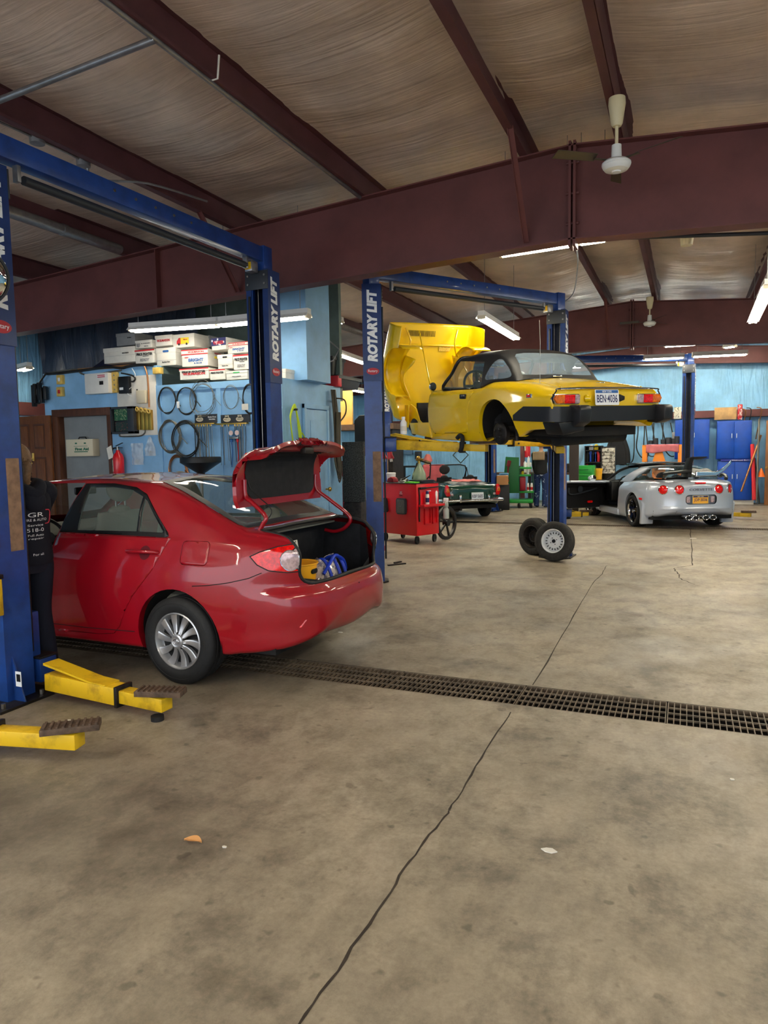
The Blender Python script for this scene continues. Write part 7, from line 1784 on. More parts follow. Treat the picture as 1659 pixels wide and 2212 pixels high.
# black jacket and hanging leads
p = at(1335, 936, 'y', 22.3); t = T('jacket', 'black work jacket hanging on the blue back wall', 'jacket', p); hb = p.z-at(1335, 1004, 'y', 22.3).z
g = MB(); g.grid(lambda u, v: ((.07+.22*min(1, v*2.2)+.04*v)*cos(2*pi*u), -.08+(.05+.06*v)*sin(2*pi*u)+.02*sin(6*pi*u)*v, -hb*v+.02*sin(8*pi*u)*v), 40, 14, True); O('jacket_body', g, mat('black_cloth', (22, 24, 28), .85), t, 60)
for s in (-1, 1):
    g = MB(); g.tube(cat([(s*.15, -.08, -.14), (s*.27, -.1, -.5), (s*.30, -.12, -.78), (s*.29, -.13, -.9)], 5), .07, 10, rs=None); O('sleeve', g, _mats['black_cloth'], t, 60)
g = MB(); g.cyl((0, .12, .02), (0, -.06, .03), .012); O('coat_hook', g, m_steel, t)
for i, (x0, x1, y1, lb) in enumerate(((1354, 1352, 1000, 'far left'), (1378, 1386, 988, 'left'), (1392, 1404, 985, 'middle'), (1412, 1425, 962, 'right'), (1432, 1448, 985, 'far right'))):
    p0 = at(x0, 936, 'y', 22.3); p1 = at(x1, y1, 'y', 22.3); g = MB(); g.tube(cat([p0+V((0, 0, .3)), p0, lerp(p0, p1, .6)+V((-.1, 0, 0)), p1, p1+V((.18, 0, .05)), lerp(p0, p1, .5)+V((.22, 0, 0)), p0+V((.2, 0, .3))], 5), .018, 6); clutter('hanging_lead', f'{lb} of the loops of black lead hanging on the back wall behind the rack', 'cable', g, m_wire2, 60)
p = at(1458, 945, 'y', 22.2); t = T('switch_gear', 'grey switch boxes on the back wall left of the far lift post', 'switch box', p)
for i, (dx, dz, w, h) in enumerate(((0, 0, .16, .3), (.1, -.45, .22, .36), (.02, -.85, .28, .3))):
    g = MB(); g.bx((dx, .1, dz), (w, .14, h), .01); O('switch_box', g, m_galv if i != 1 else m_card, t)
# shelf of bottles
a = at(1262, 1046, 'y', 20.8); c = at(1328, 962, 'y', 20.8); t = T('bottle_shelf', 'black shelving unit of oil bottles left of the black jacket', 'shelf', (a.x, 20.8, 0)); w = at(1300, 1000, 'y', 20.8).x-a.x; w2 = c.x-a.x; h = c.z
g = MB(); g.box((0, .0, 0), (.03, .4, h)); g.box((w-.03, 0, 0), (w, .4, h)); g.box((0, .38, 0), (w, .4, h)); O('frame', g, m_black, t)
lv = [at(1280, y, 'y', 20.8).z for y in (1046, 1027, 998, 972)]
for z in lv+[h]: g = MB(); g.box((.03, 0, z-.03), (w-.03, .38, z)); O('shelf', g, m_black, t)
g = MB(); g.box((w, .1, 0), (w2, .4, h-.03), .01); pb = O('part_bin_panel', g, m_black, t)
for u in (.25, .75):
    for i in range(7):
        g = MB(); z = lv[0]+.3+i*(h-lv[0]-.4)/7; x = lerp(w, w2, u); g.box((x-.09, .02, z), (x+.09, .1, z+.13), .01); O('part_bag', g, mat('bagged_parts', (206, 202, 190), .5, col2=(110, 104, 96), vscale=14, lo=.48, hi=.56), t)
bc = [(m_cred, 'red'), (mat('oil_blue', (40, 84, 190), .35), 'blue'), (m_black, 'black'), (mat('oil_red', (206, 30, 44), .35), 'bright red'), (m_cyel, 'yellow'), (m_lw, 'white')]
for row, (z, items) in enumerate(((lv[1], ((.06, 3, .32), (.22, 2, .2), (.31, 1, .3), (.41, 5, .2))), (lv[2], ((.08, 2, .28), (.18, 1, .32), (.28, 2, .3), (.36, 1, .28), (.44, 3, .3))), (lv[3], ((.20, 5, .14), (.38, 4, .16))))):
    for i, (u, k_, hh) in enumerate(items):
        u = u/.5*(w-.1)+.02; r = .06; g = MB(); z_ = z+.002
        P = [(-r, 0), (r, 0), (r, hh*.72), (r*.5, hh*.84), (r*.4, hh), (-r*.4, hh), (-r*.5, hh*.84), (-r, hh*.72)]
        g.prism(P, lambda p, q, s: (a.x+u+p, 20.95+s, z_+q), -.05, .05, .008); tag(O('oil_bottle', g, bc[k_][0]), f'{bc[k_][1]} bottle, {ordn[i]} from the left on the {["lowest filled", "middle", "top"][row]} shelf of the black unit', 'bottle', 'bottles on the black shelving unit')
p = at(1290, 1045, 'y', 20.2); t2 = T('yellow_tub', 'yellow lidded tub in front of the black shelving unit', 'tub', (p.x, 20.4, 0)); g = MB(); g.lathe([(0, .75), (.10, .75), (.11, 1.0), (.12, 1.0), (.12, 1.06), (0, 1.06)], n=20); O('tub', g, mat('tub_yellow', (240, 176, 40), .4), t2); g = MB(); g.box((-.2, -.15, 0), (.2, .2, .75), .01); O('stand', g, m_black, t2)
p = at(1250, 1040, 'y', 19.9); t = T('tool_chest', 'bright green tool chest with drawers beside the middle lift post', 'tool chest', (p.x+.1, 20.1, 0)); h = at(1250, 1006, 'y', 19.9).z
g = MB(); g.box((-.3, -.2, .05), (.3, .25, h), .012); O('chest', g, m_green, t)
for i in range(6): g = MB(); z = .1+i*(h-.15)/6; g.box((-.28, -.22, z), (.24, -.2, z+(h-.15)/6-.02), .004); dw = O('drawer', g, m_green, t); g = MB(); g.box((-.2, -.235, z+.1), (.16, -.22, z+.12)); O('drawer_handle', g, m_dgreen, dw)
p = at(1251, 980, 'y', 21.2); hb = at(1251, 952, 'y', 21.2).z-at(1251, 1006, 'y', 21.2).z
g = MB(); g.prism([(-.13, hb*.35), (-.05, hb*.5), (.1, hb*.46), (.14, hb*.2), (.1, -hb*.2), (.0, -hb*.5), (-.06, -hb*.3), (-.14, 0)], lambda u, v, w: (p.x+u, 21.2+w, p.z+v), 0, .03, .006); clutter('blue_fender', 'light blue car body panel standing on the green tool chest', 'car panel', g, mat('panel_blue', (150, 186, 214), .4))
p = at(1238, 990, 'y', 18.6); g = MB(); g.box((p.x-.10, 18.6, 0), (p.x+.14, 18.65, 1.86), .01); clutter('dark_panel', 'tall dark brown panel standing right of the middle lift post', 'panel', g, mat('dark_brown_panel', (62, 52, 46), .6))
# left part of the back wall, behind the roadster
p = at(924, 1005, 'y', 21.5); t = T('gas_bottle', 'tan gas bottle with a pink rag on top behind the green roadster', 'gas bottle', (p.x, 21.5, 0)); h = at(924, 985, 'y', 21.5).z
g = MB(); g.lathe([(0, 0), (.11, 0), (.11, h-.15), (.06, h-.02), (.03, h), (0, h)], n=24); O('cylinder', g, mat('tan_cylinder', (176, 146, 96), .5), t)
g = MB(); g.grid(lambda u, v: ((.03+.12*v)*cos(2*pi*u), (.03+.12*v)*sin(2*pi*u), h+.06-.22*v*v+.03*sin(6*pi*u)*v), 28, 8, True); O('rag', g, mat('salmon_cloth', (220, 120, 110), .85), t, 60)
t = T('frame_stand', 'black square metal stand against the back wall behind the red cart', 'stand', (at(893, 1040, 'y', 21).x, 21, 0)); h = at(893, 1006, 'y', 21).z
for s in (-1, 1): g = MB(); g.box((s*.3-.03, -.03, 0), (s*.3+.03, .03, h)); O('leg', g, m_black, t)
g = MB(); g.box((-.33, -.2, h-.05), (.33, .2, h)); O('top', g, m_black, t)
g = MB(); p = at(995, 983, 'y', YB-.15); r = .26
g.tube([p+V((0, 0, r)), p+V((r, 0, 0)), p+V((0, 0, -r)), p+V((-r, 0, 0))], .02, 6, True); clutter('fan_belt', 'black belt hung in a diamond shape on the back wall', 'belt', g, m_black)
for i, (x0, y0, x1, y1, lb, mt) in enumerate(((848, 965, 868, 1002, 'grey junction panel on the back wall left of the stand', m_dsteel), (872, 972, 890, 982, 'blue electric box on the back wall above the stand', mat('box_blue', (96, 128, 160), .5)), (896, 975, 908, 992, 'black switch box on the back wall above the stand', m_ldk))):
    a = at(x0, y1, 'y', YB-.2); c = at(x1, y0, 'y', YB-.2); g = MB(); g.box((a.x, YB-.2, a.z), (c.x, YB-.06, c.z), .01); clutter('electric_box', lb, 'electrical box', g, mt)
p = at(1090, 1000, 'y', 21.3); t = T('work_bench', 'cluttered dark workbench along the back wall behind the green cart', 'workbench', (-4.6, 21.4, 0)); g = MB(); g.box((-1.0, -.3, .86), (1.6, .5, .92), .006); O('bench_top', g, mat('dark_wood', (70, 52, 40), .7), t)
for s in (-.95, .3, 1.5): g = MB(); g.box((s-.04, -.25, 0), (s+.04, .45, .86)); O('leg', g, m_dsteel, t)
random.seed(31)
for i, (dx, w, h, mt, lb) in enumerate(((-.1, .3, .2, m_ldk, 'dark case'), (.2, .16, .3, m_card, 'pale carton'), (.45, .2, .16, m_cardg, 'grey box'), (.85, .14, .22, m_lw, 'white container'), (1.2, .2, .14, m_cream, 'yellowed box'), (1.45, .14, .26, m_dsteel, 'steel canister'))):
    g = MB(); g.bx((-4.6+dx, 21.4, .921+h/2), (w, .2, h), .01, random.uniform(-.3, .3)); clutter('bench_box', f'{lb} standing on the workbench behind the green cart', 'box', g, mt)
p = at(1138, 974, 'y', 22.2); extinguisher((p.x, 22.3, p.z-.2), 'red fire extinguisher on the back wall above the green cart', 1.2)
p = at(1128, 975, 'y', 22.3); g = MB(); g.box((p.x-.06, 22.3, 0), (p.x+.06, 22.42, 2.4)); clutter('wall_post', 'brown steel wall post left of the far extinguisher', 'post', g, m_purple)
# between office block and middle lift
a = at(735, 918, 'y', 13.6); c = at(757, 842, 'y', 13.6)
g = MB(); g.box((a.x, 13.6, a.z), (c.x+.03, 13.65, c.z), .003); clutter('plywood_sheet', 'yellow plywood sheet standing on the high shelf behind the middle lift post', 'plywood sheet', g, mat('yellow_plywood', (226, 176, 92), .6, var=.1))
g = MB(); g.box((a.x-.16, 13.75, a.z), (a.x+.05, 13.8, c.z+.05), .003); clutter('plywood_sheet', 'darker plywood sheet behind the yellow plywood sheet', 'plywood sheet', g, mat('brown_plywood', (190, 138, 76), .6))
t = T('timber_rack', 'high timber rack carrying the plywood sheets behind the middle lift post', 'rack', (a.x+.2, 13.7, 0)); g = MB(); g.box((-.7, -.3, a.z-.12), (1.1, .4, a.z-.005)); O('rack_deck', g, mat('old_timber', (96, 72, 54), .7, var=.3, vscale=6), t)
for x in (-.6, 1.0): g = MB(); g.box((x-.05, -.25, 0), (x+.05, .35, a.z-.12)); O('rack_leg', g, m_dsteel, t)
a = at(722, 1000, 'y', 13.4); c = at(742, 925, 'y', 13.4); g = MB(); g.box((a.x-.2, 13.0, 0), (c.x, 13.3, c.z), .01); clutter('metal_cabinet', 'bright blue steel cabinet beyond the corner of the office block', 'cabinet', g, mat('bright_cabinet_blue', (24, 92, 220), .4))
a = at(766, 955, 'y', 11.5); c = at(795, 893, 'y', 11.5); g = MB(); g.prism([(0, .0), (.12, -.25), (.3, -.25), (.3, .47), (.1, .47), (0, .38)], lambda u, v, w: (a.x+u, 11.5+w, a.z+v), 0, .05, .01); bl_ = clutter('splash_guard', 'dark grey moulded plastic panel on the rack behind the middle lift post', 'panel', g, m_ldk)
a = at(743, 1084, 'y', 9.9); c = at(787, 954, 'y', 9.9)
t = T('engine_hoist', 'red engine hoist carrying a speckled grey foam sheet beside the office block', 'engine hoist', (a.x, 10.0, 0)); w = c.x-a.x
g = MB(); g.box((.0, -.13, a.z), (w, -.08, c.z), .006); O('foam_sheet', g, mat('speckled_foam', (40, 42, 42), .9, col2=(92, 94, 92), vscale=70, lo=.42, hi=.62), t)
g = MB(); g.box((-.12, -.04, 0), (-.04, .04, 1.5), .008); g.beam((-.10, 0, 1.4), (.5, .0, 1.75), .07, .08); O('mast', g, mat('hoist_red', (146, 18, 36), .4), t)
g = MB(); g.box((-.25, -.3, .06), (.5, -.22, .14)); g.box((-.25, .3, .06), (.5, .38, .14)); g.box((-.25, -.3, .06), (-.15, .38, .14)); O('base_frame', g, _mats['hoist_red'], t)
g = MB(); g.tube([(-.2, -.1, 1.1), (-.02, -.12, .3), (.02, -.12, .14)], .022, 8); O('pump_lever', g, _mats['hoist_red'], t, 50)
g = MB(); g.cyl((-.18, -.06, 1.15), (-.18, -.06, 1.45), .05); O('ram', g, m_card, t); g = MB(); g.ball((-.04, -.1, 1.2), .06); O('chain_hook', g, m_galv, t)
g = MB(); g.box((0, -.12, .14), (.3, .3, a.z), .02); O('engine_parts', g, mat('greasy_parts', (52, 46, 44), .5, metal=.4, var=.6, vscale=12), t)
for s in (-.2, .45): caster(t, s, -.26, .04); caster(t, s, .34, .04)
p = at(655, 925, 'x', XR+.18); g = MB()
# ---------------------------------------------------------------- floor litter
for i, (x0, y0, x1, y1, lb) in enumerate(((838, 1221, 876, 1217, 'rear'), (852, 1216, 866, 1213, 'front'))):
    p, q = at(x0, y0, 'z', .01), at(x1, y1, 'z', .01); g = MB(); g.beam(p, q, .035, .02); clutter('steel_bar', f'{lb} of two dark flat bars on the floor behind the red sedan', 'bar', g, m_dsteel)
p = at(415, 1816, 'z', .012); g = MB(); g.grid(lambda u, v: (p.x+(u-.5)*.085, p.y+(v-.5)*.05*sin(pi*u)+.01*u, .004+.018*abs(v-.5)+.008*sin(3*u)), 10, 6); clutter('dry_leaf', 'curled tan dry leaf on the floor in the foreground', 'leaf', g, mat('leaf', (206, 150, 92), .7), 60)
random.seed(77)
for i, (x, y, s) in enumerate(((1185, 1837, .04), (1582, 1684, .02), (1497, 1163, .10), (1160, 1105, .06), (735, 1366, .03), (148, 1557, .03), (485, 1830, .015))):
    p = at(x, y, 'z', .002); g = MB(); g.prism([(s*random.uniform(.5, 1)*cos(k_*1.05), s*.55*random.uniform(.5, 1)*sin(k_*1.05)) for k_ in range(6)], lambda u, v, w: (p.x+u, p.y+v, .001+w), 0, .004)
    clutter('paper_scrap', ['pale scrap on the open floor right of centre', 'tiny pale scrap near the right edge of the floor', 'flat white scrap in front of the silver car', 'white scrap left of the two loose wheels', 'pale scrap under the rear bumper of the red sedan', 'white chip beside the left lift arm', 'tiny chip near the dry leaf'][i], 'scrap', g, m_card, 0)
# ---------------------------------------------------------------- in the boot of the sedan
SMX = M.Translation((-3.292, 4.844, 0)) @ M.Rotation(R(177.71), 4, 'Z')
sp_ = lambda x, y, z: SMX @ V((x, y, z))
t = T('caddy', 'yellow plastic bucket standing at the left side of the open boot', 'bucket', sp_(-.70, .33, .563)); g = MB(); q = lambda r, h: (r, h)
g.lathe([(0, .0), (.10, 0), (.112, .07), (.116, .07), (.122, .14), (.126, .14), (.14, .27), (.15, .275), (.15, .285), (.132, .28), (.095, .015), (0, .012)], n=32); O('bucket', g, mat('bucket_yellow', (250, 176, 30), .4), t, 40)
g = MB(); g.prism(rrect(.08, .035, .016), lambda u, v, w: (.128+w, u, .225+v), .0, .012); O('hand_hole', g, m_black, t, 0)
t = T('paper_sign', 'handwritten white card stuck in the yellow bucket', 'sign', sp_(-.64, .34, .87)); g = MB(); g.prism([(-.11, -.1), (.11, -.1), (.11, .11), (-.11, .15)], lambda u, v, w: (w+.0, u, v), 0, .004); cd = O('card', g, m_card, t, 0)
t.rotation_euler = (R(12), 0, R(-8))
for i in range(5):
    g = MB(); z = .10-.045*i; g.tube([(.0055, -.09+.02*j, z+.006*sin(j*2.3+i)) for j in range(10)], .003, 5); O('handwriting', g, m_cblack, cd, 60)
t = T('tote_bag', 'clear patterned tote bag with blue straps in the open boot', 'bag', sp_(-.68, -.10, .563)); m_tote = mat('patterned_plastic', (120, 116, 134), .12, col2=(226, 214, 204), vscale=26, lo=.45, hi=.52, coat=.8)
def bagf(u, v):
    q = 2*pi*u; r = .95-.45*v**1.5
    return (.13*r*cos(q)*(1+.1*sin(3*q)), .24*r*sin(q)*(1+.06*cos(5*q)), .25*v*(1-.25*cos(q*2)*.3)+.012*noise.noise(V((cos(q)*4, sin(q)*4, v*5))))
g = MB(); g.grid(bagf, 40, 14, True); O('bag', g, m_tote, t, 60)
m_strap = mat('blue_strap', (20, 60, 190), .5)
for i, y in enumerate((-.12, .02, .12)):
    g = MB(); g.tube(cat([(.135, y, .0), (.125, y, .10), (.09, y, .20), (.03, y+.01, .26), (-.05, y, .2), (-.12, y, .05)], 6), .013, 6); O('strap', g, m_strap, t, 60)
g = MB(); g.tube(cat([(.09, -.2, .16), (.1, -.1, .24), (.08, .02, .27), (.09, .14, .22), (.08, .2, .14)], 6), .014, 6); O('rim_strap', g, m_strap, t, 60)
g = MB(); g.bx((0, 0, 0), (.16, .1, .2), .03); g.xf(SMX @ M.Translation((-.64, .17, .665)) @ M.Rotation(.3, 4, 'X')); clutter('orange_pouch', 'orange pouch between the yellow bucket and the tote bag', 'pouch', g, mat('pouch_orange', (226, 84, 26), .5))
g = MB(); g.grid(lambda u, v: sp_(lerp(-.50, -.82, v), lerp(.2, .5, u), .568+.02*noise.noise(V((u*5, v*5, 0)))), 8, 8); clutter('blue_liner', 'blue cloth lying on the boot floor under the bucket', 'cloth', g, m_strap, 60)
# ---------------------------------------------------------------- ceiling fans and roof services
def fan(label, top, drop, rot):
    t = T('ceiling_fan', label, 'fan', top); t.scale = (.76, .76, 1); g = MB(); g.lathe([(0, 0), (.085, 0), (.09, -.05), (.06, -.2), (.045, -.22), (0, -.22)], n=28); O('canopy', g, mat('ivory_metal', (214, 202, 164), .45), t, 40)
    g = MB(); g.cyl((0, 0, -.2), (0, 0, -drop+.1), .018, n=12); O('downrod', g, _mats['ivory_metal'], t)
    g = MB(); g.lathe([(0, .14), (.05, .14), (.055, .05), (.06, .03), (.12, .02), (.15, 0), (.152, -.012), (.146, -.016), (.15, -.02), (.14, -.036), (.135, -.04), (.12, -.055), (.05, -.066), (.045, -.075), (0, -.077)], (0, 0, -drop), n=40); O('motor', g, mat('fan_white', (226, 228, 226), .35), t, 30)
    for i in range(3):
        q = rot+2*pi*i/3; d = V((cos(q), sin(q), 0)); n = V((-d.y, d.x, 0)); g = MB()
        g.beam(d*.12+V((0, 0, -drop+.02)), d*.26+V((0, 0, -drop+.02)), .04, .006); 
        A = [d*.24+n*.05, d*.70+n*.065, d*.72-n*.055, d*.24-n*.05]; P = [p+V((0, 0, -drop+.03+(.02 if k_ in (0, 1) else -.01))) for k_, p in enumerate(A)]
        X = [g.bm.verts.new(p) for p in P]; Y_ = [g.bm.verts.new(p-V((0, 0, .004))) for p in P]; g.bm.faces.new(X); g.bm.faces.new(Y_[::-1]); g._band(X, Y_); g.done(); O('blade', g, mat('dark_fan_blade', (66, 56, 46), .5), t)
    return t
ft = at(1333, 212, 'z', 4.46); fan('white ceiling fan in front of the big girder at upper right', ft, ft.z-at(1333, 352, 'y', ft.y).z, R(95))
ft = at(1404, 642, 'z', 4.46); fan('smaller looking ceiling fan far back before the second girder', ft, ft.z-at(1404, 697, 'y', ft.y).z, R(60))
p = at(1484, 510, 'y', 8.6); t = T('ceiling_sensor', 'small ivory sensor under the roof beyond the first girder', 'sensor', (p.x, 8.6, zt(p.x)+.2)); g = MB(); g.cyl((0, 0, p.z-zt(p.x)-.2), (0, 0, 0), .01); O('stem', g, m_card, t); g = MB(); g.lathe([(0, -.1), (.06, -.1), (.07, 0), (.05, .08), (0, .08)], (0, 0, p.z-zt(p.x)-.2), n=20); O('sensor_body', g, _mats['ivory_metal'], t)
def pipe(label, pts, r, mt, nm='conduit', cat_='conduit', n=8):
    g = MB(); g.tube(pts, r, n); return clutter(nm, label, cat_, g, mt, 60)
pipe('grey conduit crossing under the roof between the purlins at upper left', [at(335, 85, 'z', 4.36), at(0, 216, 'z', 4.28), at(-200, 290, 'z', 4.24)], .024, m_galv)
pipe('thin conduit along the purlin at upper left', [at(335, 85, 'z', 4.37)+V((0, -4, 0)), at(335, 85, 'z', 4.37), (at(335, 85, 'z', 4.37).x-.02, 7.2, 4.37)], .02, m_galv)
g = MB(); q = at(470, 170, 'z', 4.38); g.tube([q+V((-.06, 0, 0)), q, q+V((.02, 0, .16))], .008, 6); clutter('strap_hanger', 'white perforated strap hanger on the second purlin', 'hanger', g, m_card, 50)
q1, q2 = at(80, 300, 'z', 4.28), at(180, 350, 'z', 4.28)
for q, lb in ((q1, 'left'), (q2, 'right')):
    t = T('junction_box', f'{lb} grey round junction box on the purlin above the lift crossbeam', 'junction box', q); g = MB(); g.lathe([(0, -.04), (.06, -.04), (.062, .03), (0, .03)], n=20); O('box', g, m_galv, t, 40)
pipe('flexible conduit between the two junction boxes', cat([q1+V((-.05, -1.2, 0)), q1, q2, q2+V((.02, .1, -.12)), q2+V((.2, .6, -.02)), q2+V((.3, 1.4, .04))], 5), .011, m_galv)
wa, wb_ = at(30, 470, 'z', 4.2), at(300, 545, 'z', 4.2); x_ = (wa.x+wb_.x)/2
def wz(y): return (x_, y, 4.20)
t = T('light_tube', 'long grey duct tube running along the purlin at left', 'duct', wz(6)); g = MB(); g.cyl((0, -6, 0), (0, 1.1, 0), .06, n=20); O('tube', g, m_galv, t, 50)
g = MB(); g.cyl((0, .2, 0), (0, .27, 0), .068, n=20); O('coupling', g, m_galv, t, 50)
t = T('light_tube', 'grey duct tube continuing beyond the first girder above the office block', 'duct', (x_, 10, 4.20)); g = MB(); g.cyl((0, -2.4, 0), (0, 5.2, 0), .06, n=20); O('tube', g, m_galv, t, 50)
pipe('black pipe under the roof right of the first girder strip lights', [at(1300, 522, 'y', 7.9), at(1320, 515, 'y', 7.9), at(1659, 508, 'y', 7.9)+V((.2, 0, 0)), at(1659, 508, 'y', 7.9)+V((3, 0, 0))], .02, m_ldk)
pipe('cable dropping from the girder to the right post of the yellow car lift', cat([at(1246, 540, 'y', 7.6), at(1248, 570, 'y', 8.6), at(1240, 630, 'y', 10.2), at(1222, 650, 'y', 10.7)], 6), .008, m_galv)
# ---------------------------------------------------------------- people
m_skin = mat('skin', (206, 160, 132), .55)
def skinmesh(name, chain, mt, parent, sub=2, root=0):
    """chain: list of (key, parent key or None, (x,y,z), rx, ry)"""
    me = bpy.data.meshes.new(name); idx = {c[0]: i for i, c in enumerate(chain)}
    me.from_pydata([c[2] for c in chain], [(idx[c[1]], idx[c[0]]) for c in chain if c[1] is not None], [])
    o = bpy.data.objects.new(name, me); COL.objects.link(o); me.materials.append(mt)
    if parent: o.parent = parent
    md = o.modifiers.new('skin', 'SKIN'); md.use_smooth_shade = True; md.branch_smoothing = .6
    if not me.skin_vertices: me.attributes
    for i, c in enumerate(chain):
        sv = me.skin_vertices[0].data[i]; sv.radius = (c[3], c[4] if len(c) > 4 else c[3]); sv.use_root = (i == root)
    s_ = o.modifiers.new('sub', 'SUBSURF'); s_.levels = sub; s_.render_levels = sub
    return o
def bake(o):
    dg = bpy.context.evaluated_depsgraph_get(); dg.update()
    me = bpy.data.meshes.new_from_object(o.evaluated_get(dg)); me.name = o.name
    for p in me.polygons: p.use_smooth = True
    old = o.data; o.modifiers.clear(); o.data = me; bpy.data.meshes.remove(old)
    return o
def hand(pre, w, d, side, up):
    """palm and five bent fingers from wrist w; d = pointing direction, side = towards the thumb, up = back of hand"""
    w, d, side, up = V(w), V(d).normalized(), V(side).normalized(), V(up).normalized(); L = []
    L.append((pre+'p', pre+'w', w+d*.045, .026, .018))
    for i, (s, l) in enumerate(((.026, .9), (.009, 1.0), (-.009, .95), (-.025, .75))):
        a = w+d*.085+side*s; b = a+d*.032*l-up*.008; c = b+d*.022*l-up*.018; e = c+d*.008*l-up*.02
        L += [(f'{pre}{i}a', pre+'p', a, .0095), (f'{pre}{i}b', f'{pre}{i}a', b, .0085), (f'{pre}{i}c', f'{pre}{i}b', c, .008), (f'{pre}{i}d', f'{pre}{i}c', e, .007)]
    a = w+d*.03+side*.034; b = a+d*.028+side*.014-up*.01; c = b+d*.026-up*.008
    L += [(pre+'ta', pre+'p', a, .011), (pre+'tb', pre+'ta', b, .0095), (pre+'tc', pre+'tb', c, .008)]
    return L
def person(label, loc, rz, H=1.72, lean=0, arms=((.25, .30), (.25, .30)), tops=('navy',), m_top=None, m_leg=None, m_shoe=None, m_hair=None, hood=True, head_down=.0):
    """faces +x in its own frame"""
    t = T('person', label, 'person', loc, rz); k = H/1.72
    def q(x, y, z):
        z *= k; 
        if z > .95*k: x += (z-.95*k)*math.tan(lean)
        return V((x*k, y*k, z))
    hd = q(.03+head_down*.10, 0, 1.60-head_down*.03); nk = q(.01, 0, 1.46)
    B = [('pel', None, q(0, 0, .95), .10), ('waist', 'pel', q(.0, 0, 1.08), .095), ('chest', 'waist', q(-.01, 0, 1.28), .10), ('neckb', 'chest', q(-.01, 0, 1.42), .07, .065), ('nk', 'neckb', nk, .055), ('jaw', 'nk', lerp(nk, hd, .5)+V((.012, 0, 0)), .06, .07), ('head', 'jaw', hd, .078, .095), ('crown', 'head', hd+V((-.015, 0, .075)), .06, .075)]
    SL = []; LS = []
    for s, n, (fw, dn) in ((1, 'l', arms[0]), (-1, 'r', arms[1])):
        sh = q(-.01, s*.17, 1.39); el = sh+V((fw*.35, s*.05, -.27))*k; wr = el+V((fw*.9, -s*.01, -dn*.8)).normalized()*.25*k
        B += [('sh'+n, 'neckb', sh+V((0, 0, -.02)), .045), ('el'+n, 'sh'+n, el, .042), ('fa'+n, 'el'+n, lerp(el, wr, .35), .040), (n+'w', 'fa'+n, wr, .026, .022)]
        d = (wr-el).normalized(); B += hand(n, wr, d, V((.5, -s*.6, .3)), V((.1, s*.8, .5)))
        SL.append([(q(-.015, s*.10, 1.36), .08), (sh+V((0, s*.01, -.02)), .078), (lerp(sh, el, .5), .068), (el, .062), (lerp(el, wr, .55), .056), (lerp(el, wr, .88), .047), (lerp(el, wr, .95), .040)])
        hp, kn, an = q(0, s*.09, .88), q(.03, s*.10, .50), q(-.02, s*.11, .085)
        B += [('hp'+n, 'pel', hp, .075), ('kn'+n, 'hp'+n, kn, .055), ('ca'+n, 'kn'+n, lerp(kn, an, .3)+V((-.015, 0, 0)), .052), ('an'+n, 'ca'+n, an, .036), ('to'+n, 'an'+n, q(.14, s*.125, .03), .03, .038)]
        LS.append([(q(0, s*.085, .90), .09), (hp+V((0, 0, -.04)), .098), (lerp(hp, kn, .55), .086), (kn, .074), (lerp(kn, an, .5), .072), (an+V((.01, 0, .03)), .07), (an+V((.01, 0, -.045)), .074)])
        sm = skinmesh('shoe', [('a', None, an+V((-.03, 0, -.035*k)), .045, .045), ('b', 'a', q(.08, s*.12, .045), .045, .045), ('c', 'b', q(.17, s*.13, .035), .033, .042)], m_shoe or m_black, t, 2); bake(sm)
    body = bake(skinmesh('body', B, m_skin, t, 2))
    # face
    f = hd+V((.085, 0, -.005))
    for s in (1, -1):
        g = MB(); g.ball(hd+V((.082, s*.032, .012)), .012); O('eye', g, m_lw, t, 60)
        g = MB(); g.ball(hd+V((-.005, s*.088, -.005)), .03, (.7, .35, 1)); O('ear', g, m_skin, t, 60)
    g = MB(); g.tube([hd+V((.085, 0, .015)), hd+V((.108, 0, -.022)), hd+V((.09, 0, -.03))], .012, 8, rs=[.008, .013, .008]); O('nose', g, m_skin, t, 60)
    g = MB(); g.ball(hd+V((.085, 0, -.058)), .02, (.4, 1.1, .35)); O('mouth', g, mat('lips', (170, 96, 88), .5), t, 60)
    def loft(g, rings, n=28):
        R_ = [[g.bm.verts.new(V(c)+V((ax*cos(2*pi*i/n), ay*sin(2*pi*i/n), tilt*cos(2*pi*i/n)))) for i in range(n)] for c, ax, ay, tilt in rings]
        for u, v in zip(R_, R_[1:]): g._band(u, v)
        g.bm.faces.new(R_[0][::-1]); g.bm.faces.new(R_[-1]); return g.done()
    def smooth(keys, m=5):
        P = cat([V((*c, 0)) if False else V(c) for c, *_ in keys], m); X = cat([V((a_, b_, t_)) for _, a_, b_, t_ in keys], m)
        return [(p, x.x, x.y, x.z) for p, x in zip(P, X)]
    g = MB(); loft(g, smooth([(q(0, 0, .86), .135, .178, 0), (q(.0, 0, .90), .142, .186, 0), (q(0, 0, 1.0), .135, .18, 0), (q(0, 0, 1.12), .13, .178, 0), (q(-.012, 0, 1.27), .138, .19, 0), (q(-.018, 0, 1.37), .115, .185, 0), (q(-.012, 0, 1.425), .085, .125, .01), (q(0, 0, 1.455), .066, .072, .01)]))
    for pts in SL:
        P = cat([p for p, _ in pts], 5); r_ = [x.x for x in cat([V((r, 0, 0)) for _, r in pts], 5)]; g.tube(P, .06, 16, rs=r_)
    top = O('hooded_top' if hood else 'shirt', g, m_top, t, 60)
    g = MB(); loft(g, smooth([(q(0, 0, .80), .10, .165, 0), (q(0, 0, .88), .125, .172, 0), (q(0, 0, 1.0), .12, .165, 0)]))
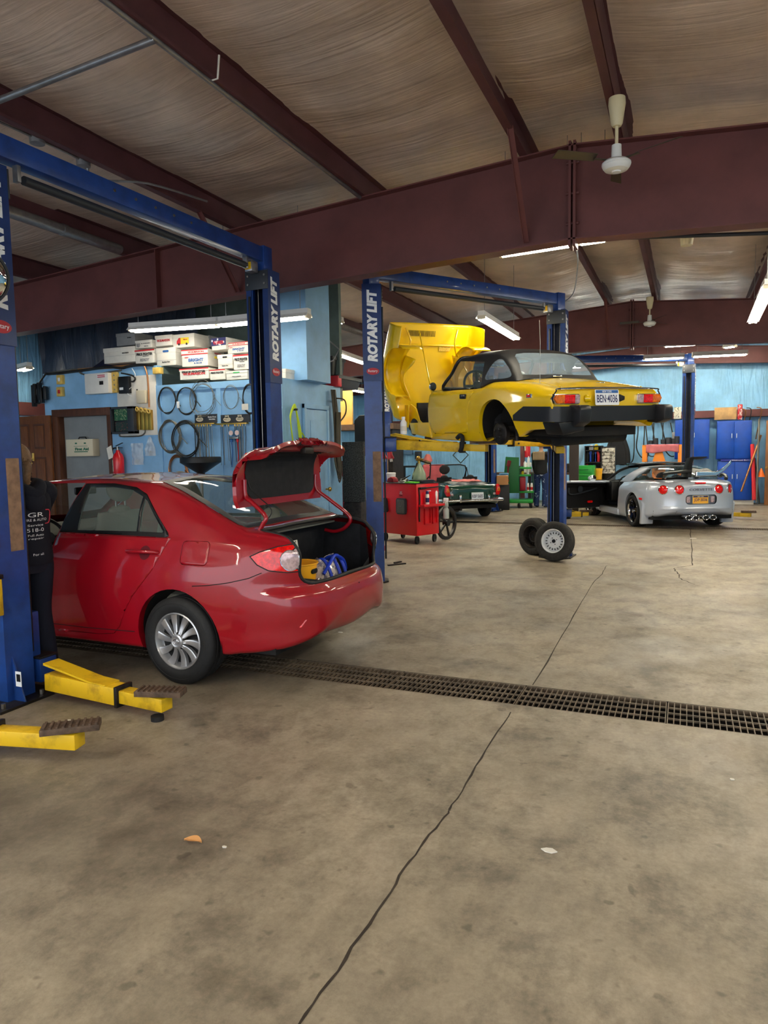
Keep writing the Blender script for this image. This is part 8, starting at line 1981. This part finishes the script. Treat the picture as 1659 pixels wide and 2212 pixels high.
    for pts in LS:
        P = cat([p for p, _ in pts], 5); r_ = [x.x for x in cat([V((r, 0, 0)) for _, r in pts], 5)]; g.tube(P, .06, 18, rs=r_)
    O('trousers', g, m_leg, t, 60)
    if hood:
        g = MB(); P = [q(.085, .05, 1.40), q(.06, .085, 1.44), q(.0, .105, 1.435), q(-.07, .09, 1.42), q(-.115, .045, 1.385), q(-.13, 0, 1.365), q(-.115, -.045, 1.385), q(-.07, -.09, 1.42), q(.0, -.105, 1.435), q(.06, -.085, 1.44), q(.085, -.05, 1.40)]
        P = cat(P, 4); n_ = len(P)-1; g.tube(P, .05, 14, rs=[.02+.032*sin(pi*i/n_)**.7 for i in range(n_+1)]); O('hood', g, m_top, top, 60)
        g = MB(); g.ball(q(-.14, 0, 1.32), .09, (.42, .95, .95), 20); O('hood_fold', g, m_top, top, 60)
    g = MB(); g.grid(lambda u, v: hd+V((-.014, 0, .012))+V((.094*cos(2*pi*u)*sin(lerp(.02, 1.9-.62*max(0, cos(2*pi*u)), v)), .094*sin(2*pi*u)*sin(lerp(.02, 1.9-.62*max(0, cos(2*pi*u)), v))*.92, .118*cos(lerp(.02, 1.9-.62*max(0, cos(2*pi*u)), v)))), 36, 14, True)
    hr = O('hair', g, m_hair, t, 60); md = hr.modifiers.new('s', 'SOLIDIFY'); md.thickness = .012
    return t, hd, top, q
m_navy = mat('navy_fleece', (17, 19, 32), .9, bump=.15, bscale=60); m_navy2 = mat('navy_work_trousers', (22, 26, 42), .85, bump=.15, bscale=30)
pl = V((-4.40, 3.69, 0))
p1, hd, top, q = person('person in a navy printed hooded top beside the open front door of the red sedan', (pl.x, pl.y, 0), R(172), 1.74, R(2), ((.5, .5), (.5, .5)), m_top=m_navy, m_leg=m_navy2, m_hair=mat('light_brown_hair', (120, 92, 66), .6, var=.3, vscale=30), head_down=.0)
random.seed(3)
for i in range(14):
    g = MB(); a = hd+V((-.08, random.uniform(-.06, .06), random.uniform(-.06, .04))); g.tube(cat([a, a+V((-.03, random.uniform(-.02, .02), -.01)), a+V((-.05, random.uniform(-.03, .03), -.05))], 4), .0022, 5); O('loose_strand', g, _mats['light_brown_hair'], p1, 60)
g = MB(); g.tube(cat([hd+V((-.08, 0, -.02)), hd+V((-.12, .0, -.04)), hd+V((-.11, .01, -.12)), hd+V((-.09, .0, -.16))], 5), .03, 10, rs=None); O('ponytail', g, _mats['light_brown_hair'], p1, 60)
# print on the back of the hooded top
from mathutils.bvhtree import BVHTree
bm_ = bmesh.new(); bm_.from_mesh(top.data); tr_ = BVHTree.FromBMesh(bm_)
def back(y, z):
    h = tr_.ray_cast(V((-1, y, z)), V((1, 0, 0))); return h[0]+V((-.004, 0, 0)) if h[0] else V((-.2, y, z))
def wrap(o):
    for v in o.data.vertices: 
        b_ = back(v.co.y, v.co.z); v.co.x = b_.x
for s_, z, w, h in (('GR', 1.235, .12, .032), ('TIRE & AUTO', 1.198, .18, .018), ('Service', 1.16, .12, .016), ('518-0', 1.125, .13, .026), ('Full Auto', 1.088, .12, .016), ('repair', 1.062, .12, .016), ('For all', .95, .08, .016)):
    o = text('printed_lettering', s_, .05, m_lw, top, frame((-.3, 0, z), (0, -1, 0), (0, 0, 1)), w=w, h=h, ext=.0); wrap(o)
g = MB(); g.tube([back(y, z)+V((-.001, 0, 0)) for y, z in [(a, b+1.215) for a, b in rrect(.26, .10, .03, 5)]], .004, 6, True); O('printed_border', g, mat('print_pinkred', (200, 50, 70), .6), top, 60)
bm_.free()
pl = at(1168, 1096, 'z', 0)
p2, hd2, top2, q2 = person('person in dark top and blue spotted trousers behind the right post under the yellow car', (pl.x, pl.y, 0), R(80), 1.84, 0, ((.3, .8), (.3, .8)), m_top=mat('black_tan_top', (24, 24, 26), .8), m_leg=mat('spotted_blue_trousers', (30, 52, 98), .8, col2=(190, 204, 226), vscale=13, lo=.6, hi=.66), m_hair=mat('dark_hair', (40, 30, 24), .6), hood=False, m_shoe=m_navy2)
g = MB(); g.grid(lambda u, v: q2(-.02, 0, 1.30)+V((-.175-.01*sin(pi*u)+.06*abs(u-.5), lerp(-.17, .17, u), lerp(-.07, .16, v))), 10, 6); o = O('tan_yoke', g, mat('tan_cloth', (150, 128, 98), .8), top2, 60); md = o.modifiers.new('s', 'SOLIDIFY'); md.thickness = .012
